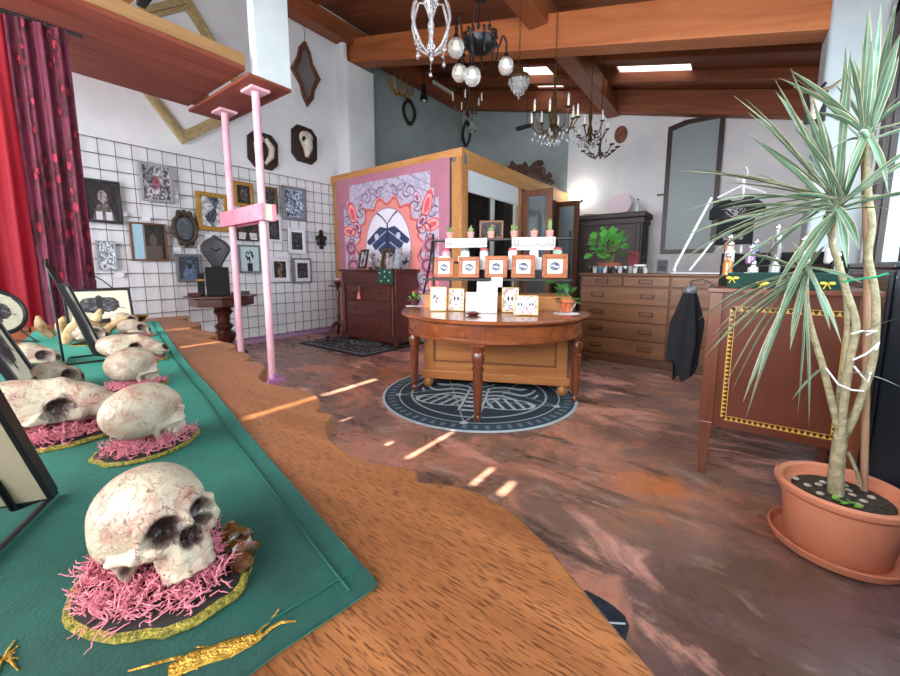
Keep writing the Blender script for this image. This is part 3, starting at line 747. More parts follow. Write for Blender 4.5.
for zz in np.arange(1.4, 2.4, .01):
    d_ = Vector(_c) ; v_ = Vector((pA.x, pA.y, zz)) - d_
    yy = CY - F_PX * (v_.dot(Vector(_u))) / v_.dot(Vector(_f))
    if yy > 213: q = zz
cb = thing('cross_brace', 'short pink timber clamp tying the two mezzanine posts together', 'brace', T(mid.x, mid.y, q, la))
for s_, nm in ((-1, 'clamp_board'), (1, 'clamp_board')):
    MB().box((0, s_ * .056, 0), (ln + .26, .03, .15)).build(nm, mat('brace_pink', (224, 126, 150), .5, c2=(232, 150, 168), scale=8), cb, bevel=.004)
MB().box((ln / 2 + .085, 0, 0), (.06, .08, .15)).build('end_block', mat('brace_cream', (222, 218, 206), .6), cb, bevel=.004)

# ------------------------------------------------------------------ curtains at the left
def curtain(name, label, x0, y0, x1, y1, z0, z1, folds, amp, colfn, seed, trans=.35, nx=110, nz=200):
    ln = math.hypot(x1 - x0, y1 - y0); a = math.atan2(y1 - y0, x1 - x0)
    img = colfn(nz, nx)
    def bend(X, Z):
        u = (X / ln + .5); v = (Z / (z1 - z0) + .5)
        return amp * (np.sin(u * folds * 2 * np.pi + 1.2 * np.sin(3 * v + seed)) * (.6 + .4 * (1 - v)) + .3 * np.sin(u * folds * 4.3 * np.pi + 2 * v))
    o = ink(name, ln, z1 - z0, img, None, T((x0 + x1) / 2, (y0 + y1) / 2, (z0 + z1) / 2, a), print_mat('curtain_' + str(seed), .75, 0, trans), bend=bend)
    o.data.shade_smooth(); return tag(o, label, 'curtain')
def col_red(h, w): 
    im = np.zeros((h, w, 3)) + np.array([.60, .03, .13]); im *= (.92 + .12 * smoothn(h, w, 10, 3))[..., None]; return im
def col_lace(h, w):
    im = np.zeros((h, w, 3)) + np.array([.40, .12, .22])
    a = smoothn(h, w, 40, 5); b_ = smoothn(h, w, 22, 9)
    Y, X = np.mgrid[0:h, 0:w]
    # flower motifs
    rnd = np.random.default_rng(4)
    for _ in range(70):
        cy, cx = rnd.random() * h, rnd.random() * w; r_ = rnd.uniform(3, 6); th = np.arctan2(Y - cy, X - cx); rad = np.hypot((Y - cy) * 1.0, (X - cx) * .55)
        pet = rad < r_ * (1 + .35 * np.cos(5 * th + rnd.random() * 6)); cen = rad < r_ * .4
        im[pet] = (.30, .06, .12); im[cen] = (.72, .14, .28)
    im[a > .78] = (.22, .05, .10); im[(b_ > .62) & (a < .6)] *= .8
    return np.clip(im, 0, 1)
curtain('red_curtain', 'plain crimson curtain hanging at the mezzanine end', -3.86, .16, -3.82, .56, .02, MZ - .06, 3, .02, col_red, 1, .35)
curtain('lace_curtain', 'dark red lace curtain with flower pattern beside plain crimson curtain', -3.80, .44, -3.74, .72, .02, MZ - .06, 3.5, .022, col_lace, 2, .25)
rod = MB().tube([(-3.83, .0, MZ - .05), (-3.77, .80, MZ - .05)], .012, 10).build('curtain_rod', M_black, smooth=50); tag(rod, 'thin black rod carrying the red curtains', 'curtain rod')

# ------------------------------------------------------------------ wire grid on the left wall
M_gridw = mat('grid_wire', (120, 104, 100), .5, .4)
GX = XL + .045
gr = thing('wire_grid', 'brown wire grid panel covering the white left wall behind the pictures', 'wire grid', T(GX, 0, 0))
gv = MB().tube([(0, 0, .06), (0, 0, 2.54)], .0045, 5); gv = gv.build('wire', M_gridw, gr, smooth=60); gv.location = (0, .65, 0)
y = .80
while y < 4.42:
    c = gv.copy(); COL.objects.link(c); c.location = (0, y, 0); y += .15
gh = MB().tube([(0, .65, 0), (0, 4.40, 0)], .0045, 5).build('wire', M_gridw, gr, smooth=60); gh.location = (-.009, 0, .07)
z = .07 + .1645
while z < 2.56:
    c = gh.copy(); COL.objects.link(c); c.location = (-.009, 0, z); z += .1645
# ------------------------------------------------------------------ pictures on the grid
def art(kind, h, w, seed):
    Y, X = np.mgrid[0:h, 0:w]; u = (X + .5) / w * 2 - 1; v = (Y + .5) / h * 2 - 1
    n1 = smoothn(h, w, 8, seed)[..., None]; n2 = smoothn(h, w, 16, seed + 1)[..., None]
    im = np.zeros((h, w, 3)); rad = np.hypot(u, v * 1.0)
    if kind == 'portrait':           # pale bust on dark ground
        im[:] = (.16, .14, .15); im += .12 * (n1 - .5)
        head = np.hypot(u * 1.25, (v + .25) * 1.1) < .38; bod = (v > .12) & (np.abs(u) < .35 + .5 * (v - .1))
        im[bod] = (.38, .34, .34); im[head] = (.55, .50, .49); im += .3 * (n2 - .5) * (head | bod)[..., None]
        im[(v > .55) & (np.abs(np.abs(u) - .33) < .2)] = (.80, .80, .82)
    elif kind == 'floral':
        im[:] = (.48, .47, .50); im += .75 * (n2 - .5); r_ = (rad < .38) & (n1[..., 0] > .4); im[r_] = im[r_] * .4 + np.array([.62, .22, .28]) * .6
    elif kind == 'mosaic':
        im[:] = (.62, .65, .68); im += .8 * (n2 - .5)
    elif kind == 'blind':            # light-blue strip beside a dark figure
        im[:] = (.15, .14, .13); im += .1 * (n1 - .5); fig = (np.hypot((u - .25) * 1.5, v + .1) < .35) | ((v > .2) & (np.abs(u - .25) < .5)); im[fig] = (.34, .30, .28)
        im[u < -.28] = (.62, .78, .84); im[(np.abs(u + .28) < .05)] = (.5, .45, .4)
    elif kind == 'madonna':
        im[:] = (.24, .28, .34); tri = (np.abs(u) < .15 + .42 * (v + .75)) & (v > -.65); im[tri] = (.36, .46, .56); f = np.hypot(u, (v + .2) * .9) < .25; im[f] = (.14, .16, .2); im += .25 * (n2 - .5)
    elif kind == 'sketch':
        im[:] = (.70, .70, .72); a = np.abs(u + .25 * np.sin(3 * v)) < .30 + .2 * np.sin(5 * v); im[a] = (.28, .30, .36); im += .45 * (n2 - .5); im[np.hypot(u - .1, v + .55) < .18] = (.35, .35, .4)
    elif kind == 'arch':
        im[:] = (.14, .12, .12); a = np.hypot(u * 1.1, v * .9) < .62; im[a] = (.30, .27, .27); im += .35 * (n2 - .5)
    elif kind == 'tree':
        im[:] = (.30, .20, .20); c = np.hypot(u, (v + .25)) < .62; im[c] = (.10, .09, .09); im[(np.abs(u) < .10 + .25 * np.maximum(v - .4, 0)) & (v > -.2)] = (.08, .07, .07)
        im[(v > .35) & (np.abs(u) > .18 + .2 * np.maximum(v - .4, 0))] = (.78, .77, .76); im += .15 * (n2 - .5)
    elif kind == 'blue':
        im[:] = (.50, .55, .62); im += .9 * (n2 - .5); im[rad < .25] *= .6
    elif kind == 'plant':
        im[:] = (.74, .82, .84); c = (np.hypot(u, v + .25) < .45) & (n2[..., 0] > .38); im[c] = (.08, .08, .09); im[(np.abs(u) < .30) & (v > .35)] = (.14, .13, .14); im[(np.abs(u) < .08) & (v > -.2)] = (.1, .1, .1)
    elif kind == 'figure':
        im[:] = (.15, .13, .13); a = (np.abs(u + .1 * np.sin(4 * v)) < .32) & (v > -.7); im[a] = (.46, .36, .30); im += .35 * (n2 - .5)
        im[np.hypot(u + .1, v + .5) < .2] = (.1, .09, .1)
    elif kind == 'dark':
        im[:] = (.17, .16, .18); im += .5 * (n2 - .45)
    elif kind == 'label':
        im[:] = (.93, .92, .90); im[(np.abs(v) < .5) & (n2[..., 0] > .62)] = (.3, .3, .32)
    return np.clip(im, .02, .98)
FM = {'black': mat('frame_black', (30, 26, 26), .4), 'silver': mat('frame_silver', (168, 168, 172), .5, .2, c2=(140, 140, 146), scale=40, bump=.5), 'brown': mat('frame_brown', (110, 70, 44), .45),
      'grey': mat('frame_grey', (130, 130, 136), .5, c2=(104, 104, 110), scale=40, bump=.4), 'gold': mat('frame_gold', (190, 148, 72), .38, .45, c2=(150, 108, 44), scale=45, bump=.8, bscale=90),
      'bronze': mat('frame_bronze', (120, 96, 48), .4, .4, c2=(86, 66, 34), scale=45, bump=.6), 'white': mat('frame_white', (214, 212, 224), .5), 'wood': mat('frame_wood', (150, 96, 56), .45, c2=(120, 70, 38), scale=30)}
M_fglass = mat('picture_glass', (255, 255, 255), .03, trans=1, ior=1.02)
def framed(label, c, w, h, fm, kind, seed, border=.10, mount=0.0, depth=.03, M=None, name='framed_picture', group='pictures hung on the wire grid', cat='picture', res=34):
    """frame whose front looks along local -Y; origin at the back centre"""
    root = thing(name, label, cat, M, group)
    b_ = border * min(w, h); f = MB()
    for sx in (-1, 1):
        f.prism([(sx * w / 2, -h / 2), (sx * w / 2, h / 2), (sx * (w / 2 - b_), h / 2 - b_), (sx * (w / 2 - b_), -h / 2 + b_)][::sx], 0, depth, M=Matrix.Rotation(math.pi / 2, 4, 'X'))
    for sz in (-1, 1):
        f.prism([(-w / 2, sz * h / 2), (w / 2, sz * h / 2), (w / 2 - b_, sz * (h / 2 - b_)), (-w / 2 + b_, sz * (h / 2 - b_))][::-sz], 0, depth, M=Matrix.Rotation(math.pi / 2, 4, 'X'))
    f.build('frame', FM[fm] if isinstance(fm, str) else fm, root, bevel=min(.006, b_ * .25))
    wi, hi = w - 2 * b_, h - 2 * b_
    if mount:
        mo = MB().b2((-wi / 2, -depth * .45, -hi / 2), (wi / 2, -.002, hi / 2)).build('mount', mat('mount_white', (222, 220, 226), .7), root); wi *= 1 - mount; hi *= 1 - mount
    a = art(kind, int(res * max(1, h / w)), int(res * max(1, w / h)), seed) if isinstance(kind, str) else kind
    ink('picture_print', wi, hi, a, root, T(0, -depth * .5 - .001, 0))
    return root
def wallM(x0, y0, x1, y1, X):
    """place on the left wall (front looks to +X): returns matrix, width, height from the outline in the photograph"""
    a = onx(x0, (y0 + y1) / 2, X); b_ = onx(x1, (y0 + y1) / 2, X); t_ = onx((x0 + x1) / 2, y0, X); l_ = onx((x0 + x1) / 2, y1, X)
    return T(X, (a.y + b_.y) / 2, (t_.z + l_.z) / 2, math.pi / 2), abs(b_.y - a.y), t_.z - l_.z
PX_ = GX + .006
pics = [((83, 180, 121, 223), 'black', 'portrait', 'black framed dark portrait with two pale cards, next to the lace curtain', .10, 0),
        ((140, 164, 172, 202), 'silver', 'floral', 'silver framed grey floral picture with a rose-red centre', .09, 0),
        ((97, 241, 116, 270), 'silver', 'mosaic', 'pale silvery mosaic picture below the dark portrait', .06, 0),
        ((130, 223, 167, 261), 'brown', 'blind', 'thin brown framed dark figure with a pale blue strip', .06, 0),
        ((176, 254, 202, 282), 'grey', 'madonna', 'grey framed veiled blue figure under the oval ornate frame', .12, 0),
        ((196, 193, 228, 231), 'gold', 'sketch', 'large gold framed sketch of a dark blue figure', .15, 0),
        ((233, 182, 253, 207), 'gold', 'arch', 'small gold framed dark arch picture beside the first pink post', .18, 0),
        ((261, 187, 277, 213), 'bronze', 'dark', 'bronze framed dark picture half behind the pink clamp', .18, 0),
        ((282, 187, 305, 220), 'grey', 'blue', 'grey framed pale blue picture, highest beside the pilaster', .12, 0),
        ((236, 217, 257.5, 241), 'black', 'tree', 'black framed picture of a dark spreading tree', .07, 0),
        ((266, 217, 281, 242), 'white', 'arch', 'white framed dark arch picture behind the tall pink post', .16, 0),
        ((238, 245, 260, 273), 'grey', 'plant', 'silver-grey framed black plant on a pale teal ground', .09, 0),
        ((288, 228, 305, 254), 'white', 'dark', 'white framed dark print right below the pale blue picture', .10, .22),
        ((270, 257, 289, 282), 'white', 'figure', 'white framed tan figure print, low by the tall pink post', .10, .22),
        ((293, 258, 311, 283), 'grey', 'dark', 'grey framed dark print with wide white mount, lowest near the candle stand', .09, .30)]
for i, (r_, fm, kd, lb, bo, mo) in enumerate(pics):
    M_, w_, h_ = wallM(*r_, PX_); framed(lb, None, w_, h_, fm, kd, 20 + i * 3, bo, mo, .025, M_)
# ornate oval frame
def oval_ornate(label, r_, seed, name='oval_frame'):
    M_, w_, h_ = wallM(*r_, PX_); root = thing(name, label, 'picture', M_, 'pictures hung on the wire grid')
    f = MB(); n = 40
    pts = [(w_ / 2 * .86 * math.cos(2 * math.pi * i / n) * (1 + .05 * math.cos(12 * 2 * math.pi * i / n)), -.034, h_ / 2 * .86 * math.sin(2 * math.pi * i / n) * (1 + .05 * math.cos(12 * 2 * math.pi * i / n))) for i in range(n)]
    f.tube(pts, .020 + .03 * w_ / 2, 8, closed=True)
    for s_ in (1, -1):
        for dx_ in (-.06, 0, .06): f.sph((dx_, -.034, s_ * h_ * (.45 - abs(dx_) * .4)), (.035, .015, .05), 8, 6)
    f.build('carved_frame', mat('carved_dark', (48, 38, 34), .45, c2=(76, 60, 50), scale=40, bump=.6), root, smooth=60)
    d = MB(); d.lathe([(w_ / 2 * .85, 0), (w_ / 2 * .85, .006)], 32, sy=h_ / w_, M=T(0, -.002, 0, rx=math.pi / 2)); d.build('dark_panel', mat('panel_slate', (70, 72, 80), .3, c2=(40, 40, 44), scale=12), root)
    c = MB(); c.tube([(w_ * .18 * math.cos(t) - .01, -.011, h_ * .24 * math.sin(t)) for t in np.linspace(.6, 5.4, 16)], .008, 6); c.build('motif', mat('motif_grey', (130, 130, 136), .5), root, smooth=60)
oval_ornate('dark carved oval frame above the veiled blue figure', (171, 212, 197, 245), 3)
M_, w_, h_ = wallM(315, 229, 326, 250, PX_)
root = thing('wall_ornament', 'small black carved ornament hanging alone on the grid near the pilaster', 'ornament', M_)
o = MB(); o.sph((0, -.02, 0), (w_ * .38, .02, h_ * .28), 10, 7); o.sph((0, -.02, h_ * .34), (w_ * .2, .018, h_ * .13), 8, 6); o.sph((0, -.02, -h_ * .34), (w_ * .22, .018, h_ * .14), 8, 6)
for s_ in (-1, 1): o.sph((s_ * w_ * .38, -.02, .02), (w_ * .14, .015, h_ * .12), 8, 6); o.sph((s_ * w_ * .3, -.02, -h_ * .2), (w_ * .13, .015, h_ * .1), 8, 6)
o.build('carving', FM['black'], root, smooth=60)
# price tags clipped to the wires
for i, (x_, y_) in enumerate([(122, 214), (146, 219), (174, 196), (119, 275), (201, 247), (196, 258), (177, 249), (208, 236), (218, 253), (262, 246), (279, 247), (285, 254), (249, 210), (303, 223)]):
    p = onx(x_, y_, GX + .006); o = MB().box((0, 0, 0), (.003, .085, .05)).build('price_tag', mat('tag_white', (232, 230, 240), .6)); o.location = p
    tag(o, 'small blank white price tag clipped to the wire grid', 'price tag', 'price tags on the wire grid')

# ------------------------------------------------------------------ on the white wall above the grid
WX = XL + .004
# tilted big gilt frame, empty
qd = [onx(x_, y_, XL + .03) for x_, y_ in ((73, 28), (180, -2), (262, 105), (193, 136))]
cc = sum(qd, Vector()) / 4; e1 = ((qd[1] - qd[0]) + (qd[2] - qd[3])) / 2; e2 = ((qd[0] - qd[3]) + (qd[1] - qd[2])) / 2
W_, H_ = e1.length, e2.length; an = math.atan2(e1.z, e1.y)
root = thing('askew_picture_frame', 'large empty gilt frame hung askew on the left wall behind the mezzanine', 'frame', T(WX, cc.y, cc.z, math.pi / 2) @ Matrix.Rotation(-an, 4, 'Y'))
M_gilt = mat('gilt_pale', (186, 166, 122), .45, .1, c2=(160, 140, 98), scale=20, bump=.4)
for nm, b0, b1, dp in (('outer_moulding', 0, .07, .06), ('inner_moulding', .07, .12, .035)):
    f = MB()
    def mit(w, h, b_): 
        for sx in (-1, 1): f.prism([(sx * w / 2, -h / 2), (sx * w / 2, h / 2), (sx * (w / 2 - b_), h / 2 - b_), (sx * (w / 2 - b_), -h / 2 + b_)][::sx], 0, dp, M=Matrix.Rotation(math.pi / 2, 4, 'X'))
        for sz in (-1, 1): f.prism([(-w / 2, sz * h / 2), (w / 2, sz * h / 2), (w / 2 - b_, sz * (h / 2 - b_)), (-w / 2 + b_, sz * (h / 2 - b_))][::-sz], 0, dp, M=Matrix.Rotation(math.pi / 2, 4, 'X'))
    mit(W_ - 2 * b0, H_ - 2 * b0, b1 - b0); f.build(nm, M_gilt, root, bevel=.006)
# plaques with small animal skulls
def plaque(label, r_, flip):
    M_, w_, h_ = wallM(*r_, WX); root = thing('skull_plaque', label, 'plaque', M_ @ Matrix.Rotation(.04, 4, 'Y'), 'skull plaques on the left wall')
    k = .22
    oc = [(-w_ / 2, -h_ / 2 + k * w_), (-w_ / 2 + k * w_, -h_ / 2), (w_ / 2 - k * w_, -h_ / 2), (w_ / 2, -h_ / 2 + k * w_), (w_ / 2, h_ / 2 - k * w_), (w_ / 2 - k * w_, h_ / 2), (-w_ / 2 + k * w_, h_ / 2), (-w_ / 2, h_ / 2 - k * w_)]
    MB().prism(oc, 0, .03, M=Matrix.Rotation(math.pi / 2, 4, 'X')).build('board', mat('plaque_dark', (52, 38, 34), .5), root, bevel=.005)
    M_b = mat('bone_white', (214, 208, 196), .5, c2=(180, 168, 150), scale=30)
    if flip:
        b_ = MB()
        for s_ in (-1, 1):
            b_.tube([(s_ * .02, -.05, h_ * .33), (s_ * w_ * .24, -.06, h_ * .12), (s_ * w_ * .22, -.06, -h_ * .12), (s_ * w_ * .04, -.05, -h_ * .36)], [.035, .05, .045, .02], 8)
        b_.build('jaw_bone', M_b, root, smooth=60)
    else:
        b_ = MB(); b_.sph((0, -.07, h_ * .16), (w_ * .28, .06, h_ * .2), 12, 8); b_.tube([(0, -.07, h_ * .1), (w_ * .05, -.08, -h_ * .12), (w_ * .03, -.06, -h_ * .34)], [.1, .075, .03], 10); b_.build('skull', M_b, root, smooth=60)
        e_ = MB()
        for s_ in (-1, 1): MB().sph((s_ * w_ * .15, -.115, h_ * .1), (.035, .025, .04), 8, 6).build('eye_socket', mat('socket_dark', (40, 30, 28), .8), root, smooth=60)
plaque('dark octagonal plaque with curved jaw bones behind the tall pink post', (247, 133, 277, 169), True)
plaque('dark octagonal plaque with a pale animal skull under the lozenge mirror', (291, 127, 316, 163), False)
# lozenge mirror
M_, w_, h_ = wallM(290, 41, 320, 107, WX); root = thing('lozenge_mirror', 'lozenge-shaped mirror in a curvy brown wooden frame', 'mirror', M_)
base = [(0, .5), (.16, .36), (.22, .2), (.42, .06), (.5, 0), (.42, -.06), (.26, -.22), (.2, -.36), (0, -.5), (-.16, -.36), (-.22, -.2), (-.42, -.06), (-.5, 0), (-.42, .06), (-.26, .22), (-.2, .36)]
f = MB(); n = len(base); ou = [(x_ * w_, y_ * h_) for x_, y_ in base]; inn = [(x_ * w_ * .66, y_ * h_ * .76) for x_, y_ in base]
vs_ = [(x_, 0, y_) for x_, y_ in ou] + [(x_, -.05, y_) for x_, y_ in [(a_ * .93, c_ * .95) for a_, c_ in ou]] + [(x_, -.035, y_) for x_, y_ in inn] + [(x_, 0, y_) for x_, y_ in inn]
fs_ = []
for j in range(3):
    for i in range(n): fs_.append((j * n + i, (j + 1) * n + i, (j + 1) * n + (i + 1) % n, j * n + (i + 1) % n)[::-1])
f.add(vs_, fs_); f.build('frame', wood('walnut', (74, 42, 28), (112, 68, 44), 'Z', 6, .4), root, smooth=35)
MB().prism([(x_ * 1.02, y_ * 1.02) for x_, y_ in inn], .008, .014, M=Matrix.Rotation(math.pi / 2, 4, 'X')).build('mirror_glass', mat('mirror_dim', (140, 136, 138), .2, .35), root)
MB().tube([(0, -.02, h_ * .5), (0, -.006, h_ * .5 + .35)], .004, 5).build('hanging_wire', M_wire, root)

# ------------------------------------------------------------------ pedestal table before the grid
M_mahog = wood('mahogany', (48, 18, 14), (80, 36, 28), 'Z', 6, .28, 8, coat=.3)
M_mahx = wood('mahogany_x', (48, 18, 14), (80, 36, 28), 'X', 6, .28, 8, coat=.3)
pc = onz(222, 298, .78); k_ = 5.35 / pc.to_2d().length; pt = (pc.x * k_, pc.y * k_)
tz = EYE - .075 * k_ * 0 - .0
PT = thing('pedestal_table', 'dark mahogany pedestal table with a turned column in front of the grid', 'table', T(pt[0], pt[1], 0, VIEW(222)))
TH = .80
MB().lathe([(.37, TH - .03), (.385, TH - .02), (.385, TH - .008), (.37, TH)], 8).build('table_top', M_mahx, PT, bevel=.003)
MB().lathe([(.34, TH - .12), (.34, TH - .03)], 8).build('apron', M_mahx, PT, bevel=.003)
MB().lathe([(.10, .05), (.16, .09), (.12, .13), (.15, .18), (.085, .22), (.12, .28), (.13, .33), (.075, .38), (.11, .43), (.065, .47), (.07, .55), (.11, .60), (.08, .64), (.16, TH - .12)], 16).build('column', M_mahog, PT, smooth=40)
for i in range(4):
    a = math.pi / 4 + i * math.pi / 2; f = MB(); f.tube([(.08 * math.cos(a), .08 * math.sin(a), .13), (.2 * math.cos(a), .2 * math.sin(a), .09), (.32 * math.cos(a), .32 * math.sin(a), .03)], [.05, .04, .03], 8); f.build('foot', M_mahog, PT, smooth=50)
# black heart-shaped mirror on a stand plus black boxes, all standing on the pedestal table
base = [(0, .56), (.06, .5), (.2, .42), (.36, .34), (.5, .18), (.5, .02), (.4, -.12), (.3, -.26), (.2, -.42), (.16, -.5), (-.16, -.5), (-.2, -.42), (-.3, -.26), (-.4, -.12), (-.5, .02), (-.5, .18), (-.36, .34), (-.2, .42), (-.06, .5)]
def onPT(x_, y_, dz_=0): return T(pt[0], pt[1], TH + dz_, VIEW(222)) @ T(x_, y_, 0)
root = thing('shield_mirror', 'black shield-shaped mirror standing on black box atop the pedestal table', 'mirror', onPT(-.03, .05, .331))
sw, sh_ = .31, .36
fr_ = MB(); fr_.prism([(x_ * sw, y_ * sh_ + sh_ / 2) for x_, y_ in base][::-1], 0, .02, M=Matrix.Rotation(math.pi / 2, 4, 'X')); fr_.build('frame', FM['black'], root, bevel=.006)
MB().prism([(x_ * sw * .8, y_ * sh_ * .8 + sh_ / 2) for x_, y_ in base][::-1], .02, .024, M=Matrix.Rotation(math.pi / 2, 4, 'X')).build('mirror_glass', mat('mirror_smoke', (84, 84, 90), .15, .8), root)
fm_ = MB(); fm_.tube([(-.05, -.026, .22), (0, -.028, .19), (.05, -.026, .22)], .008, 6); fm_.tube([(0, -.028, .19), (0, -.028, .1)], .006, 6); fm_.build('relief', FM['black'], root, smooth=50)
def bx(name, label, cat, M, d, m_):
    o = MB().b2((-d[0] / 2, -d[1] / 2, 0), (d[0] / 2, d[1] / 2, d[2])).build(name, m_, bevel=.004); o.matrix_local = M; return tag(o, label, cat)
M_blk = mat('black_velvet_box', (15, 13, 15), .8)
root = thing('display_box', 'tall black box on the pedestal table carrying the shield mirror', 'box', onPT(-.03, .03, .001))
MB().b2((-.12, -.09, 0), (.12, .09, .325)).build('box_body', M_blk, root, bevel=.006); MB().b2((-.123, -.093, .325), (.123, .093, .33)).build('lid', M_blk, root)
root = thing('display_box', 'slim upright black box beside the tall black box on the pedestal table', 'box', onPT(-.20, .0, .001))
MB().b2((-.035, -.03, 0), (.035, .03, .26)).build('box_body', M_blk, root, bevel=.004); MB().b2((-.036, -.031, .17), (.036, .031, .19)).build('gold_band', M_gold, root)
for i, (x_, y_, w2) in enumerate(((-.27, -.10, .12), (.14, -.14, .09), (.25, .02, .09))):
    root = thing('trinket_box', ['flat dark trinket box left on the pedestal table rim', 'small dark trinket box before the tall black box', 'small dark trinket box near the edge of the pedestal table'][i], 'box', onPT(x_, y_, .001))
    MB().b2((-w2 / 2, -.04, 0), (w2 / 2, .04, .03)).build('box_body', M_mahx, root, bevel=.003); MB().b2((-w2 / 2 - .004, -.044, .03), (w2 / 2 + .004, .044, .038)).build('lid', M_mahx, root, bevel=.002)
# ------------------------------------------------------------------ timber partition with the tapestry
M_lumber = wood('lumber', (178, 118, 62), (206, 150, 92), 'Z', 4, .6, 10, dark=(120, 70, 34))
M_lumx = wood('lumber_x', (178, 118, 62), (206, 150, 92), 'X', 4, .6, 10)
M_lumy = wood('lumber_y', (178, 118, 62), (206, 150, 92), 'Y', 4, .6, 10)
PX, PY, PH = -3.10, 4.40, 2.69
part = thing('timber_partition', 'raw timber stud partition boxing off the back corner, tapestry hung on it', 'partition', T(PX, PY, 0))
MB().b2((-.08, -.08, 0), (.08, .08, PH - .11)).build('post', M_lumber, part, bevel=.006)
MB().b2((-2.66, -.06, 0), (-2.55, .06, PH - .11)).build('post', M_lumber, part, bevel=.006)
MB().b2((-2.69, -.08, PH - .11), (.08, .08, PH)).build('top_beam', M_lumx, part, bevel=.006)
MB().b2((-.07, .08, PH - .24), (.07, 3.88, PH)).build('top_beam', M_lumy, part, bevel=.006)
MB().b2((-.06, 1.62, 0), (.06, 1.74, PH - .24)).build('post', M_lumber, part, bevel=.006)
MB().b2((-.06, 3.76, 0), (.06, 3.88, PH - .24)).build('post', M_lumber, part, bevel=.006)
MB().b2((-2.55, .0, .0), (-.08, .03, PH - .11)).build('backing_board', mat('board_pale', (206, 196, 180), .8), part)
br = mat('steel_bracket', (150, 150, 150), .4, .8)
f = MB(); f.b2((.08, -.03, PH - .2), (.084, .03, PH - .06)); f.b2((-.075, -.084, PH - .17), (-.01, -.08, PH - .11)); f.build('bracket', br, part)
for (y0, y1) in ((.08, 1.62),):
    MB().b2((.02, y0, 2.16), (.05, y1, PH - .24)).build('fascia_panel', mat('fascia_white', (214, 218, 222), .5), part)
for y_ in (.82, 1.56): MB().b2((-.02, y_ - .03, 0), (.05, y_ + .03, 2.16)).build('mullion', mat('mullion_pale', (176, 176, 170), .5), part)
M_gl = mat('door_glass', (150, 146, 144), .03, trans=1, ior=1.15, spec=.6)
for y0, y1 in ((.08, .79), (.85, 1.53)): MB().b2((.0, y0, .3), (.008, y1, 2.16)).build('pane', M_gl, part)
MB().b2((-.02, .08, 0), (.05, 1.62, .3)).build('kick_panel', M_lumy, part)
def col_dark(h, w):
    im = np.zeros((h, w, 3)) + np.array([.46, .40, .38]); im += .12 * (smoothn(h, w, 30, 8)[..., None] - .5); return np.clip(im, 0, 1)
curtain('dark_curtain', 'dark brown curtain hanging behind the partition glass', PX - .22, PY + .12, PX - .22, PY + 1.6, .05, 2.35, 12, .03, col_dark, 3, .05, nz=8)
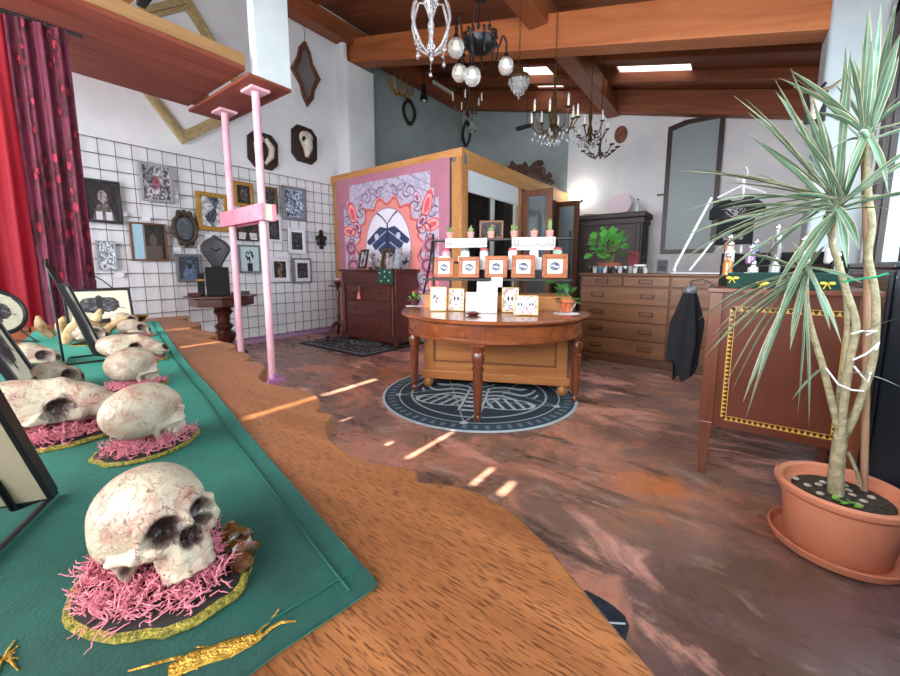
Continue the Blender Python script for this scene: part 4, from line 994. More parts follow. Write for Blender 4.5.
# tapestry
def tapestry(h, w, W, Hh):
    Y, X = np.mgrid[0:h, 0:w]; u = ((X + .5) / w - .5) * W; z = (.5 - (Y + .5) / h) * Hh       # metres from the centre
    im = np.zeros((h, w, 3)) + np.array([.70, .46, .54]); im *= (.96 + .07 * smoothn(h, w, 30, 2))[..., None]
    au = np.abs(u); zz = z - .05
    panel = (au < 1.02) & (np.abs(zz) < 1.08) & ~((au > .86) & (np.abs(zz) > .84)) & ~((au > .94) & (np.abs(zz) > .70))
    n1 = smoothn(h, w, 34, 4)[..., None]; n2 = smoothn(h, w, 60, 6)
    im[panel] = np.array([.74, .70, .78])
    gl = panel & (n2 > .55) & (zz > .45); im[gl] = (.66, .64, .74)
    # scroll leaves around the ring
    rad = np.hypot(au, zz - .05); th = np.arctan2(zz - .05, au)
    halo = panel & (rad < .74 + .06 * np.cos(14 * th)) ; im[halo] = (.88, .55, .52)
    rim = panel & (np.abs(rad - (.70 + .05 * np.cos(14 * th))) < .02); im[rim] = (.80, .38, .40)
    def blob(cx, cy, a, b, rot, col, ring=None):
        c, s = math.cos(rot), math.sin(rot); p = ((au - cx) * c + (zz - cy) * s) / a; q = (-(au - cx) * s + (zz - cy) * c) / b
        d = np.hypot(p, q); im[panel & (d < 1)] = col
        if ring is not None: im[panel & (np.abs(d - .62) < .14)] = ring
    for cx, cy, a, b, r, c, g in ((.80, .62, .22, .09, 1.2, (.86, .36, .40), (.93, .62, .60)), (.90, .34, .17, .09, .2, (.88, .38, .42), (.94, .66, .64)), (.70, .40, .12, .07, .8, (.55, .30, .38), (.84, .70, .76)),
                                  (.86, .06, .15, .13, .3, (.74, .52, .60), (.55, .30, .40)), (.82, -.24, .17, .14, -.4, (.76, .54, .62), (.55, .30, .40)), (.92, -.52, .12, .2, .3, (.86, .40, .46), (.92, .64, .64)),
                                  (.66, -.56, .14, .08, -.7, (.60, .36, .46), (.85, .72, .78)), (.80, -.86, .2, .1, .3, (.88, .42, .46), (.93, .66, .66)), (.45, -.92, .2, .09, -.2, (.75, .5, .6), (.55, .3, .4)),
                                  (.62, .74, .1, .06, 2., (.62, .40, .50), (.86, .76, .82)), (.30, .92, .16, .06, .3, (.72, .66, .76), (.52, .48, .60))):
        blob(cx, cy, a, b, r, c, g)
    for sx_, sy_, rm, tw in ((.74, .30, .14, 1), (.88, .14, .12, -1), (.80, -.10, .16, 1), (.90, -.34, .12, -1), (.70, -.44, .13, 1), (.86, -.66, .14, -1), (.56, -.74, .14, 1), (.60, .62, .12, -1), (.92, .52, .10, 1), (.36, -.84, .13, -1), (.18, -.98, .12, 1), (.46, .84, .12, 1), (.16, .90, .10, -1)):
        q1 = np.hypot(au - sx_, zz - sy_); q2 = np.arctan2(zz - sy_, au - sx_)
        im[panel & (q1 < rm) & (q1 > .012) & (np.abs(np.sin((q2 + tw * 3.2 * np.log(q1 + .02)) / 1.0)) < .32) & (rad > .60)] = (.46, .28, .37)
    sw = panel & (rad > .76) & (np.abs(np.sin(11 * au + 4 * np.sin(7 * zz)) - .1) < .09); im[sw] = (.42, .28, .36)
    oval = np.hypot(au / .50, (zz - .05) / .60) < 1; im[oval] = (.90, .88, .93); im[np.abs(np.hypot(au / .50, (zz - .05) / .60) - 1) < .02] = (.70, .52, .62)
    nv = np.array([.20, .25, .38])
    aw = au / 1.12; wing = (aw < .42) & (zz < .34 + .25 * np.minimum(aw, .12) - .75 * np.maximum(aw - .14, 0)) & (zz > -.20 + .34 * np.clip(aw / .42, 0, 1) ** .65 + .02 * np.sin(45 * aw))
    im[oval & wing] = nv
    im[oval & wing & (np.abs(np.sin(20 * zz + 12 * au)) < .22)] = (.62, .66, .76); im[oval & wing & (np.hypot(au - .23, zz - .22) < .05)] = (.75, .77, .84)
    im[oval & (au < .035 + .02 * np.cos(8 * zz)) & (zz < .42) & (zz > -.22)] = nv * .8
    im[oval & (np.abs(au - .015) < .008) & (zz < -.2)] = (.35, .30, .40)
    ant = oval & (np.abs(zz - .40 - 1.3 * au + 2.2 * au * au) < .015) & (au < .22); im[ant] = nv
    for cx, cy in ((.20, -.15), (.27, -.28), (.16, -.33), (.30, -.06), (.22, -.43), (.10, -.44)): im[oval & (np.hypot(au - cx, zz - cy) < .022)] = (.82, .24, .30)
    dots = oval & (n2 > .74) & (zz < -.02) & (au > .08); im[dots] = (.40, .36, .46)
    return np.clip(im, 0, 1)
TW, THt = 2.42, 2.50
o = ink('tapestry', TW, THt, tapestry(330, 320, TW, THt), None, T(PX - .10 - TW / 2, PY - .095, PH - .10 - THt / 2), print_mat('tapestry_cloth', .9), bend=lambda X, Z: .008 * np.sin(X * 9 + Z))
tag(o, 'pink tapestry with a dark moth in an oval and red floral scrolls', 'tapestry')
# double doors standing open
M_dframe = wood('door_walnut', (86, 46, 28), (122, 70, 44), 'Z', 5, .4, 9)
def door(name, label, Y, x0, x1, z1, gm):
    w_ = x1 - x0; t = struct(thing(name, label, 'door', T(x0, Y, 0))); del t['category']
    fr_ = MB(); b_ = .10
    fr_.b2((0, -.02, 0.02), (b_, .02, z1)); fr_.b2((w_ - b_, -.02, .02), (w_, .02, z1)); fr_.b2((b_, -.02, z1 - b_), (w_ - b_, .02, z1)); fr_.b2((b_, -.02, .02), (w_ - b_, .02, .5))
    fr_.build('door_frame', M_dframe, t, bevel=.006)
    MB().b2((b_, -.006, .5), (w_ - b_, .006, z1 - b_)).build('pane', gm, t)
    h_ = MB(); h_.tube([(w_ - .05, -.02, 1.05), (w_ - .05, -.06, 1.05), (w_ - .14, -.06, 1.05)], .009, 8); h_.build('door_handle', mat('brass', (190, 150, 70), .25, .9), t, smooth=50)
yd = onx(523, 192, PX + .08).y; xe = ony(553, 187.5, yd); door('door_1', 'dark framed glazed door leaf standing open beside the white fascia', yd, PX + .09, xe.x, xe.z, mat('glass_smoky', (120, 128, 132), .05, .4, trans=.3, spec=.8))
yd2 = 7.55; xe2 = ony(580, 200, yd2); door('door_2', 'far glazed door leaf standing open next to the dark wardrobe', yd2, PX + .09, xe2.x, xe2.z, mat('glass_blue', (176, 196, 204), .08, .1, trans=.5, spec=.6))
# carved crest on the beam
cp_ = [(507, 169.5), (510, 164), (513, 166), (517, 164.5), (523, 164), (528, 168.5), (531, 165.5), (534, 162), (537, 160), (540, 163), (539, 170), (542, 176), (546, 175), (550, 180), (557, 190)]
q_ = [onx(x_, y_, PX + .01) for x_, y_ in cp_]; zb = PH + .001
pr_ = [(p.y, max(p.z, zb + .03)) for p in q_]; y0c, y1c = pr_[0][0], pr_[-1][0]
root = thing('carved_crest', 'dark carved wooden crest lying along the partition beam', 'carving', T(PX + .03, 0, zb))
po = [(a_, c_ - zb) for a_, c_ in pr_] + [(y1c, 0), (y0c, 0)]
Mz = Matrix(((0, 0, 1, 0), (1, 0, 0, 0), (0, 1, 0, 0), (0, 0, 0, 1)))
M_carve = mat('carving_dark', (62, 36, 28), .5, c2=(92, 58, 44), scale=14, bump=.8, bscale=30)
MB().prism(po, -.03, .03, M=Mz).build('crest_board', M_carve, root, bevel=.01)
sc = MB(); rnd = random.Random(3)
for i in range(26):
    t_ = rnd.random(); k = int(t_ * (len(pr_) - 1)); a_, c_ = pr_[k]; c_ = (c_ - zb) * rnd.uniform(.25, .9); r_ = rnd.uniform(.04, .08)
    a_ += rnd.uniform(-.05, .08)
    sc.tube([(.035, a_ + r_ * (1 - s / 14) * math.cos(s * .6), c_ + r_ * (1 - s / 14) * math.sin(s * .6)) for s in range(10)], .018, 5)
o = sc.build('scrolls', M_carve, root, smooth=60); o['kind'] = 'stuff'

# ------------------------------------------------------------------ dark chest of drawers before the tapestry
M_chest = wood('chest_dark', (56, 22, 17), (88, 40, 30), 'X', 5, .32, 8, coat=.25)
cA = onz(341, 333.5); cB = onz(394, 339.5)
ca = math.atan2(cB.y - cA.y, cB.x - cA.x); CWd = .98
ca = 0.0; CXR, CYF = -3.75, 3.80
CH = 1.09
ch = thing('dark_chest', 'dark mahogany chest of drawers with a hanging pink tassel, before the tapestry', 'chest of drawers', T(CXR, CYF, .0095, ca))
Wc = 1.14
b_ = MB(); b_.b2((-Wc, 0, .10), (0, .44, CH - .03)); b_.build('carcass', M_chest, ch, bevel=.006)
MB().b2((-Wc - .04, -.04, CH - .03), (.04, .46, CH)).build('top', M_chest, ch, bevel=.006)
MB().b2((-Wc - .02, -.025, .06), (.02, .44, .13)).build('plinth', M_chest, ch, bevel=.006)
for x_ in (-Wc + .05, -.05):
    for y_ in (.05, .38): MB().lathe([(.03, 0), (.05, .03), (.035, .06)], 10, (x_, y_, 0)).build('foot', M_chest, ch, smooth=40)
for x_ in (-Wc + .045, -.045):
    MB().lathe([(.03, .14), (.035, .2), (.025, .3), (.032, .5), (.034, .7), (.026, .82), (.036, .86)], 12, (x_, -.012, 0)).build('half_column', M_chest, ch, smooth=40)
dz = [(.15, .37), (.40, .62), (.65, .86)]
for z0, z1 in dz:
    d_ = MB().b2((-Wc + .10, -.018, z0), (-.10, .0, z1)).build('drawer', M_chest, ch, bevel=.006)
    for x_ in (-Wc + .3, -.3): MB().lathe([(.008, 0), (.008, .012), (.016, .02), (.012, .03)], 10, M=T(x_, -.018, (z0 + z1) / 2, rx=math.pi / 2)).build('knob', mat('knob_dark', (50, 26, 20), .3), d_, smooth=40)
MB().b2((-Wc + .02, -.03, .89), (-.02, .0, CH - .035)).build('drawer', M_chest, ch, bevel=.006)
ts = MB(); ts.lathe([(.006, .10), (.012, .09), (.02, .07), (.03, 0)], 10, (-Wc * .62, -.05, .66)); ts.tube([(-Wc * .62, -.05, .76), (-Wc * .62, -.03, .84)], .004, 5)
o = ts.build('tassel', mat('tassel_pink', (206, 120, 108), .8), ch, smooth=40); o['label'] = 'salmon pink tassel'
def onC(x_, y_, z_=0): return T(CXR, CYF, CH + .0102 + z_, ca) @ T(x_, y_, 0)
# green spotted runner folded over the chest end
rn = MB(); rn.b2((-.30, -.052, .0), (.0, .42, .006)); rn.b2((-.30, -.058, -.20), (.0, -.052, .006))
o = rn.build('spotted_runner', mat('cloth_darkgreen', (22, 62, 54), .85), bevel=.002); o.matrix_local = onC(0, 0); tag(o, 'dark green spotted cloth draped over one end of the dark chest', 'cloth')
for i, (x_, z_) in enumerate(((-.25, -.05), (-.15, -.10), (-.05, -.04), (-.22, -.16), (-.08, -.15), (-.15, -.03))):
    MB().lathe([(.012, 0), (.012, .002)], 8, M=T(x_, -.058, z_, rx=math.pi / 2)).build('spot', mat('spot_cream', (200, 200, 180), .8), o)
for i, (x_, w_, h_, fm, kd, lb) in enumerate(((-.88, .25, .30, 'black', 'sketch', 'black framed print leaning at the outer end of the dark chest'), (-.40, .22, .30, 'bronze', 'figure', 'bronze framed figure print in the middle of the dark chest'), (-.16, .15, .30, 'silver', 'mosaic', 'narrow pale framed print on the green spotted cloth'))):
    framed(lb, None, w_, h_, fm, kd, 90 + i, .14, 0, .025, onC(x_, .22, h_ / 2 * math.cos(.2) + .006) @ T(rz=-.25, rx=-.2), group='prints leaning on the dark chest')
for i, (x_, lb) in enumerate(((-.64, 'white glass figurine beside the black framed print'), (-.27, 'white glass figurine beside the bronze framed print'))):
    f = MB(); f.lathe([(.03, 0), (.035, .01), (.015, .03), (.02, .07), (.035, .10), (.03, .14), (.012, .17), (.02, .19), (.024, .21), (.012, .235)], 12); o = f.build('glass_figurine', mat('figurine', (200, 190, 196), .2, c2=(120, 80, 90), scale=30), smooth=40)
    o.matrix_local = onC(x_, .12); tag(o, lb, 'figurine')
for i, (x_, y_) in enumerate(((-.54, .07), (-.48, .05), (-.42, .08), (-.35, .06), (-.30, .10))):
    f = MB(); f.sph((0, 0, .022), (.024, .02, .022), 8, 6); o = f.build('dark_stone', mat('stone_dark', (70, 40, 36), .4), smooth=60); o.matrix_local = onC(x_, y_ - .05); tag(o, 'small dark polished stone lying on the dark chest', 'stone', 'stones on the dark chest')
# candle stand
p = onz(333, 336); st = thing('candle_stand', 'slim dark tripod stand beside the dark chest carrying a flower trinket', 'stand', T(p.x + .20, p.y - .02, .0095))
SH = .84
MB().lathe([(.03, .16), (.04, .22), (.022, .27), (.03, .33), (.018, .40), (.022, .6), (.03, .72), (.018, .76), (.03, SH - .03)], 12).build('column', M_mahog, st, smooth=40)
MB().lathe([(.02, SH - .03), (.13, SH - .02), (.15, SH - .005), (.15, SH)], 20).build('stand_top', M_mahx, st, smooth=40)
for i in range(3):
    a = .5 + i * 2.094; c, s = math.cos(a), math.sin(a)
    MB().tube([(.02 * c, .02 * s, .24), (.10 * c, .10 * s, .22), (.15 * c, .15 * s, .12), (.18 * c, .18 * s, .03), (.24 * c, .24 * s, .022)], [.03, .028, .024, .02, .022], 8).build('foot', M_mahog, st, smooth=50)
tr = thing('flower_trinket', 'small bowl with a pale pink flower standing on the slim tripod', 'ornament', T(p.x + .20, p.y - .02, SH + .01))
MB().lathe([(.03, 0), (.05, .02), (.06, .05), (.05, .06)], 14).build('bowl', M_mahog, tr, smooth=40)
f = MB()
for i in range(6): f.sph((.03 * math.cos(i), .03 * math.sin(i), .10), (.03, .03, .018), 8, 6)
f.build('flower', mat('flower_pale', (220, 190, 200), .6), tr, smooth=60)

# ------------------------------------------------------------------ rugs
def rug_pattern(h, w, seed):
    Y, X = np.mgrid[0:h, 0:w]; u = np.abs((X + .5) / w * 2 - 1); v = np.abs((Y + .5) / h * 2 - 1)
    im = np.zeros((h, w, 3)) + np.array([.11, .11, .13]); n = smoothn(h, w, 26, seed)
    im[np.abs(np.sin(9 * u + 5 * v + 6 * n)) < .18] = (.62, .62, .66); im[(np.hypot(u, v) < .35) & (np.abs(np.sin(30 * np.hypot(u, v))) < .3)] = (.66, .66, .7)
    bd = (np.maximum(u, v) > .9); im[bd] = (.09, .09, .11); im[np.abs(np.maximum(u, v) - .87) < .015] = (.5, .5, .55)
    return im
ra, rb = onz(296, 345.5), onz(363, 357.5); rc = onz(430, 341)
ex = (rb - ra); ry_ = math.atan2(ex.y, ex.x) - .08; RW = ex.length; RD = 1.35
o = ink('rectangular_rug', RW + .1, RD, rug_pattern(90, 120, 3), None, T(0, 0, 0), print_mat('rug_cloth', .95, 300), thick=0)
cn = rb + Vector((math.cos(ry_) * -(RW + .1) / 2 - math.sin(ry_) * RD / 2, math.sin(ry_) * -(RW + .1) / 2 + math.cos(ry_) * RD / 2, 0))
o.matrix_local = T(cn.x, cn.y, .009, ry_, rx=-math.pi / 2); tag(o, 'black rectangular rug with pale scroll pattern under the dark chest', 'rug')
MB().b2((-(RW + .1) / 2, .0005, -RD / 2), ((RW + .1) / 2, .008, RD / 2)).build('backing', mat('rug_back', (28, 28, 32), .9), o)
# round rug with lunar moth drawing under the half-moon table
def disc_ink(name, r, fn, nr, nt_, m, parent=None):
    rr_ = np.linspace(0.0001, r, nr + 1); tt = np.linspace(0, 2 * np.pi, nt_ + 1)[:-1]
    R_, A_ = np.meshgrid(rr_, tt, indexing='ij'); v = np.stack([R_ * np.cos(A_), R_ * np.sin(A_), 0 * R_], -1).reshape(-1, 3)
    i = np.arange(nr * nt_).reshape(nr, nt_); j = np.roll(i, -1, 1); f = np.stack([i, i + nt_, j + nt_, j], -1).reshape(-1, 4)
    me = bpy.data.meshes.new(name); me.from_pydata(v.tolist(), [], f.tolist())
    rm = (rr_[:-1] + rr_[1:]) / 2; am = tt + np.pi / nt_; Rm, Am = np.meshgrid(rm, am, indexing='ij')
    c = fn(Rm * np.cos(Am) / r, Rm * np.sin(Am) / r).reshape(-1, 3); c = np.where(c <= .04045, c / 12.92, ((c + .055) / 1.055) ** 2.4)
    c = np.repeat(np.concatenate([c, np.ones((len(c), 1))], 1), 4, axis=0)
    a = me.color_attributes.new('ink', 'FLOAT_COLOR', 'CORNER'); a.data.foreach_set('color', c.astype(np.float32).reshape(-1)); me.materials.append(m)
    o = bpy.data.objects.new(name, me); COL.objects.link(o); o.parent = parent; return o
def seg(u, v, a, b, w):
    ax, ay = a; bx_, by = b; dx, dy = bx_ - ax, by - ay; t = np.clip(((u - ax) * dx + (v - ay) * dy) / (dx * dx + dy * dy), 0, 1)
    return np.hypot(u - ax - t * dx, v - ay - t * dy) < w
def round_rug(u, v):
    im = np.zeros(u.shape + (3,)) + np.array([.15, .21, .26]); r = np.hypot(u, v); th = np.arctan2(v, u)
    W = np.array([.72, .78, .82]); g = np.array([.40, .48, .54])
    im[(r > .84)] = (.19, .27, .33); im[(r > .88) & (r < .94) & (np.sin(60 * th) > .55)] = g
    im[r > .975] = W; im[np.abs(r - .83) < .008] = W; im[np.abs(r - .70) < .007] = W * .9
    P = [(.83 * math.cos(a), .83 * math.sin(a)) for a in np.radians([-90, -18, 54, 126, 198])]
    for i in range(5): im[seg(u, v, P[i], P[(i + 2) % 5], .007)] = W * .8
    for q in P: im[np.hypot(u - q[0], v - q[1]) < .035] = W
    au = np.abs(u)
    # moth: scalloped wings and ribbed body, drawn in pale lines
    wing = (au < .62) & (v < .34 - .25 * au) & (v > -.28 + .35 * au) ; wr = np.abs(np.sin(26 * np.hypot(au - .05, v - .4) + 3 * np.sin(9 * au)))
    im[wing & (wr < .45)] = W
    low = (np.hypot((au - .28) / .30, (v + .30) / .15) < 1); im[low & (np.abs(np.sin(30 * au + 14 * v)) < .5)] = W * .95; im[np.abs(np.hypot((au - .28) / .30, (v + .30) / .15) - 1) < .06] = W
    body = (au < .10) & (np.abs(v + .22) < .34); im[body] = (.12, .17, .21); im[body & (np.sin(55 * v) > .2) & (au < .08)] = W
    im[(np.abs(au - .10) < .012) & (np.abs(v + .22) < .34)] = W
    return im
RC = (-1.80, 2.85)
TA = math.radians(24)
rg = disc_ink('round_rug', .85, round_rug, 90, 300, print_mat('rug_cloth', .95, 300)); rg.matrix_local = T(RC[0], RC[1], .009, TA); tag(rg, 'round slate-blue rug with pale moth and star drawing under the half-round table', 'rug')
MB().lathe([(.85, 0), (.855, .004), (.85, .0085)], 64, (0, 0, -.0088)).build('border', mat('rug_edge', (190, 200, 206), .9), rg)
# black mat by the desk
pm = onz(628, 625)
mp_ = [onz(x_, y_) for x_, y_ in ((586, 593), (600, 600), (614, 609), (625, 619), (629, 628), (626, 640), (618, 660), (540, 668), (520, 600))]
o = MB().prism([(q.x - pm.x, q.y - pm.y) for q in mp_][::-1], 0, .012).build('dark_mat', mat('mat_navy', (24, 30, 46), .7, c2=(44, 54, 70), scale=30), bevel=.003); o.matrix_local = T(pm.x, pm.y, .0005); tag(o, 'small navy mat with a white line on the floor next to the desk', 'mat')
q1, q2 = onz(600, 626) - pm, onz(625, 627.5) - pm
MB().tube([(q1.x, q1.y, .0125), (q2.x, q2.y, .0125)], .003, 5).build('stripe', mat('stripe_white', (214, 226, 232), .6), o)
# ------------------------------------------------------------------ half-round table with the oak cabinet and display stand
T0 = Vector((-1.70, 2.93, 0)); MT = T(T0.x, T0.y, 0, TA); MTi = MT.inverted()
_d = np.array([math.cos(TA), math.sin(TA), 0]); _n = np.array([-math.sin(TA), math.cos(TA), 0])
def tl(px, py, ly):
    """photo point on the upright plane local-y = ly of the table frame -> local coordinates"""
    r = ray(px, py); p0 = np.array(T0) + _n * ly - _c
    p = _c + r * (float(np.dot(_n, p0)) / float(np.dot(_n, r))); return MTi @ Vector(p)
M_ht = wood('table_oak', (104, 52, 26), (146, 80, 42), 'X', 5, .25, 8, coat=.5)
M_htz = wood('table_oak_z', (92, 44, 24), (126, 66, 38), 'Z', 6, .28, 6, coat=.4)
RGZ = .0095
hm = thing('half_round_table', 'polished half-round oak table on turned legs standing on the round rug', 'table', T(T0.x, T0.y, RGZ, TA))
def half(r, n=40): return [(r * math.cos(math.pi + math.pi * i / n), -.012 + r * math.sin(math.pi + math.pi * i / n)) for i in range(n + 1)]
HT = .752
MB().prism(half(.80), HT - .028, HT).build('table_top', M_ht, hm, smooth=30, bevel=.008)
MB().prism(half(.735), HT - .165, HT - .029).build('apron', M_ht, hm, smooth=30)
def band(r0, r1, z0, z1, a0, a1, n=24):
    mb = MB(); vs_ = []
    for i in range(n + 1):
        a = a0 + (a1 - a0) * i / n; c, s = math.cos(a), math.sin(a)
        vs_ += [(r0 * c, r0 * s - .012, z0), (r1 * c, r1 * s - .012, z0), (r1 * c, r1 * s - .012, z1), (r0 * c, r0 * s - .012, z1)]
    fs_ = [(0, 1, 2, 3), (4 * n + 3, 4 * n + 2, 4 * n + 1, 4 * n)]
    for i in range(n):
        for k in range(4): a = i * 4 + k; b_ = i * 4 + (k + 1) % 4; fs_.append((a, a + 4, b_ + 4, b_))
    return mb.add(vs_, fs_)
PI = math.pi
band(.735, .748, HT - .168, HT - .145, PI, 2 * PI, 40).build('bead', M_ht, hm, smooth=30)
for a0, a1 in ((PI * 1.04, PI * 1.45), (PI * 1.54, PI * 1.96)): band(.735, .741, HT - .125, HT - .055, a0, a1).build('panel', M_ht, hm, smooth=30)
leg = [(.018, 0), (.026, .012), (.03, .03), (.02, .05), (.026, .06), (.03, .10), (.038, .30), (.036, .37), (.044, .385), (.044, .40), (.034, .41), (.045, .45), (.05, .48), (.036, .515), (.046, .53), (.046, HT - .166)]
for x_, y_ in ((-.70, -.10), (.70, -.10), (-.03, -.70)): MB().lathe(leg, 16, (x_, y_, 0)).build('leg', M_htz, hm, smooth=40)
MB().box((-.03, -.735, HT - .115), (.11, .03, .16)).build('leg_block', M_htz, hm, bevel=.005)
# oak cabinet
M_cab = wood('cabinet_oak', (160, 98, 48), (190, 126, 70), 'X', 4, .4, 10)
CBH = .87
cb_ = thing('oak_cabinet', 'golden oak panelled cabinet on bun feet behind the half-round table', 'cabinet', T(T0.x, T0.y, RGZ, TA))
cw = .64
MB().b2((-cw, .02, .17), (cw, .46, CBH - .025)).build('body', M_cab, cb_, bevel=.004)
MB().b2((-cw - .03, .0, .09), (cw + .03, .48, .17)).build('plinth', M_cab, cb_, bevel=.008)
MB().b2((-cw - .02, .0, CBH - .025), (cw + .02, .48, CBH)).build('cabinet_top', M_cab, cb_, bevel=.006)
f = MB()
for x_ in (-cw + .045, cw - .045): f.b2((x_ - .045, .004, .17), (x_ + .045, .02, CBH - .025))
f.b2((-cw + .09, .004, .17), (cw - .09, .02, .25)); f.b2((-cw + .09, .004, CBH - .12), (cw - .09, .02, CBH - .025)); f.build('face_frame', M_cab, cb_, bevel=.003)
f = MB()
for a_, b_ in (((-cw + .09, .010, .25), (-cw + .105, .02, CBH - .12)), ((cw - .105, .010, .25), (cw - .09, .02, CBH - .12)), ((-cw + .105, .010, .25), (cw - .105, .02, .265))): f.b2(a_, b_)
f.build('moulding', wood('oak_dark_mould', (110, 62, 30), (136, 82, 42), 'X', 4, .4), cb_)
for x_ in (-cw + .03, cw - .03):
    for y_ in (.05, .42): MB().lathe([(.025, 0), (.045, .02), (.05, .05), (.03, .09)], 14, (x_, y_, 0)).build('bun_foot', M_cab, cb_, smooth=40)
# stepped black display stand
M_stand = mat('stand_black', (38, 36, 38), .5)
sd = thing('display_stand', 'stepped black metal display stand on top of the oak cabinet', 'display stand', T(T0.x, T0.y, RGZ + CBH + .0005, TA))
ZA, ZM, ZT = 1.015 - CBH, 1.17 - CBH, 1.385 - CBH
def shelf(x0, x1, y0, y1, z_): MB().b2((x0, y0, z_ - .018), (x1, y1, z_)).build('shelf', M_stand, sd, bevel=.002)
shelf(-.66, .66, .05, .17, ZA); shelf(-.64, .66, .18, .28, ZM); shelf(-.64, .68, .30, .42, ZT)
for x_ in (-.655, -.15, .22, .655):
    u_ = MB(); u_.tube([(x_, .05, .012), (x_, .16, ZA - .02), (x_, .29, ZM), (x_, .41, ZT + .06)], .011, 6); u_.tube([(x_, .42, .012), (x_, .41, ZT + .06)], .011, 6); u_.build('upright', M_stand, sd, smooth=50)
def onS(x_, y_, z_, rz=0, rx=0): return T(T0.x, T0.y, RGZ + CBH + .001, TA) @ T(x_, y_, z_, rz, rx)
# five framed roundels
def roundel(seed):
    h = w = 30; Y, X = np.mgrid[0:h, 0:w]; u = (X + .5) / w * 2 - 1; v = (Y + .5) / h * 2 - 1
    im = np.zeros((h, w, 3)) + .93; r = np.hypot(u, v * 1.15); m_ = r < .62; n = smoothn(h, w, 9, seed)
    im[m_] = (.42, .46, .50); im[m_ & (n > .55)] = (.20, .22, .26); im[m_ & (np.abs(v - .1 * np.sin(6 * u)) < .12)] = (.70, .74, .82); im[np.abs(r - .62) < .06] = (.30, .32, .36); return im
M_frw = wood('roundel_frame', (130, 66, 32), (176, 100, 52), 'X', 9, .4)
fl = ['on the stand end by the tapestry', 'second along from the tapestry end', 'in the middle of the stand row', 'with a bluish crest, second from the ivy pot', 'directly above the ivy in terracotta pot']
for i, xc in enumerate((444, 469, 496, 523, 554.5)):
    q = tl(xc, 277.5, .08); s_ = .185 + .006 * i
    framed('wood framed round emblem ' + fl[i], None, s_, s_, M_frw, roundel(60 + i), 0, .2, 0, .025, onS(q.x, .09, ZA + s_ / 2 + .003) @ T(rx=-.18), group='wood framed emblems on the display stand')
# jars and cards on the middle shelf
M_card = mat('card_white', (238, 238, 240), .6)
jl = ['small clear glass jar with a red lid, first on the middle shelf by the tapestry', 'small glass jar with a dark grey lid on the middle shelf', 'glass jar with a red lid above the middle emblem', 'red and white jar on the middle shelf beside the centre upright', 'plain white jar under the second lace cloth', 'green-filled jar with a red lid, last on the middle shelf']
for i, xc in enumerate((446, 465, 484, 512.5, 534, 557.5)):
    q = tl(xc, 256, .23); r_ = thing('display_jar', jl[i], 'jar', onS(q.x, .235, ZM + .001), 'jars on the display stand')
    col = [(190, 150, 160), (206, 214, 216), (176, 186, 180), (226, 224, 228), (228, 230, 232), (140, 176, 150)][i]; lid = [(170, 60, 80), (90, 90, 94), (176, 60, 70), (190, 60, 80), (206, 206, 210), (170, 40, 60)][i]
    MB().lathe([(.036, 0), (.042, .008), (.042, .085), (.034, .098)], 14).build('jar_body', mat('jar_%d' % i, col, .15, coat=.4), r_, smooth=40)
    MB().lathe([(.036, .098), (.036, .118), (.033, .121)], 14).build('lid', mat('jarlid_%d' % i, lid, .4), r_, smooth=40)
    c = MB().box((0, 0, .03), (.105, .003, .055 if i in (0, 1, 5) else .11)).build('shelf_card', M_card); c.matrix_local = onS(q.x + (.0 if i in (0, 1, 5) else .015), .172, ZM - (.012 if i in (0, 1, 5) else .05)); 
    tag(c, ['blank white shelf card below the first red-lidded jar', 'blank white shelf card below the grey-lidded jar', 'tall blank white card below the red-lidded jar over the middle emblem', 'tall blank white card below the red and white jar', 'tall blank white card below the plain white jar', 'blank white shelf card below the green-filled jar'][i], 'card')
# lace cloths over the top shelf
def lace(h, w):
    Y, X = np.mgrid[0:h, 0:w]; im = np.zeros((h, w, 3)) + .90; u = X / w; v = Y / h
    a = np.abs((u * 5) % 1 - .5) * 2; im[(np.abs(v - .72 + .18 * a) < .05)] = (.45, .42, .46); im[(np.hypot((u - .1) * 3.5, v - .35) < .25) & (np.hypot((u - .1) * 3.5, v - .35) > .15)] = (.5, .47, .5); im[(np.hypot((u - .9) * 3.5, v - .35) < .25) & (np.hypot((u - .9) * 3.5, v - .35) > .15)] = (.5, .47, .5)
    im[smoothn(h, w, 20, 3) > .8] = (.72, .7, .74); return im
for x0, x1, hh, lb in ((445.5, 487, .085, 'white cutwork lace cloth on the top shelf nearer the tapestry'), (512, 555.5, .115, 'white cutwork lace cloth on the top shelf above the white jar')):
    a_, b_ = tl(x0, 238, .29), tl(x1, 238, .29); w_ = b_.x - a_.x
    o = ink('lace_cloth', w_, hh, lace(24, 90), None, onS((a_.x + b_.x) / 2, .288, ZT - hh / 2 + .004), print_mat('lace', .9)); tag(o, lb, 'cloth')
    MB().b2((-w_ / 2, 0, hh / 2 - .003), (w_ / 2, .12, hh / 2)).build('cloth_top', mat('lace_white', (228, 226, 230), .9), o)
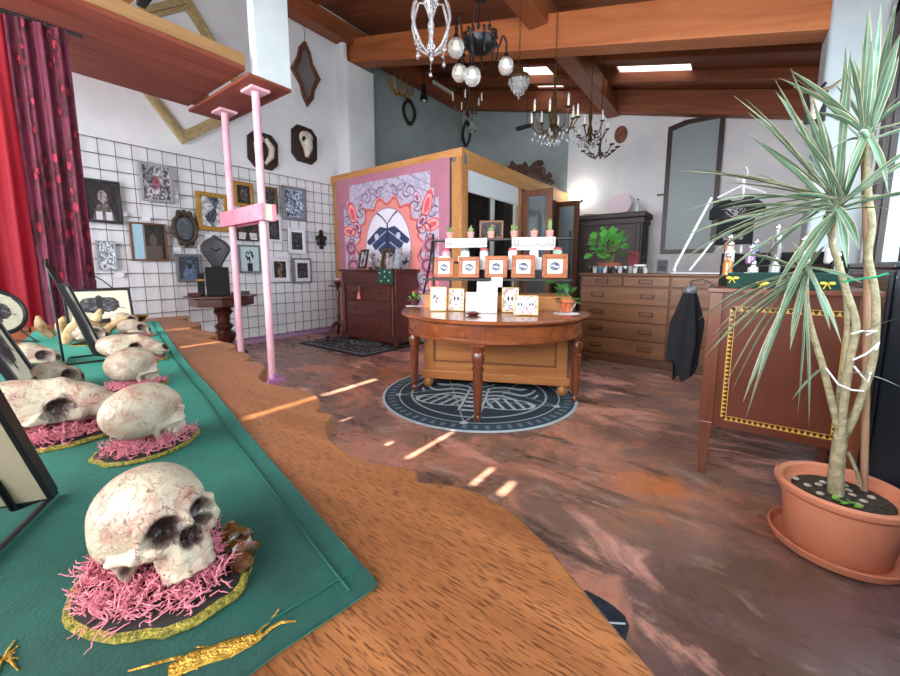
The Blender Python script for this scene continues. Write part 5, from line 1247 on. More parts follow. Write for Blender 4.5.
# cacti in pink pots
M_ppot = mat('pot_pink', (202, 140, 132), .6); M_cac = mat('cactus_green', (92, 122, 74), .7, c2=(130, 150, 90), scale=60)
cl_ = ['spiky aloe in pink pot at the tapestry end of top shelf', 'round cactus in pink pot on the first lace cloth', 'low cactus in pink pot before the leaning picture', 'three-fingered cactus in pink pot on the second lace cloth', 'dark low succulent in pink pot on the second lace cloth', 'tall column cactus in pink pot at the door end of top shelf']
for i, xc in enumerate((449.6, 470.6, 491, 514, 534, 549.6)):
    q = tl(xc, 237, .34); r_ = thing('potted_cactus', cl_[i], 'cactus', onS(q.x, .35, ZT + .0052), 'cacti on the display stand')
    MB().lathe([(.026, 0), (.034, .05), (.037, .05), (.037, .062), (.03, .062), (.028, .055)], 14).build('pot', M_ppot, r_, smooth=40)
    c = MB()
    if i in (0, 4):
        for k in range(9): a = k * .7; c.tube([(0, 0, .055), (.018 * math.cos(a), .018 * math.sin(a), .085), (.035 * math.cos(a), .035 * math.sin(a), .115 if i == 0 else .085)], [.006, .006, .001], 5)
    elif i == 3:
        for k in range(4): c.tube([(.012 * math.cos(k * 1.6), .012 * math.sin(k * 1.6), .055), (.02 * math.cos(k * 1.6), .02 * math.sin(k * 1.6), .09), (.024 * math.cos(k * 1.6), .024 * math.sin(k * 1.6), .12)], [.01, .012, .006], 7)
    elif i == 5: c.lathe([(.014, .055), (.02, .08), (.021, .12), (.018, .15), (.008, .165)], 10)
    else: c.sph((0, 0, .078), (.027, .027, .03), 10, 7); c.tube([(.0, 0, .1), (.005, 0, .125)], .007, 6)
    c.build('cactus_body', M_cac, r_, smooth=60)
framed('reddish framed picture leaning behind the cacti on the top shelf', None, .23, .17, 'brown', 'figure', 77, .12, 0, .02, onS(tl(491.5, 228, .40).x, .405, ZT + .09), group='pictures on the display stand')

# things lying on the half-round table
def onH(px, py, rz=0):
    p = onz(px, py, HT + RGZ); return T(p.x, p.y, HT + RGZ + .0006, TA + rz)
def face(seed):
    h = w = 36; Y, X = np.mgrid[0:h, 0:w]; u = (X + .5) / w * 2 - 1; v = (Y + .5) / h * 2 - 1; im = np.zeros((h, w, 3)) + np.array([.86, .80, .80])
    n = smoothn(h, w, 10, seed); sk = np.hypot(u * 1.3, v + .1) < .72; im[(n > .6)] = (.62, .52, .54); im[sk] = (.93, .92, .92)
    for s in (-1, 1): im[np.hypot((u - s * .25) * 1.4, v + .1) < .24] = (.25, .22, .26)
    im[np.hypot(u * 1.6, v - .25) < .12] = (.35, .3, .34); im[(np.abs(u) < .3) & (np.abs(v - .48) < .05)] = (.45, .4, .42); return im
def facetwo(seed): a = face(seed); return np.concatenate([a, face(seed + 1)], 1)
for px, py, w_, h_, k_, rz, lb in ((438.5, 311, .135, .20, 'label', .15, 'thin gold framed pale print at the tapestry side of the half-round table'), (456.5, 310.8, .135, .185, face(3), -.05, 'gold framed skull drawing behind the tall white sign'), (510, 312.5, .135, .20, face(9), .1, 'gold framed tall skull drawing beside the white sign'), (525.5, 315.5, .185, .15, facetwo(5), .06, 'wide gold framed drawing of two skulls at the front of the table')):
    framed(lb, None, w_, h_, mat('gilt_thin', (196, 170, 110), .4, .3), k_, 33, .06, 0, .014, onH(px, py, rz) @ T(0, 0, h_ / 2 + .002, rx=-.15), group='drawings on the half-round table')
for px, py, w_, h_, lb in ((471.5, 311.5, .10, .16, 'small blank white stand-up sign on the half-round table'), (486.5, 313, .165, .25, 'large blank white stand-up sign on the half-round table')):
    r_ = thing('table_sign', lb, 'sign', onH(px, py, .0)); MB().box((0, 0, h_ / 2), (w_, .003, h_), M=T(rx=-.12)).build('card', M_card, r_); MB().b2((-w_ / 2, -.02, 0), (w_ / 2, .03, .006)).build('base', mat('acrylic', (210, 216, 220), .15, trans=.6), r_)
o = MB().box((0, 0, 0), (.095, .003, .085)).build('shelf_card', M_card); q = tl(497, 282, .045); o.matrix_local = onS(q.x, .046, ZA - .03); tag(o, 'square blank white card hanging under the middle emblem', 'card')
# dish of berries
r_ = thing('berry_dish', 'low dark dish of red berries before the white signs', 'dish', onH(473, 315.5))
MB().lathe([(.03, 0), (.06, .012), (.068, .018), (.05, .012), (.03, .006)], 18).build('dish', mat('dish_dark', (70, 50, 50), .4), r_, smooth=40)
for i in range(12): MB().sph((.04 * math.cos(i * 2.4) * (i / 12) ** .5, .04 * math.sin(i * 2.4) * (i / 12) ** .5, .02), .010, 7, 5).build('berry', mat('berry', (120, 40, 46), .35), r_, smooth=60)
# paper doilies and little plants
def leafball(mb, n, r0, r1, zc, ls, seed, droop=.2):
    rnd = random.Random(seed); leaves = []
    for i in range(n):
        a = rnd.uniform(0, 6.283); e_ = rnd.uniform(-.3, 1.3); d = Vector((math.cos(a) * math.cos(e_), math.sin(a) * math.cos(e_), math.sin(e_))); p = d * rnd.uniform(r0, r1) + Vector((0, 0, zc)); leaves.append((p, d, rnd.uniform(.7, 1.25) * ls, rnd.uniform(0, 6.28)))
    return leaves
def leaf_mesh(name, m_, ln=1, wd=.6, cup=.12):
    """oval leaf, base at origin, along +X, gently cupped, thin but solid"""
    out = [(0, 0), (.12, .16), (.35, .42), (.6, .5), (.82, .36), (1, 0)]
    top = [(x_ * ln, y_ * wd, cup * (y_ * 2) ** 2 * .5 - .12 * x_ * x_) for x_, y_ in out]; bot = [(x_ * ln, -y_ * wd, cup * (y_ * 2) ** 2 * .5 - .12 * x_ * x_) for x_, y_ in out[1:-1]]
    mid = [(x_ * ln, 0, -.12 * x_ * x_ - .02) for x_, y_ in out[1:-1]]
    vs_ = top + bot + mid; n = len(out); B = n; Cc = n + len(bot); fs_ = []
    for s in (0, 1):
        rim = top if s == 0 else None
    ti = list(range(n)); bi = [0] + list(range(B, B + n - 2)) + [n - 1]; mi_ = [0] + list(range(Cc, Cc + n - 2)) + [n - 1]
    for i in range(n - 1):
        for ed, fl_ in ((ti, 1), (bi, -1)):
            q_ = [mi_[i], mi_[i + 1], ed[i + 1], ed[i]]; q2 = []
            for z_ in q_:
                if z_ not in q2: q2.append(z_)
            if len(q2) > 2: fs_.append(tuple(q2[::fl_]))
    ob = MB().add(vs_, fs_).build(name, m_, smooth=80); me = ob.data; bpy.data.objects.remove(ob); return me
def put_leaves(root, me, leaves, name='leaf'):
    for p, d, s_, ro in leaves:
        q_ = d.to_track_quat('X', 'Z'); o = bpy.data.objects.new(name, me); COL.objects.link(o); o.parent = root
        o.matrix_local = Matrix.Translation(p) @ q_.to_matrix().to_4x4() @ Matrix.Rotation(math.sin(ro) * .7, 4, 'X') @ Matrix.Scale(s_, 4)
M_leafg = mat('leaf_green', (70, 132, 54), .45, c2=(44, 100, 44), scale=8); M_leafl = mat('leaf_lime', (120, 176, 70), .5)
LF1 = leaf_mesh('leaf', M_leafg); LF2 = leaf_mesh('leaf', M_leafl, wd=.8)
def doily(px, py, r, lb, at=None):
    o = MB().lathe([(r, 0), (r, .002)], 20).build('paper_doily', mat('doily', (226, 226, 232), .8)); M_ = onH(px, py) if at is None else T(T0.x, T0.y, HT + RGZ + .0006, TA) @ T(at[0], at[1], 0); o.matrix_local = M_; tag(o, lb, 'doily')
doily(415, 306, .09, 'white paper doily under the small flowering plant'); doily(None, None, .10, 'white paper doily under the ivy pot', (.60, -.20))
M_ = onH(415, 305.5) @ T(0, 0, .0025); r_ = thing('potted_plant', 'tiny red-flowering plant in a dark pot on the half-round table', 'plant', M_)
MB().lathe([(.03, 0), (.045, .03), (.05, .055), (.042, .055), (.03, .045)], 14).build('pot', mat('pot_dark', (74, 40, 36), .4), r_, smooth=40)
put_leaves(r_, LF2, leafball(None, 16, .02, .045, .06, .04, 4))
f = MB()
for k in range(3): f.tube([(0, 0, .06), (.01 * k - .01, .01, .10), (.012 * k - .012, .012, .125)], .0025, 4)
f.build('stem', M_leafg, r_)
for k in range(4): MB().sph((.016 * k - .02, .012 * (k % 2), .115 + .012 * (k % 3)), .010, 7, 5).build('flower', mat('flower_red', (190, 40, 60), .5), r_, smooth=60)
M_ = T(T0.x, T0.y, HT + RGZ + .0031, TA) @ T(.60, -.20, 0); r_ = thing('potted_plant', 'green ivy in a terracotta pot held in a wire stand on the half-round table', 'plant', M_)
MB().lathe([(.04, .012), (.058, .085), (.062, .085), (.062, .105), (.052, .105), (.05, .09)], 16).build('pot', mat('terracotta_small', (198, 104, 62), .6), r_, smooth=40)
w_ = MB()
for k in range(6):
    a = k * PI / 3; w_.tube([(.06 * math.cos(a), .06 * math.sin(a), .003), (.045 * math.cos(a), .045 * math.sin(a), .012), (.085 * math.cos(a + .4), .085 * math.sin(a + .4), .09)], .0025, 5)
w_.tube([(.085 * math.cos(i * .4), .085 * math.sin(i * .4), .09) for i in range(16)], .0025, 5, closed=True)
w_.build('wire_stand', mat('wire_steel', (150, 150, 150), .3, .8), r_, smooth=50)
put_leaves(r_, LF1, leafball(None, 34, .03, .09, .12, .05, 8))
MB().tube([(0, 0, .09), (.01, 0, .14), (-.03, .01, .2), (-.09, .0, .24)], .004, 5).build('stem', M_leafg, r_)
put_leaves(r_, LF1, [(Vector((-.09, 0, .24)), Vector((-1, 0, .1)), .09, 1)])

# ------------------------------------------------------------------ big oak drawer chest (counter)
M_dr = wood('drawer_oak', (102, 62, 36), (136, 88, 54), 'X', 4, .42, 10)
M_drd = wood('drawer_oak_frame', (84, 50, 30), (112, 70, 44), 'X', 4, .45, 10)
DX0, DY0, DH = -1.56, 4.80, 1.06; da = -.055
dc = thing('drawer_counter', 'long oak counter of flat drawers with label-holder handles at the back', 'drawer unit', T(DX0, DY0, 0, da))
DW = 1.98
MB().b2((0, .02, .08), (DW, .55, DH - .03)).build('carcass', M_drd, dc, bevel=.004)
MB().b2((-.02, -.015, DH - .03), (DW + .02, .57, DH)).build('counter_top', M_drd, dc, bevel=.005)
MB().b2((-.01, 0, 0), (DW + .01, .55, .085)).build('plinth', M_drd, dc, bevel=.006)
M_pull = mat('pull_dark', (70, 44, 30), .4, .3)
def drawer(x0, x1, z0, z1, pulls):
    d_ = MB().b2((x0, 0, z0), (x1, .022, z1)).build('drawer', M_dr, dc, bevel=.003); zc_ = (z0 + z1) / 2
    for xp in pulls:
        h_ = MB()
        for a_, b_ in (((-.07, -.012, -.024), (-.062, 0, .024)), ((.062, -.012, -.024), (.07, 0, .024)), ((-.062, -.012, .018), (.062, 0, .024)), ((-.062, -.018, -.024), (.062, 0, -.014))): h_.b2(a_, b_)
        h_.build('pull', M_pull, d_, M=T(xp, 0, zc_))
half_ = DW / 2
for c0 in (.03, half_ + .012):
    wd = half_ - .042
    drawer(c0, c0 + wd * .49, .915, 1.02, (c0 + wd * .25,)); drawer(c0 + wd * .51, c0 + wd, .915, 1.02, (c0 + wd * .75,))
    for k in range(4):
        z1 = .895 - k * .202; drawer(c0, c0 + wd, z1 - .186, z1, (c0 + wd * .2, c0 + wd * .78))
def onD(x_, y_, z_=0, rz=0): return T(DX0, DY0, DH + .0008 + z_, da) @ T(x_, y_, 0, rz)
def dpx(px, py, ly=.0):
    q = ony(px, py, DY0 + ly); return (T(DX0, DY0, 0, da).inverted() @ q).x
# row of mugs
MUGC = [(40, 36, 38), (196, 188, 178), (60, 110, 150), (206, 210, 214), (46, 44, 46), (60, 58, 62), (190, 190, 190), (36, 34, 36), (150, 150, 150), (214, 212, 208), (70, 66, 66), (196, 196, 196)]
MUGL = ['black', 'cream with a dark drawing', 'blue patterned', 'white with blue marks', 'black with pale ring', 'dark grey', 'light grey patterned', 'plain black glossy', 'mid grey', 'white with dark drawing', 'charcoal', 'pale grey at the row end']
def mugcol(i):
    a = MUGC[i]; return mat('mug_%d' % i, a, .25, c2=tuple(int(255 - v * .8) if i % 2 else int(v * .6 + 60) for v in a), scale=26, contrast=(.52, .56))
for i in range(12):
    x_ = dpx(590 + i * 5.1, 270, .1); r_ = thing('mug', MUGL[i] + ' mug standing in the row on the drawer counter', 'mug', onD(x_, .10, 0, 1.3 + .5 * (i % 3)), 'mugs on the drawer counter')
    MB().lathe([(.023, 0), (.025, .004), (.025, .082), (.0225, .082), (.021, .01)], 16).build('cup', mugcol(i), r_, smooth=40)
    MB().tube([(.024, 0, .065), (.041, 0, .062), (.045, 0, .045), (.040, 0, .024), (.024, 0, .02)], .0045, 6).build('handle', mugcol(i), r_, smooth=50)
# potted round-leaf plant
xp = dpx(608, 268, .3); r_ = thing('potted_plant', 'bushy round-leaved plant in a terracotta trough on the drawer counter', 'plant', onD(xp, .33))
MB().lathe([(.12, 0), (.15, .10), (.155, .10), (.155, .125), (.14, .125), (.13, .1)], 20, sy=.7).build('pot', mat('terracotta_mid', (150, 76, 58), .6), r_, smooth=40)
MB().lathe([(.135, .105), (.02, .115)], 16, sy=.7).build('soil', mat('soil', (42, 32, 28), .95), r_)
LF3 = leaf_mesh('leaf', mat('leaf_round', (66, 140, 54), .4, c2=(100, 168, 84), scale=4), wd=1.0)
put_leaves(r_, LF3, leafball(None, 70, .06, .25, .27, .10, 21))
rnd = random.Random(2)
for k in range(7):
    a = k * .9; MB().tube([(.04 * math.cos(a), .03 * math.sin(a), .11), (.07 * math.cos(a), .06 * math.sin(a), .25), (.13 * math.cos(a), .10 * math.sin(a), .40)], .006, 5).build('stem', mat('stem_green', (110, 120, 60), .6), r_, smooth=50)
# red card behind the plant, white box, picture, ledge
o = bx('red_board', 'dark red board leaning behind the round-leaved plant', 'board', onD(xp + .24, .52), (.12, .02, .26), mat('board_red', (120, 34, 46), .6))
o = bx('paper_box', 'white box standing behind the row of mugs', 'box', onD(dpx(640, 266, .2), .24), (.12, .08, .10), M_card)
framed('square grey framed engraving leaning on the drawer counter by the mirror', None, .13, .155, 'grey', 'dark', 111, .12, 0, .016, onD(dpx(665.5, 265, .2), .10, .08) @ T(rx=-.15), group='counter pictures')
# T-shirt display: white slanted frame with a black printed shirt
M_wm = mat('stand_white', (224, 228, 230), .35)
x0_ = dpx(676, 268, .1); x1_ = dpx(700, 268, .1)
sh = thing('shirt_stand', 'white slanted metal stand on the drawer counter holding the black shirt', 'stand', onD(0, .30))
s_ = MB()
xa, xb_ = dpx(676, 264, .3), dpx(712, 200, .3)
xc_, xd_ = dpx(692, 264, .3), dpx(716, 225, .3)
s_.tube([(xa, -.1, .03), (xb_, .02, .80)], .014, 8); s_.build('slanted_bar', M_wm, sh, smooth=50)
MB().tube([(xa + .02, -.1, .0), (xa + .02, -.1, .12)], .010, 6).build('foot_bar', M_wm, sh)
MB().tube([(xc_, -.08, .03), (xd_, .02, .36)], .012, 8).build('slanted_bar', M_wm, sh, smooth=50)
MB().b2((xa - .02, -.16, 0), (xd_ + .4, .1, .012)).build('base_plate', mat('acrylic_pale', (190, 200, 204), .2), sh)
MB().tube([(xb_ + .3, .06, .0), (xb_ + .26, .05, 1.0)], .012, 8).build('upright_bar', M_wm, sh)
hk = MB(); hk.tube([(xb_ + .24 + .05 * math.sin(t), .05, .95 + .07 * (1 - math.cos(t))) for t in np.linspace(-1.5, 2.6, 9)], .006, 6); hk.tube([(xb_ + .05, .05, .80), (xb_ + .25, .05, .90), (xb_ + .45, .05, .80)], .012, 6); hk.build('hanger', mat('hanger_clear', (210, 214, 216), .25), sh, smooth=50)
def tee():
    mb = MB(); w, h = .21, .60
    out = [(-.10, .58), (-.18, .56), (-.30, .46), (-.30, .33), (-.20, .34), (-.20, .0), (.20, .0), (.20, .34), (.30, .33), (.30, .46), (.18, .56), (.10, .58), (.05, .545), (-.05, .545)]
    mb.prism(out[::-1], 0, .05, M=Matrix.Rotation(PI / 2, 4, 'X')); return mb
M_tee = mat('shirt_black', (20, 20, 23), .85)
r_ = thing('printed_shirt', 'black T-shirt with a pale grey printed emblem hanging on the white stand', 'shirt', onD(xb_ + .23, .33, .30) @ T(rz=-.30) @ Matrix.Scale(.82, 4))
tee().build('shirt_cloth', M_tee, r_, bevel=.012)
h_ = w_ = 40; Yg, Xg = np.mgrid[0:h_, 0:w_]; ug = (Xg + .5) / w_ * 2 - 1; vg = (Yg + .5) / h_ * 2 - 1
im = np.zeros((h_, w_, 3)) + np.array([.08, .08, .09]); ng = smoothn(h_, w_, 9, 5); au = np.abs(ug)
im[(np.hypot(ug, vg) < .85) & (np.abs(np.sin(7 * au + 5 * vg + 3 * ng)) < .3)] = (.62, .62, .64); im[(au < .25) & (np.abs(vg) < .5) & (ng > .5)] = (.5, .5, .53)
ink('shirt_print', .26, .20, im, r_, T(0, -.0508, .40))
im2 = np.zeros((20, 40, 3)) + np.array([.08, .08, .09]); im2[smoothn(20, 40, 10, 6) > .55] = (.55, .55, .58); ink('shirt_print', .22, .07, im2, r_, T(0, -.0508, .09))

# ------------------------------------------------------------------ dark wardrobe, tall mirror and bits on the back wall
M_ward = wood('ward_dark', (34, 18, 16), (56, 32, 27), 'Z', 4, .5, 9)
WXc0, WXc1, WYf, WHt = -2.56, -1.42, 7.64, 2.12
wd_ = thing('dark_wardrobe', 'tall dark carved wardrobe against the back wall behind the counter', 'wardrobe', T(WXc0, WYf, 0))
Ww = WXc1 - WXc0
MB().b2((0, .03, .08), (Ww, .60, WHt - .10)).build('carcass', M_ward, wd_, bevel=.005)
MB().b2((-.06, -.04, WHt - .10), (Ww + .06, .62, WHt)).build('cornice', M_ward, wd_, bevel=.02)
MB().b2((-.03, 0, WHt - .20), (Ww + .03, .6, WHt - .10)).build('frieze', M_ward, wd_, bevel=.006)
MB().b2((-.02, 0, 0), (Ww + .02, .6, .1)).build('plinth', M_ward, wd_, bevel=.006)
for x0, x1 in ((.03, Ww / 2 - .005), (Ww / 2 + .005, Ww - .03)):
    d_ = MB().b2((x0, 0, .12), (x1, .03, WHt - .21)).build('wardrobe_door', M_ward, wd_, bevel=.004)
    for z0, z1 in ((.2, .8), (.86, 1.3), (1.36, WHt - .28)): MB().b2((x0 + .07, -.012, z0), (x1 - .07, 0, z1)).build('door_panel', M_ward, d_, bevel=.01)
    MB().sph(((x1 - .04) if x0 < .1 else (x0 + .04), -.02, 1.1), .02, 8, 6).build('knob', mat('brass', (190, 150, 70), .25, .9), d_, smooth=60)
for z0, z1 in ((.2, .8), (.86, 1.3), (1.36, WHt - .28)):
    for y0, y1 in ((.08, .28), (.34, .54)): MB().b2((Ww, y0, z0), (Ww + .012, y1, z1)).build('side_panel', M_ward, wd_, bevel=.006)
def onW(x_, y_): return T(WXc0 + x_, WYf + y_, WHt + .0008)
r_ = thing('display_plate', 'oval pale plate standing upright on the dark wardrobe', 'plate', onW(.66, .3))
MB().lathe([(.0, .0), (.12, .0), (.21, .02), (.22, .03), (.2, .03), (.12, .012), (0, .012)], 28, M=T(0, 0, .19, rx=PI / 2 - .12), sy=.85).build('plate_dish', mat('plate_pale', (226, 206, 216), .3), r_, smooth=40)
MB().tube([(-.06, -.04, .006), (-.06, .08, .006), (-.06, .06, .2)], .006, 5).build('plate_stand', M_wire, r_)
r_ = thing('glass_bottle', 'pale glass bottle standing beside the oval plate on the dark wardrobe', 'bottle', onW(.98, .3))
MB().lathe([(.04, 0), (.045, .01), (.045, .15), (.02, .19), (.018, .23), (.024, .24)], 14).build('bottle_glass', mat('bottle_pale', (200, 206, 210), .15, coat=.4), r_, smooth=40); MB().lathe([(.016, .24), (.018, .262)], 10).build('stopper', M_black, r_)
r_ = thing('folded_papers', 'pile of yellowed papers lying on the dark wardrobe near the open door', 'papers', onW(.14, .3))
for k in range(4): MB().b2((-.16, -.12, k * .012), (.16, .12, k * .012 + .009), M=T(rz=.2 * k)).build('sheet', mat('paper_yellow', (170, 146, 110), .9), r_)
# tall mirror / panel with clipped corner
a_ = [ony(x_, y_, YB - .03) for x_, y_ in ((660, 254), (668, 128), (685, 122), (725, 125), (717, 255))]
r_ = thing('tall_mirror', 'tall mirror with a clipped top corner in a dark frame on the back wall', 'mirror', T(a_[0].x, YB - .04, a_[0].z))
pm_ = [(0, 0), (0, a_[1].z - a_[0].z), (a_[2].x - a_[0].x, a_[2].z - a_[0].z + .02), (a_[3].x - a_[0].x, a_[2].z - a_[0].z + .02), (a_[3].x - a_[0].x, 0)]
cx_ = sum(p[0] for p in pm_) / 5; cz_ = sum(p[1] for p in pm_) / 5
def off(p, d): return (p[0] + (d if p[0] < cx_ else -d), p[1] + (d if p[1] < cz_ else -d))
inn = [off(p, .075) for p in pm_]; n = 5; f = MB()
vs_ = [(p[0], 0, p[1]) for p in pm_] + [(p[0], -.03, p[1]) for p in pm_] + [(p[0], -.03, p[1]) for p in inn] + [(p[0], 0, p[1]) for p in inn]; fs_ = []
for j in range(3):
    for i in range(n): fs_.append((j * n + i, (j + 1) * n + i, (j + 1) * n + (i + 1) % n, j * n + (i + 1) % n))
f.add(vs_, fs_).build('frame', mat('mirror_frame_dark', (54, 32, 30), .4), r_)
MB().prism(inn[::-1], .004, .010, M=Matrix.Rotation(PI / 2, 4, 'X')).build('mirror_glass', mat('mirror_grey', (140, 150, 152), .5, .25), r_)
MB().box((-.05, -.02, (a_[1].z - a_[0].z) * .48), (.12, .03, .03)).build('hinge_peg', mat('mirror_frame_dark', (54, 32, 30), .4), r_)
p = ony(621, 134.5, YB - .012); o = MB().lathe([(.0, 0), (.12, 0), (.12, .018), (.09, .026), (0, .026)], 20, M=T(rx=PI / 2), sy=1.35).build('wooden_medallion', mat('medallion', (136, 82, 58), .5, c2=(100, 56, 40), scale=12), smooth=40)
o.matrix_local = T(p.x, YB - .001, p.z); tag(o, 'oval brown wooden medallion high on the back wall', 'medallion')
# globe wall lamp beside the partition
p = ony(578, 194, YB - .20); r_ = thing('globe_lamp', 'glowing white globe lamp on the back wall next to the partition', 'lamp', T(p.x, p.y, p.z))
MB().sph((0, 0, 0), .13, 18, 12).build('globe', mat('globe_glow', (255, 250, 240), .4, emit=(255, 248, 236), estr=10), r_, smooth=60)
MB().tube([(0, .1, -.05), (0, .19, -.10)], .02, 8).build('arm', M_black, r_); MB().lathe([(.05, 0), (.05, .015)], 14, M=T(0, .199, -.10, rx=PI / 2)).build('wall_plate', M_black, r_)
# ------------------------------------------------------------------ chandeliers and lamps
M_cry = mat('crystal', (236, 240, 244), .05, trans=.85, ior=1.45, coat=.6)
M_iron = mat('wrought_iron', (26, 26, 30), .4, .4)
M_brass2 = mat('antique_brass', (104, 76, 46), .35, .6, c2=(60, 44, 32), scale=60)
M_candle = mat('candle_ivory', (236, 228, 206), .5)
M_flame = mat('candle_bulb', (240, 244, 246), .1, trans=.4, coat=.5)
def chain(root, z0, z1, m_, x_=0, y_=0):
    n = max(4, int((z1 - z0) / .06)); c = MB()
    for i in range(n):
        z_ = z0 + (z1 - z0) * (i + .5) / n; h_ = (z1 - z0) / n * .62; a = (i % 2) * PI / 2
        c.tube([(x_ + .010 * math.cos(t) * math.cos(a), y_ + .010 * math.cos(t) * math.sin(a), z_ + h_ * math.sin(t)) for t in np.linspace(0, 2 * PI, 9)[:-1]], .003, 4, closed=True)
    o = c.build('chain', m_, root, smooth=60); o['kind'] = 'stuff'; return o
def ceil_at(p): return zr(p.x) + .155
# large clear bead chandelier
p = dep(431, 30, 3.0); r_ = thing('bead_chandelier', 'clear glass bead chandelier with curved arms hanging before the big beam', 'chandelier', T(p.x, p.y, p.z))
MB().lathe([(.02, -.16), (.035, -.12), (.014, -.07), (.026, 0), (.014, .06), (.03, .12), (.05, .17), (.06, .20), (.03, .23), (.012, .30)], 12).build('stem', M_cry, r_, smooth=40)
for k in range(6):
    a = k * PI / 3 + .2; c, s = math.cos(a), math.sin(a)
    am = MB().tube([(.05 * c, .05 * s, .20), (.11 * c, .11 * s, .22), (.15 * c, .15 * s, .13), (.165 * c, .165 * s, .05), (.14 * c, .14 * s, -.04), (.09 * c, .09 * s, -.13), (.03 * c, .03 * s, -.17)], [.011, .012, .013, .013, .012, .011, .010], 8).build('arm', M_cry, r_, smooth=50)
    b_ = MB()
    for i in range(6): t = i / 5; b_.sph(((.165 - .06 * t) * c, (.165 - .06 * t) * s, .04 - .20 * t - .03 * math.sin(PI * t)), .009, 7, 5)
    b_.build('bead_string', M_cry, r_, smooth=60)['kind'] = 'stuff'
    d = MB(); L_ = .10 + .05 * (k % 3); d.tube([(.12 * c, .12 * s, -.06), (.12 * c, .12 * s, -.06 - L_)], .003, 4); d.sph((.12 * c, .12 * s, -.07 - L_), (.014, .014, .02), 8, 6); d.build('drop', M_cry, r_, smooth=60)
MB().sph((0, 0, -.20), (.016, .016, .026), 8, 6).build('drop', M_cry, r_, smooth=60); MB().sph((.0, 0, .03), .03, 10, 7).build('bead', M_cry, r_, smooth=60)
chain(r_, .30, ceil_at(p) - p.z, M_cry)
# iron lamp with glass globes
p = dep(480, 46, 3.2); r_ = thing('iron_lamp', 'black wrought-iron hanging lamp with four clear glass globes', 'chandelier', T(p.x, p.y, p.z, YAW - PI / 2))
MB().lathe([(.02, -.065), (.05, -.06), (.105, -.03), (.125, .0), (.135, .04), (.122, .04), (.112, .005), (.04, -.035)], 24).build('bowl_band', M_iron, r_, smooth=40)
cr = MB()
for k in range(18):
    a = k * PI / 9; cr.sph((.133 * math.cos(a), .133 * math.sin(a), .07 + .012 * (k % 2)), (.016, .016, .024), 6, 5)
for k in range(9):
    a = k * 2 * PI / 9; c, s = math.cos(a), math.sin(a)
    cr.tube([((.118 + .03 * math.sin(t)) * c, (.118 + .03 * math.sin(t)) * s, .04 - .05 * t + .02 * math.sin(2 * t)) for t in np.linspace(0, 2.6, 7)], .007, 5)
cr.build('crown_cresting', M_iron, r_, smooth=60)
for k in range(3):
    a = k * 2.094 + .3; MB().tube([(.12 * math.cos(a), .12 * math.sin(a), .06), (.04 * math.cos(a), .04 * math.sin(a), .36)], .006, 5).build('hanger_rod', M_iron, r_)
MB().lathe([(.02, .34), (.06, .36), (.05, .42), (.02, .46)], 12).build('canopy', M_iron, r_, smooth=40)
M_glb = mat('globe_clear', (236, 236, 232), .05, trans=.75, ior=1.2, coat=.6)
gl = [((456, 48), .068), ((459.5, 73), .066), ((472.5, 76.5), .067), ((506, 66), .064)]
Mi = (T(p.x, p.y, p.z, YAW - PI / 2)).inverted()
for i, ((gx, gy), gr_) in enumerate(gl):
    g = Mi @ dep(gx, gy, 3.2 + (-.10, .08, -.12, .0)[i]); top = g + Vector((0, 0, gr_ + .035)); s_ = Vector((g.x, g.y, 0)).normalized() * .125
    hgt = .16 if i in (0, 3) else .02
    am = MB(); am.tube([Vector((s_.x, s_.y, .0)) * (1 - t) ** 3 + Vector((s_.x * 1.5, s_.y * 1.5, -.08)) * 3 * t * (1 - t) ** 2 + Vector((s_.x * .6 + g.x * .4, s_.y * .6 + g.y * .4, top.z + hgt * 1.5)) * 3 * t * t * (1 - t) * 1.0 + Vector((g.x, g.y, top.z + hgt * .5)) * t ** 3 for t in np.linspace(0, 1, 12)] + [Vector((g.x, g.y, top.z + hgt * .25)), Vector((g.x, g.y, top.z))], .0085, 6)
    ar = am.build('arm', M_iron, r_, smooth=50)
    MB().lathe([(.018, 0), (.03, -.012), (.02, .03), (.008, .04)], 10, (g.x, g.y, top.z - .036)).build('globe_cap', M_iron, ar, smooth=40)
    MB().sph((g.x, g.y, g.z), (gr_, gr_, gr_ * 1.12), 16, 11).build('globe', M_glb, ar, smooth=60)
    MB().sph((g.x, g.y, g.z + .015), (.022, .022, .034), 8, 6).build('bulb', mat('bulb_warm', (240, 214, 190), .3), ar, smooth=60)
MB().lathe([(.004, 0), (.012, .02), (.006, .05), (.01, .08), (.002, .12)], 8, tuple((Mi @ dep(457, 33, 3.1)))).build('finial', M_iron, r_, smooth=40)
chain(r_, .44, ceil_at(p) - p.z, M_iron)
# small crystal basket pendant
p = dep(519, 82, 4.2); r_ = thing('basket_pendant', 'small crystal basket pendant lamp hanging next to the iron lamp', 'pendant lamp', T(p.x, p.y, p.z))
MB().lathe([(.04, .14), (.05, .12), (.03, .10), (.11, .06), (.115, .04), (.10, .02)], 16).build('crown', M_brass2, r_, smooth=40)
for j, (rr_, z0, n) in enumerate(((.105, .02, 14), (.08, -.03, 11), (.05, -.08, 8), (.0, -.13, 1))):
    for k in range(n):
        a = k * 2 * PI / n; MB().sph((rr_ * math.cos(a), rr_ * math.sin(a), z0 - .02), (.012, .012, .034), 6, 5).build('crystal_drop', M_cry, r_, smooth=60)
MB().lathe([(.09, .04), (.07, -.02), (.04, -.07), (.01, -.12)], 14).build('basket', mat('basket_glass', (200, 190, 180), .15, trans=.4), r_, smooth=60)
chain(r_, .14, ceil_at(p) - p.z, M_brass2)
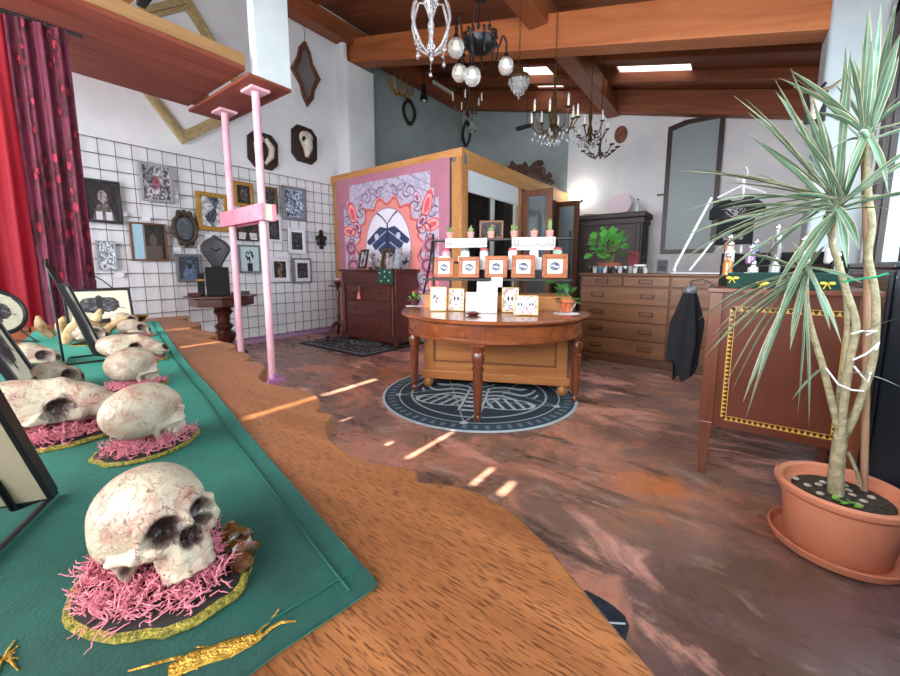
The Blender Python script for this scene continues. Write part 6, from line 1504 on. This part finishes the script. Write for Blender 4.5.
def candelabra(label, px, depth, R, n, hgt, crystals, mat_, name='candle_chandelier', rot=.2, tiers=1):
    p = dep(px[0], px[1], depth); r_ = thing(name, label, 'chandelier', T(p.x, p.y, p.z, rot))
    MB().lathe([(.01, -.24 * hgt), (.035, -.18 * hgt), (.015, -.1 * hgt), (.04, 0), (.018, .12 * hgt), (.03, .25 * hgt), (.012, .4 * hgt), (.02, .5 * hgt)], 12).build('stem', mat_, r_, smooth=40)
    for k in range(n):
        a = k * 2 * PI / n; c, s = math.cos(a), math.sin(a); up_ = .06 * (k % 2) * hgt
        ar = MB().tube([(.02 * c, .02 * s, -.02), (R * .35 * c, R * .35 * s, -.12 * hgt), (R * .75 * c, R * .75 * s, -.10 * hgt), (R * c, R * s, 0 + up_)], [.010, .011, .009, .010], 6).build('arm', mat_, r_, smooth=50)
        MB().lathe([(.008, 0), (.035, .012), (.03, .018), (.012, .02)], 10, (R * c, R * s, up_)).build('drip_pan', mat_, ar, smooth=40)
        MB().lathe([(.012, .02), (.012, .10), (.009, .102)], 8, (R * c, R * s, up_)).build('candle', M_candle, ar, smooth=40)
        MB().lathe([(.008, .10), (.014, .12), (.010, .145), (.002, .165)], 8, (R * c, R * s, up_)).build('bulb', M_flame, ar, smooth=40)
        if crystals:
            for q in range(3):
                t = .45 + .25 * q; MB().sph((R * t * c, R * t * s, -.12 * hgt - .05 - .02 * (q % 2)), (.013, .013, .03), 6, 5).build('crystal_drop', M_cry, ar, smooth=60)
    if crystals:
        for k in range(8):
            a = k * PI / 4; MB().sph((.07 * math.cos(a), .07 * math.sin(a), -.24 * hgt), (.014, .014, .036), 6, 5).build('crystal_drop', M_cry, r_, smooth=60)
    chain(r_, .5 * hgt, ceil_at(p) - p.z, mat_)
    return r_
candelabra('eight-armed candle chandelier with hanging crystals near the skylights', (554, 122), 4.6, .27, 8, 1.0, True, M_brass2)
candelabra('brass candle chandelier with few crystals close behind the eight-armed one', (590, 131), 5.6, .24, 6, .8, True, M_brass2, rot=.5)
candelabra('dark small candle chandelier under the left purlin near the grey corner', (468, 106), 6.6, .26, 5, .8, False, M_brass2, rot=.1)
# brass flower-branch chandelier
p = dep(600, 152, 6.0); r_ = thing('branch_chandelier', 'brass flower-branch chandelier hanging lowest before the white back wall', 'chandelier', T(p.x, p.y, p.z))
MB().lathe([(.012, -.06), (.025, -.02), (.01, .05), (.018, .16), (.008, .30)], 10).build('stem', M_brass2, r_, smooth=40)
for k in range(8):
    a = k * PI / 4 + .2; c, s = math.cos(a), math.sin(a)
    ar = MB().tube([(.01 * c, .01 * s, -.03), (.10 * c, .10 * s, -.08), (.19 * c, .19 * s, -.02), (.25 * c, .25 * s, .04)], [.008, .008, .007, .006], 5).build('arm', M_brass2, r_, smooth=50)
    for q in range(5):
        b2_ = q * 1.256; MB().sph((.25 * c + .022 * math.cos(b2_), .25 * s + .022 * math.sin(b2_), .045), (.02, .02, .012), 6, 4).build('petal', M_brass2, ar, smooth=60)
    MB().sph((.14 * c, .14 * s, -.045), (.03, .03, .012), 6, 4).build('leaf', M_brass2, ar, smooth=60)
    if k % 2: MB().tube([(.01 * c, .01 * s, .16), (.05 * c, .05 * s, .22), (.08 * c, .08 * s, .30)], .006, 5).build('twig', M_brass2, r_, smooth=50)
chain(r_, .29, ceil_at(p) - p.z, M_brass2)
# gilt branch candelabrum on the grey wall
p = onx(398, 92, XL + .06); r_ = thing('gilt_wall_candelabrum', 'gilded branch candelabrum fixed high on the grey wall', 'wall candelabrum', T(XL + .004, p.y, p.z, PI / 2))
MB().lathe([(.06, 0), (.06, .03)], 12, M=T(rx=PI / 2)).build('wall_plate', M_gold, r_)
for k, (dx, h_) in enumerate(((-.36, .25), (-.18, .34), (0, .40), (.20, .32), (.36, .22))):
    ar = MB().tube([(0, -.03, 0), (dx * .5, -.12, -.05), (dx * .95, -.14, .04), (dx, -.14, h_)], [.022, .022, .018, .014], 7).build('branch', mat('gilt_bright', (176, 130, 54), .4, .4, c2=(130, 90, 34), scale=30), r_, smooth=50)
    MB().lathe([(.01, 0), (.045, .015), (.03, .03)], 8, (dx, -.14, h_)).build('cup', mat('gilt_bright', (0, 0, 0)), ar, smooth=40)
# black oval hanging frames on the grey wall
def hang_oval(label, x0, y0, x1, y1, ypl=None):
    a = onx(x0, (y0 + y1) / 2, XL + .03); b_ = onx(x1, (y0 + y1) / 2, XL + .03); t = onx((x0 + x1) / 2, y0, XL + .03); l_ = onx((x0 + x1) / 2, y1, XL + .03)
    if ypl: # on the back wall
        a, b_, t, l_ = (ony(q[0], q[1], ypl) for q in ((x0, (y0 + y1) / 2), (x1, (y0 + y1) / 2), ((x0 + x1) / 2, y0), ((x0 + x1) / 2, y1)))
        w_ = b_.x - a.x; M_ = T((a.x + b_.x) / 2, ypl, (t.z + l_.z) / 2)
    else: w_ = b_.y - a.y; M_ = T(XL + .004, (a.y + b_.y) / 2, (t.z + l_.z) / 2, PI / 2)
    h_ = t.z - l_.z; r_ = thing('black_wreath_frame', label, 'frame', M_, 'black frames on the grey wall')
    MB().tube([(w_ * .42 * math.cos(u) * (1 + .10 * math.cos(2 * u)), -.03, h_ * .42 * math.sin(u)) for u in np.linspace(0, 2 * PI, 25)[:-1]], .035, 7, closed=True).build('wreath', FM['black'], r_, smooth=60)
    for s in (-1, 1): MB().sph((0, -.03, s * h_ * .44), (w_ * .28, .035, h_ * .08), 8, 6).build('bow', FM['black'], r_, smooth=60)
    MB().tube([(0, -.01, h_ * .5), (0, -.01, h_ * .5 + .3)], .004, 4).build('cord', M_wire, r_)
hang_oval('empty black oval wreath frame below the gilded wall candelabrum', 403, 99, 415, 125)
hang_oval('empty narrow black wreath frame in the grey wall corner', 463, 121, 471, 147, YB - .004)
# small spots and lamps
def spot(label, px, depth, col, shape, up_=None):
    p = dep(px[0], px[1], depth); r_ = thing('spot_lamp', label, 'lamp', T(p.x, p.y, p.z)); mm = mat('spot_' + shape, col, .35, .5)
    if shape == 'cone': MB().lathe([(.10, -.08), (.11, -.075), (.07, .0), (.03, .05), (.03, .09), (.008, .1)], 16).build('shade', mm, r_, smooth=40)
    else: MB().lathe([(.07, -.12), (.075, -.1), (.05, .0), (.045, .12), (.01, .13)], 14).build('shade', mm, r_, smooth=40)
    MB().sph((0, 0, -.07 if shape == 'cone' else -.11), .03, 8, 6).build('bulb', mat('bulb_white', (240, 240, 236), .3), r_, smooth=60)
    MB().tube([(0, 0, .09), (0, 0, (up_ if up_ else ceil_at(p)) - p.z)], .006, 5).build('cord', M_wire, r_)
spot('black spot lamp hanging below the left purlin on the grey wall', (424, 93), 6.6, (20, 20, 22), 'cyl', 4.92)
spot('silver cone pendant lamp in front of the grey corner', (472, 127), 7.4, (176, 178, 180), 'cone')
# pale tube light along the purlin
a_, b_ = onx(432, 82, XL + .29), onx(452, 95, XL + .29); r_ = thing('tube_light', 'pale fluorescent tube light fixed along the left purlin', 'light', T(XL + .31, (a_.y + b_.y) / 2, (a_.z + b_.z) / 2))
L_ = abs(b_.y - a_.y); MB().b2((-.015, -L_ / 2, -.03), (.03, L_ / 2, .04)).build('housing', mat('tube_housing', (196, 190, 178), .4), r_, bevel=.006); MB().tube([(.045, -L_ / 2 + .05, 0), (.045, L_ / 2 - .05, 0)], .015, 8).build('tube', mat('tube_white', (226, 224, 214), .3), r_, smooth=50)
# tilted dark rod spot by the chandelier
p = dep(524, 127, 6.4); r_ = thing('rod_spot', 'dark cylindrical rod spot hanging aslant before the grey wall', 'lamp', T(p.x, p.y, p.z, YAW - PI / 2))
MB().tube([(-.13, 0, -.035), (.13, 0, .035)], .035, 10).build('housing', M_iron, r_, smooth=50); MB().tube([(.05, 0, .03), (.05, 0, ceil_at(p) - p.z)], .005, 5).build('cord', M_wire, r_)
# deer skull mount on the post of the right wall
p = ony(815, 100, 4.62) if 0 else Vector((.40, 4.66, 0)); q = ony(816, 103, 4.64)
r_ = thing('deer_skull_mount', 'small horned deer skull on a black board at the column', 'trophy', T(q.x, 4.66, q.z))
MB().b2((-.07, -.02, -.16), (.07, .0, .10)).build('board', M_black, r_, bevel=.006)
MB().tube([(0, -.05, .06), (0, -.07, -.02), (-.01, -.06, -.14)], [.05, .04, .018], 8).build('skull', mat('bone_white', (214, 208, 196), .5), r_, smooth=50)
for s in (-1, 1): MB().tube([(s * .03, -.05, .08), (s * .09, -.05, .10), (s * .16, -.05, .16)], [.014, .012, .004], 6).build('horn', mat('horn', (120, 96, 70), .5), r_, smooth=50)
MB().tube([(0, -.01, .10), (.05, .005, .16)], .01, 6).build('bracket', M_black, r_)

# ------------------------------------------------------------------ inlaid side cabinet at the right
M_inl = wood('inlaid_mahogany', (92, 48, 32), (120, 68, 44), 'Z', 4, .3, 9, coat=.3)
M_inp = mat('inlaid_panel', (84, 42, 28), .3, c2=(98, 50, 34), scale=3, coat=.4)
IX0, IX1, IY0, IY1, IH = -.11, .50, 2.42, 3.02, 1.02
ic = thing('inlaid_cabinet', 'mahogany cabinet on tapered legs with a chequered inlay border on its end panel', 'cabinet', T(IX0, IY0, 0)); Wi, Di = IX1 - IX0, IY1 - IY0
for x_, y_ in ((.03, .03), (Wi - .03, .03), (.03, Di - .03), (Wi - .03, Di - .03)):
    l_ = MB(); l_.b2((x_ - .03, y_ - .03, .30), (x_ + .03, y_ + .03, IH - .025)); l_.box((x_, y_, .15), (.06, .06, .30), taper=.55); l_.build('leg', M_inl, ic, bevel=.003)
MB().b2((.06, .012, .28), (Wi - .06, .03, IH - .025)).build('end_panel', M_inp, ic)
MB().b2((.06, Di - .03, .28), (Wi - .06, Di - .012, IH - .025)).build('end_panel', M_inp, ic)
for x_ in (.012, Wi - .03): MB().b2((x_, .06, .28), (x_ + .018, Di - .06, IH - .025)).build('side_panel', M_inp, ic)
MB().b2((-.01, -.012, IH - .025), (Wi + .01, Di + .012, IH)).build('cabinet_top', M_inl, ic, bevel=.004)
def zig(n, wpx=8):
    h = 8; im = np.zeros((h, n * wpx, 3)) + np.array([.16, .09, .06])
    Y, X = np.mgrid[0:h, 0:n * wpx]; t = (X % wpx) / wpx; im[(Y / h) > np.abs(t * 2 - 1)] = (.80, .62, .28); im[0:1] = (.8, .62, .3); im[-1:] = (.8, .62, .3); return im
zx0, zx1, zz0, zz1, bw = .105, Wi - .085, .335, .915, .024
for nm, M_, ln in (('inlay_strip', T((zx0 + zx1) / 2, .0112, zz0), zx1 - zx0), ('inlay_strip', T((zx0 + zx1) / 2, .0112, zz1), zx1 - zx0), ('inlay_strip', T(zx0, .0112, (zz0 + zz1) / 2, ry=PI / 2), zz1 - zz0), ('inlay_strip', T(zx1, .0112, (zz0 + zz1) / 2, ry=PI / 2), zz1 - zz0)):
    ink(nm, ln, bw, zig(int(ln / .022)), ic, M_, print_mat('inlay', .3))
def onI(x_, y_, z_=0, rz=0): return T(IX0 + x_, IY0 + y_, IH + .0008 + z_, rz)
# green velvet tray cloth with gold bows over the front edge
r_ = thing('velvet_tray', 'green velvet lined tray with gold bows on the inlaid cabinet', 'tray', onI(.29, .20))
t_ = MB(); t_.b2((-.22, -.19, 0), (.22, .19, .012)); t_.b2((-.22, -.19, .012), (.22, -.175, .075)); t_.b2((-.22, .175, .012), (.22, .19, .075)); t_.b2((-.22, -.175, .012), (-.205, .175, .075)); t_.b2((.205, -.175, .012), (.22, .175, .075)); t_.build('tray_body', M_velvet, r_, bevel=.004)
M_bow = mat('bow_yellow', (226, 204, 84), .5)
for k, (x_, z_) in enumerate(((-.20, .05), (-.08, .025), (.05, .05), (.15, .03))):
    b_ = MB()
    for s in (-1, 1): b_.sph((x_ + s * .014, -.196, z_), (.014, .006, .008), 7, 5); b_.tube([(x_, -.196, z_), (x_ + s * .012, -.197, z_ - .025)], .0025, 4)
    b_.build('bow', M_bow, r_, smooth=60)
# jewellery busts, bottles and stones standing on the inlaid cabinet
rs_ = thing('display_riser', 'black stepped riser carrying the glass vials on the inlaid cabinet', 'riser', onI(.30, .5))
for k in range(3): MB().b2((-.28, -.085 + .065 * k, 0), (.28, -.022 + .065 * k, .05 + .07 * k)).build('step', M_blk, rs_, bevel=.003)
rnd = random.Random(12)
jk = ['amber', 'clear', 'silver', 'rose', 'black', 'pearl', 'violet', 'smoky', 'green', 'white', 'copper', 'blue', 'grey', 'red']
jc = [(200, 120, 60), (214, 220, 224), (170, 172, 176), (214, 150, 150), (40, 38, 42), (226, 220, 210), (140, 110, 160), (110, 104, 104), (90, 130, 100), (230, 230, 232), (176, 104, 70), (110, 140, 170), (140, 140, 146), (170, 60, 50)]
for i in range(14):
    x_, y_ = .06 + (i % 5) * .115 + rnd.uniform(-.015, .015), .4475 + (i // 5) * .065; zst = .051 + .07 * (i // 5); h_ = rnd.uniform(.07, .17)
    r_ = thing('trinket_vial', jk[i] + ' glass vial with a domed stopper on the inlaid cabinet', 'vial', onI(x_, y_, zst, i), 'vials on the inlaid cabinet')
    MB().lathe([(.018, 0), (.026, .008), (.026, h_ * .6), (.011, h_ * .72), (.011, h_ * .82)], 12).build('vial_glass', mat('vial_' + jk[i], jc[i], .12, coat=.5, metal=.15), r_, smooth=40); MB().sph((0, 0, h_ * .9), (.016, .016, .018), 8, 6).build('stopper', mat('stopper_silver', (190, 190, 194), .25, .8), r_, smooth=60)
for i in range(6):
    x_, y_ = .09 + (i % 3) * .17, .06 + (i // 3) * .16; o = MB().sph((0, 0, .03), (.04, .035, .03), 8, 6); o.v = [tuple(c * rnd.uniform(.85, 1.15) for c in v) for v in o.v]; o = o.build('crystal_lump', mat('lump_%d' % i, [(206, 200, 206), (190, 150, 160), (120, 130, 126), (220, 214, 200), (96, 84, 92), (170, 180, 186)][i], .25, c2=(60, 56, 60), scale=50)); o.matrix_local = T(IX0 + .07 + x_, IY0 + .08 + y_, IH + .016, i); tag(o, ['pale lilac', 'rose', 'grey-green', 'cream', 'dark plum', 'ice-blue'][i] + ' crystal lump lying in the green velvet tray', 'crystal', 'crystals in the velvet tray')
# black garment hanging at the cabinet's back corner
gx, gy = -.225, 2.74
gt = thing('black_garment', 'black cloth garment hanging on the side of the inlaid cabinet', 'garment', T(gx, gy, 0))
rings = 14; nseg = 36; vs_ = []; fs_ = []
for j_ in range(rings):
    t = j_ / (rings - 1)
    for i_ in range(nseg):
        a = 2 * PI * i_ / nseg; zb_ = .50 + .07 * math.sin(2 * a + .6) + .03 * math.sin(5 * a)
        fold = 1 + (.10 + .16 * t) * math.sin(6 * a + 1.5 * t) + .05 * math.sin(11 * a - t)
        w0 = .030 + .055 * min(1, t * 2.2) - .015 * t; d0 = .020 + .030 * min(1, t * 2)
        vs_.append((w0 * fold * math.cos(a) - .012 * t, d0 * fold * math.sin(a), .985 + (zb_ - .985) * t))
for j_ in range(rings - 1):
    for i_ in range(nseg): fs_.append((j_ * nseg + i_, (j_ + 1) * nseg + i_, (j_ + 1) * nseg + (i_ + 1) % nseg, j_ * nseg + (i_ + 1) % nseg))
fs_.append(tuple(range(nseg - 1, -1, -1)))
MB().add(vs_, fs_).build('cloth_body', mat('garment_black', (20, 22, 28), .9), gt, smooth=80)
MB().lathe([(.034, .97), (.04, .985), (.032, 1.005), (.02, 1.012)], 16).build('collar', mat('collar_silver', (130, 134, 140), .4, .3, c2=(80, 84, 90), scale=80), gt, smooth=50)
MB().tube([(0, 0, 1.01), (.01, 0, 1.045), (.06, 0, 1.055), (.104, 0, 1.03), (.104, 0, 1.0)], .004, 5).build('hook', M_wire, gt, smooth=50)
# glossy black cabinet under the window
bc = thing('black_cabinet', 'glossy black cabinet standing under the side window behind the plant', 'cabinet', T(.60, 2.72, 0))
MB().b2((0, 0, .06), (.19, 1.6, 1.12)).build('body', mat('gloss_black', (34, 38, 46), .22, coat=.5), bc, bevel=.008); MB().b2((-.015, -.015, 1.12), (.195, 1.62, 1.15)).build('cabinet_top', mat('gloss_black', (0, 0, 0)), bc, bevel=.006); MB().b2((.02, .02, 0), (.19, 1.58, .06)).build('plinth', M_black, bc)
for y0, y1 in ((.01, .79), (.81, 1.59)):
    d_ = MB().b2((-.018, y0, .08), (0, y1, 1.10)).build('cabinet_door', mat('gloss_black', (0, 0, 0)), bc, bevel=.004); MB().tube([(-.035, (y1 - .06) if y0 < .1 else (y0 + .06), .55), (-.035, (y1 - .06) if y0 < .1 else (y0 + .06), .70)], .006, 6).build('handle', M_brass2, d_)
# ------------------------------------------------------------------ big dracaena in its terracotta trough
M_terra = mat('terracotta', (212, 140, 110), .5, c2=(204, 128, 98), scale=5, bump=.1, bscale=60)
PC = Vector((.395, 2.07))
sau = MB().lathe([(.17, 0), (.20, .012), (.212, .042), (.204, .045), (.194, .018), (.14, .012)], 44, sy=1.0)
so = sau.build('pot_saucer', M_terra, smooth=40); so.matrix_local = T(PC.x, PC.y, .0005); tag(so, 'oval terracotta saucer under the big planter', 'saucer')
dp = thing('dracaena_planter', 'big variegated dracaena with twisting stems in an oval terracotta planter', 'plant', T(PC.x, PC.y, .0135))
MB().lathe([(.155, 0), (.16, .006), (.176, .180), (.180, .182), (.184, .215), (.196, .218), (.206, .230), (.206, .248), (.194, .256), (.178, .248), (.172, .215)], 44, sy=1.0).build('pot', M_terra, dp, smooth=40)
MB().lathe([(.178, .205), (.15, .215), (.08, .222), (.01, .226)], 30, sy=1.0).build('soil', mat('soil_dark', (40, 34, 30), .95, c2=(84, 74, 64), scale=60, bump=1, bscale=90), dp, smooth=60)
def P8(x_, y_, Y): q = ony(x_, y_, Y); return Vector((q.x - PC.x, q.y - PC.y, q.z - .0135))
M_stem = mat('stem_olive', (176, 168, 136), .7, c2=(140, 132, 102), scale=40, bump=.8, bscale=90)
def stem(pts, r0, r1, Y, name='stem', sub=4):
    q = [P8(x_, y_, Y if not isinstance(Y, (list, tuple)) else Y[i]) for i, (x_, y_) in enumerate(pts)]; out = []
    for i in range(len(q) - 1):
        p0, p1, p2, p3 = q[max(i - 1, 0)], q[i], q[i + 1], q[min(i + 2, len(q) - 1)]
        for k in range(sub):
            t = k / sub; out.append(.5 * ((2 * p1) + (p2 - p0) * t + (2 * p0 - 5 * p1 + 4 * p2 - p3) * t * t + (3 * p1 - p0 - 3 * p2 + p3) * t ** 3))
    out.append(q[-1]); n = len(out)
    return MB().tube(out, [r0 + (r1 - r0) * i / (n - 1) for i in range(n)], 10).build(name, M_stem, dp, smooth=60)
stem([(836, 496), (836, 478), (838, 455), (841, 433)], .026, .021, 2.05)
stem([(841, 438), (833, 407), (823, 367), (811, 328), (806, 300), (806, 276)], .013, .009, [2.05, 2.05, 2.04, 2.03, 2.02, 2.0])
stem([(841, 438), (844, 403), (850, 358), (856, 325), (846, 290), (838, 262), (832, 240), (838, 212)], .0135, .010, 2.04)
stem([(841, 438), (850, 426), (866, 384), (874, 351), (876, 310), (874, 286), (868, 255), (872, 225), (868, 190), (867, 138)], .0135, .010, 2.07)
stem([(840, 440), (838, 400), (846, 350), (846, 300), (838, 260), (828, 230)], .010, .007, 2.10)
stem([(860, 486), (856, 470), (848, 452)], .007, .006, 2.08)
st_ = MB().tube([P8(864, 490, 2.12), P8(868, 270, 2.12), P8(864, 120, 2.12)], .012, 8).build('support_stake', wood('stake_wood', (150, 116, 90), (176, 140, 112), 'Z', 8, .7), dp, smooth=50)
M_cord = mat('cord_white', (222, 226, 228), .6)
for pts in ([(851, 334), (862, 331), (877, 331), (866, 335)], [(826, 368), (838, 384), (852, 390), (864, 391)], [(853, 360), (866, 354), (876, 346), (879, 342), (876, 350)], [(854, 366), (862, 376), (868, 382), (871, 372)]):
    MB().tube([P8(x_, y_, 2.015) for x_, y_ in pts], .0035, 6).build('tie_cord', M_cord, dp, smooth=50)
MB().tube([P8(x_, y_, 2.01) for x_, y_ in ((842, 282), (858, 279), (876, 277), (888, 273))], .004, 6).build('tie_cord', mat('tie_green', (30, 150, 110), .5), dp, smooth=50)
M_lg = mat('drac_green', (70, 100, 78), .45, c2=(104, 134, 110), scale=10); M_le = mat('drac_cream', (196, 192, 150), .5, c2=(176, 150, 130), scale=14); M_lp = mat('drac_pale', (128, 156, 134), .45)
def dleaf(b0, tip, arch, w, twist, rnd):
    """one strap leaf: arching ribbon with a fold, cream margins"""
    n = 9; mid = (b0 + tip) / 2 + Vector((0, 0, arch)); mb = MB(); vs_ = []; d0 = (tip - b0)
    side = d0.cross(Vector((0, 0, 1)));
    if side.length < 1e-4: side = Vector((1, 0, 0))
    side.normalize(); side = (Matrix.Rotation(twist, 3, d0.normalized()) @ side)
    for i in range(n + 1):
        t = i / n; c = b0 * (1 - t) ** 2 + mid * 2 * t * (1 - t) + tip * t * t; tg = ((mid - b0) * (1 - t) + (tip - mid) * t).normalized()
        s_ = (side - tg * side.dot(tg)).normalized(); nrm = s_.cross(tg)
        ww = w * (.55 + 1.0 * t if t < .3 else (.85 + .15 * math.sin((t - .3) * 2.2)) if t < .55 else max(.03, 1.0 * (1 - ((t - .55) / .45) ** 1.6)))
        for u_, lift in ((-1, .22), (-.84, .16), (-.10, 0), (.10, 0), (.84, .16), (1, .22)): vs_.append(c + s_ * (u_ * ww / 2) + nrm * (lift * ww * .8))
    fs_, mi = [], []
    for i in range(n):
        for k in range(5): a = i * 6 + k; fs_.append((a, a + 1, a + 7, a + 6)); mi.append((1, 0, 2, 0, 1)[k])
    o_ = len(mb.v); mb.v = [tuple(v) for v in vs_]; mb.f = fs_; mb.m = mi
    return mb.build('leaf', [M_lg, M_le, M_lp], dp, smooth=70)
rnd = random.Random(31)
def crown(cx, cy, Y, tips, extra, spread, lo=-.9, hi=1.3, L0=.28, L1=.5, wid=.023):
    c0 = P8(cx, cy, Y)
    for (tx, ty, dy) in tips + [(a_ + rnd.uniform(-16, 16), b_ + rnd.uniform(-14, 14), c_ + rnd.uniform(-.1, .12)) for a_, b_, c_ in tips if a_ < 890 and rnd.random() < .6]:
        tp = P8(tx, ty, Y + dy); ln = (tp - c0).length; dleaf(c0 + Vector((rnd.uniform(-.012, .012), rnd.uniform(-.012, .012), rnd.uniform(-.03, .03))), tp, rnd.uniform(.04, .10) * (1 if tp.z < c0.z + .1 else .3) * ln * 2.2, wid * rnd.uniform(.9, 1.25), rnd.uniform(-.5, .5), rnd)
    for k in range(extra):
        a = rnd.uniform(spread[0], spread[1]); e_ = rnd.uniform(lo, hi); ln = rnd.uniform(L0, L1)
        tp = c0 + Vector((math.cos(a) * math.cos(e_), math.sin(a) * math.cos(e_), math.sin(e_))) * ln
        if tp.x + PC.x > .76: tp.x = .76 - PC.x - rnd.random() * .05
        dleaf(c0 + Vector((rnd.uniform(-.012, .012), rnd.uniform(-.012, .012), rnd.uniform(-.03, .03))), tp, .10 * ln, wid * rnd.uniform(.8, 1.15), rnd.uniform(-.6, .6), rnd)
crown(840, 205, 2.04, [(745, 98, -.05), (759, 119, .1), (749, 135, -.1), (776, 92, .1), (790, 67, 0), (851, 50, .05), (684, 168, -.15), (681, 213, -.25), (703, 262, -.2), (752, 172, .15), (718, 172, -.05), (774, 290, -.15), (847, 268, -.12), (899, 176, -.1), (899, 198, .05), (893, 210, -.1),
      (692, 268, -.1), (700, 232, .0), (714, 283, -.25), (733, 236, .1), (800, 150, .2), (812, 95, -.1), (720, 210, .1), (726, 196, -.2), (795, 262, -.2), (760, 255, .05), (823, 120, .1), (872, 110, 0), (860, 250, -.2), (690, 250, -.3)], 14, (0, 6.28), -.2, 1.2, .2, .38)
crown(866, 134, 2.07, [(841, 60, 0), (852, 56, .1), (881, 4, 0), (899, -6, .05), (899, 56, -.1), (899, 96, 0), (800, 78, .1), (790, 70, -.1), (834, 84, .1), (893, 30, .1), (872, 40, -.1), (812, 112, -.1), (820, 160, -.1), (899, 128, .1), (888, 186, -.1), (845, 190, -.15)], 8, (0, 6.28), -.2, 1.3, .2, .35)
crown(805, 272, 2.0, [(704, 358, -.1), (743, 402, -.1), (746, 418, -.15), (809, 428, -.05), (724, 388, -.05), (698, 320, .05), (716, 300, -.1), (733, 340, .0), (790, 350, -.1), (775, 330, -.15), (757, 378, -.1), (830, 330, -.1), (822, 300, -.1), (770, 300, .15), (712, 336, -.2), (790, 240, .1), (825, 245, .05)], 6, (1.5, 5.5), -.9, .6, .18, .32, .021)
for pts in ([(823, 368), (800, 378), (786, 386), (792, 400)], [(850, 340), (900, 318)], [(850, 372), (880, 384), (902, 388)]):
    dleaf(P8(*pts[0], 2.0), P8(*pts[-1], 1.95), .02, .012, 0, rnd)
# green clover and pale pebbles on the soil
for i in range(9): put_leaves(dp, LF2, [(Vector((-.02 + .012 * (i % 4), -.10 + .016 * (i // 4), .223)), Vector((math.cos(i * 2.1), math.sin(i * 2.1), .5)).normalized(), .028, i)])
for i in range(12):
    a = i * 2.4; rr_ = .05 + .008 * i; o = MB().sph((0, 0, 0), (.014, .010, .007), 7, 5).build('pebble', mat('pebble', (176, 168, 158), .7), dp, smooth=60); o.location = (rr_ * math.cos(a) - .02, .62 * rr_ * math.sin(a), .224)
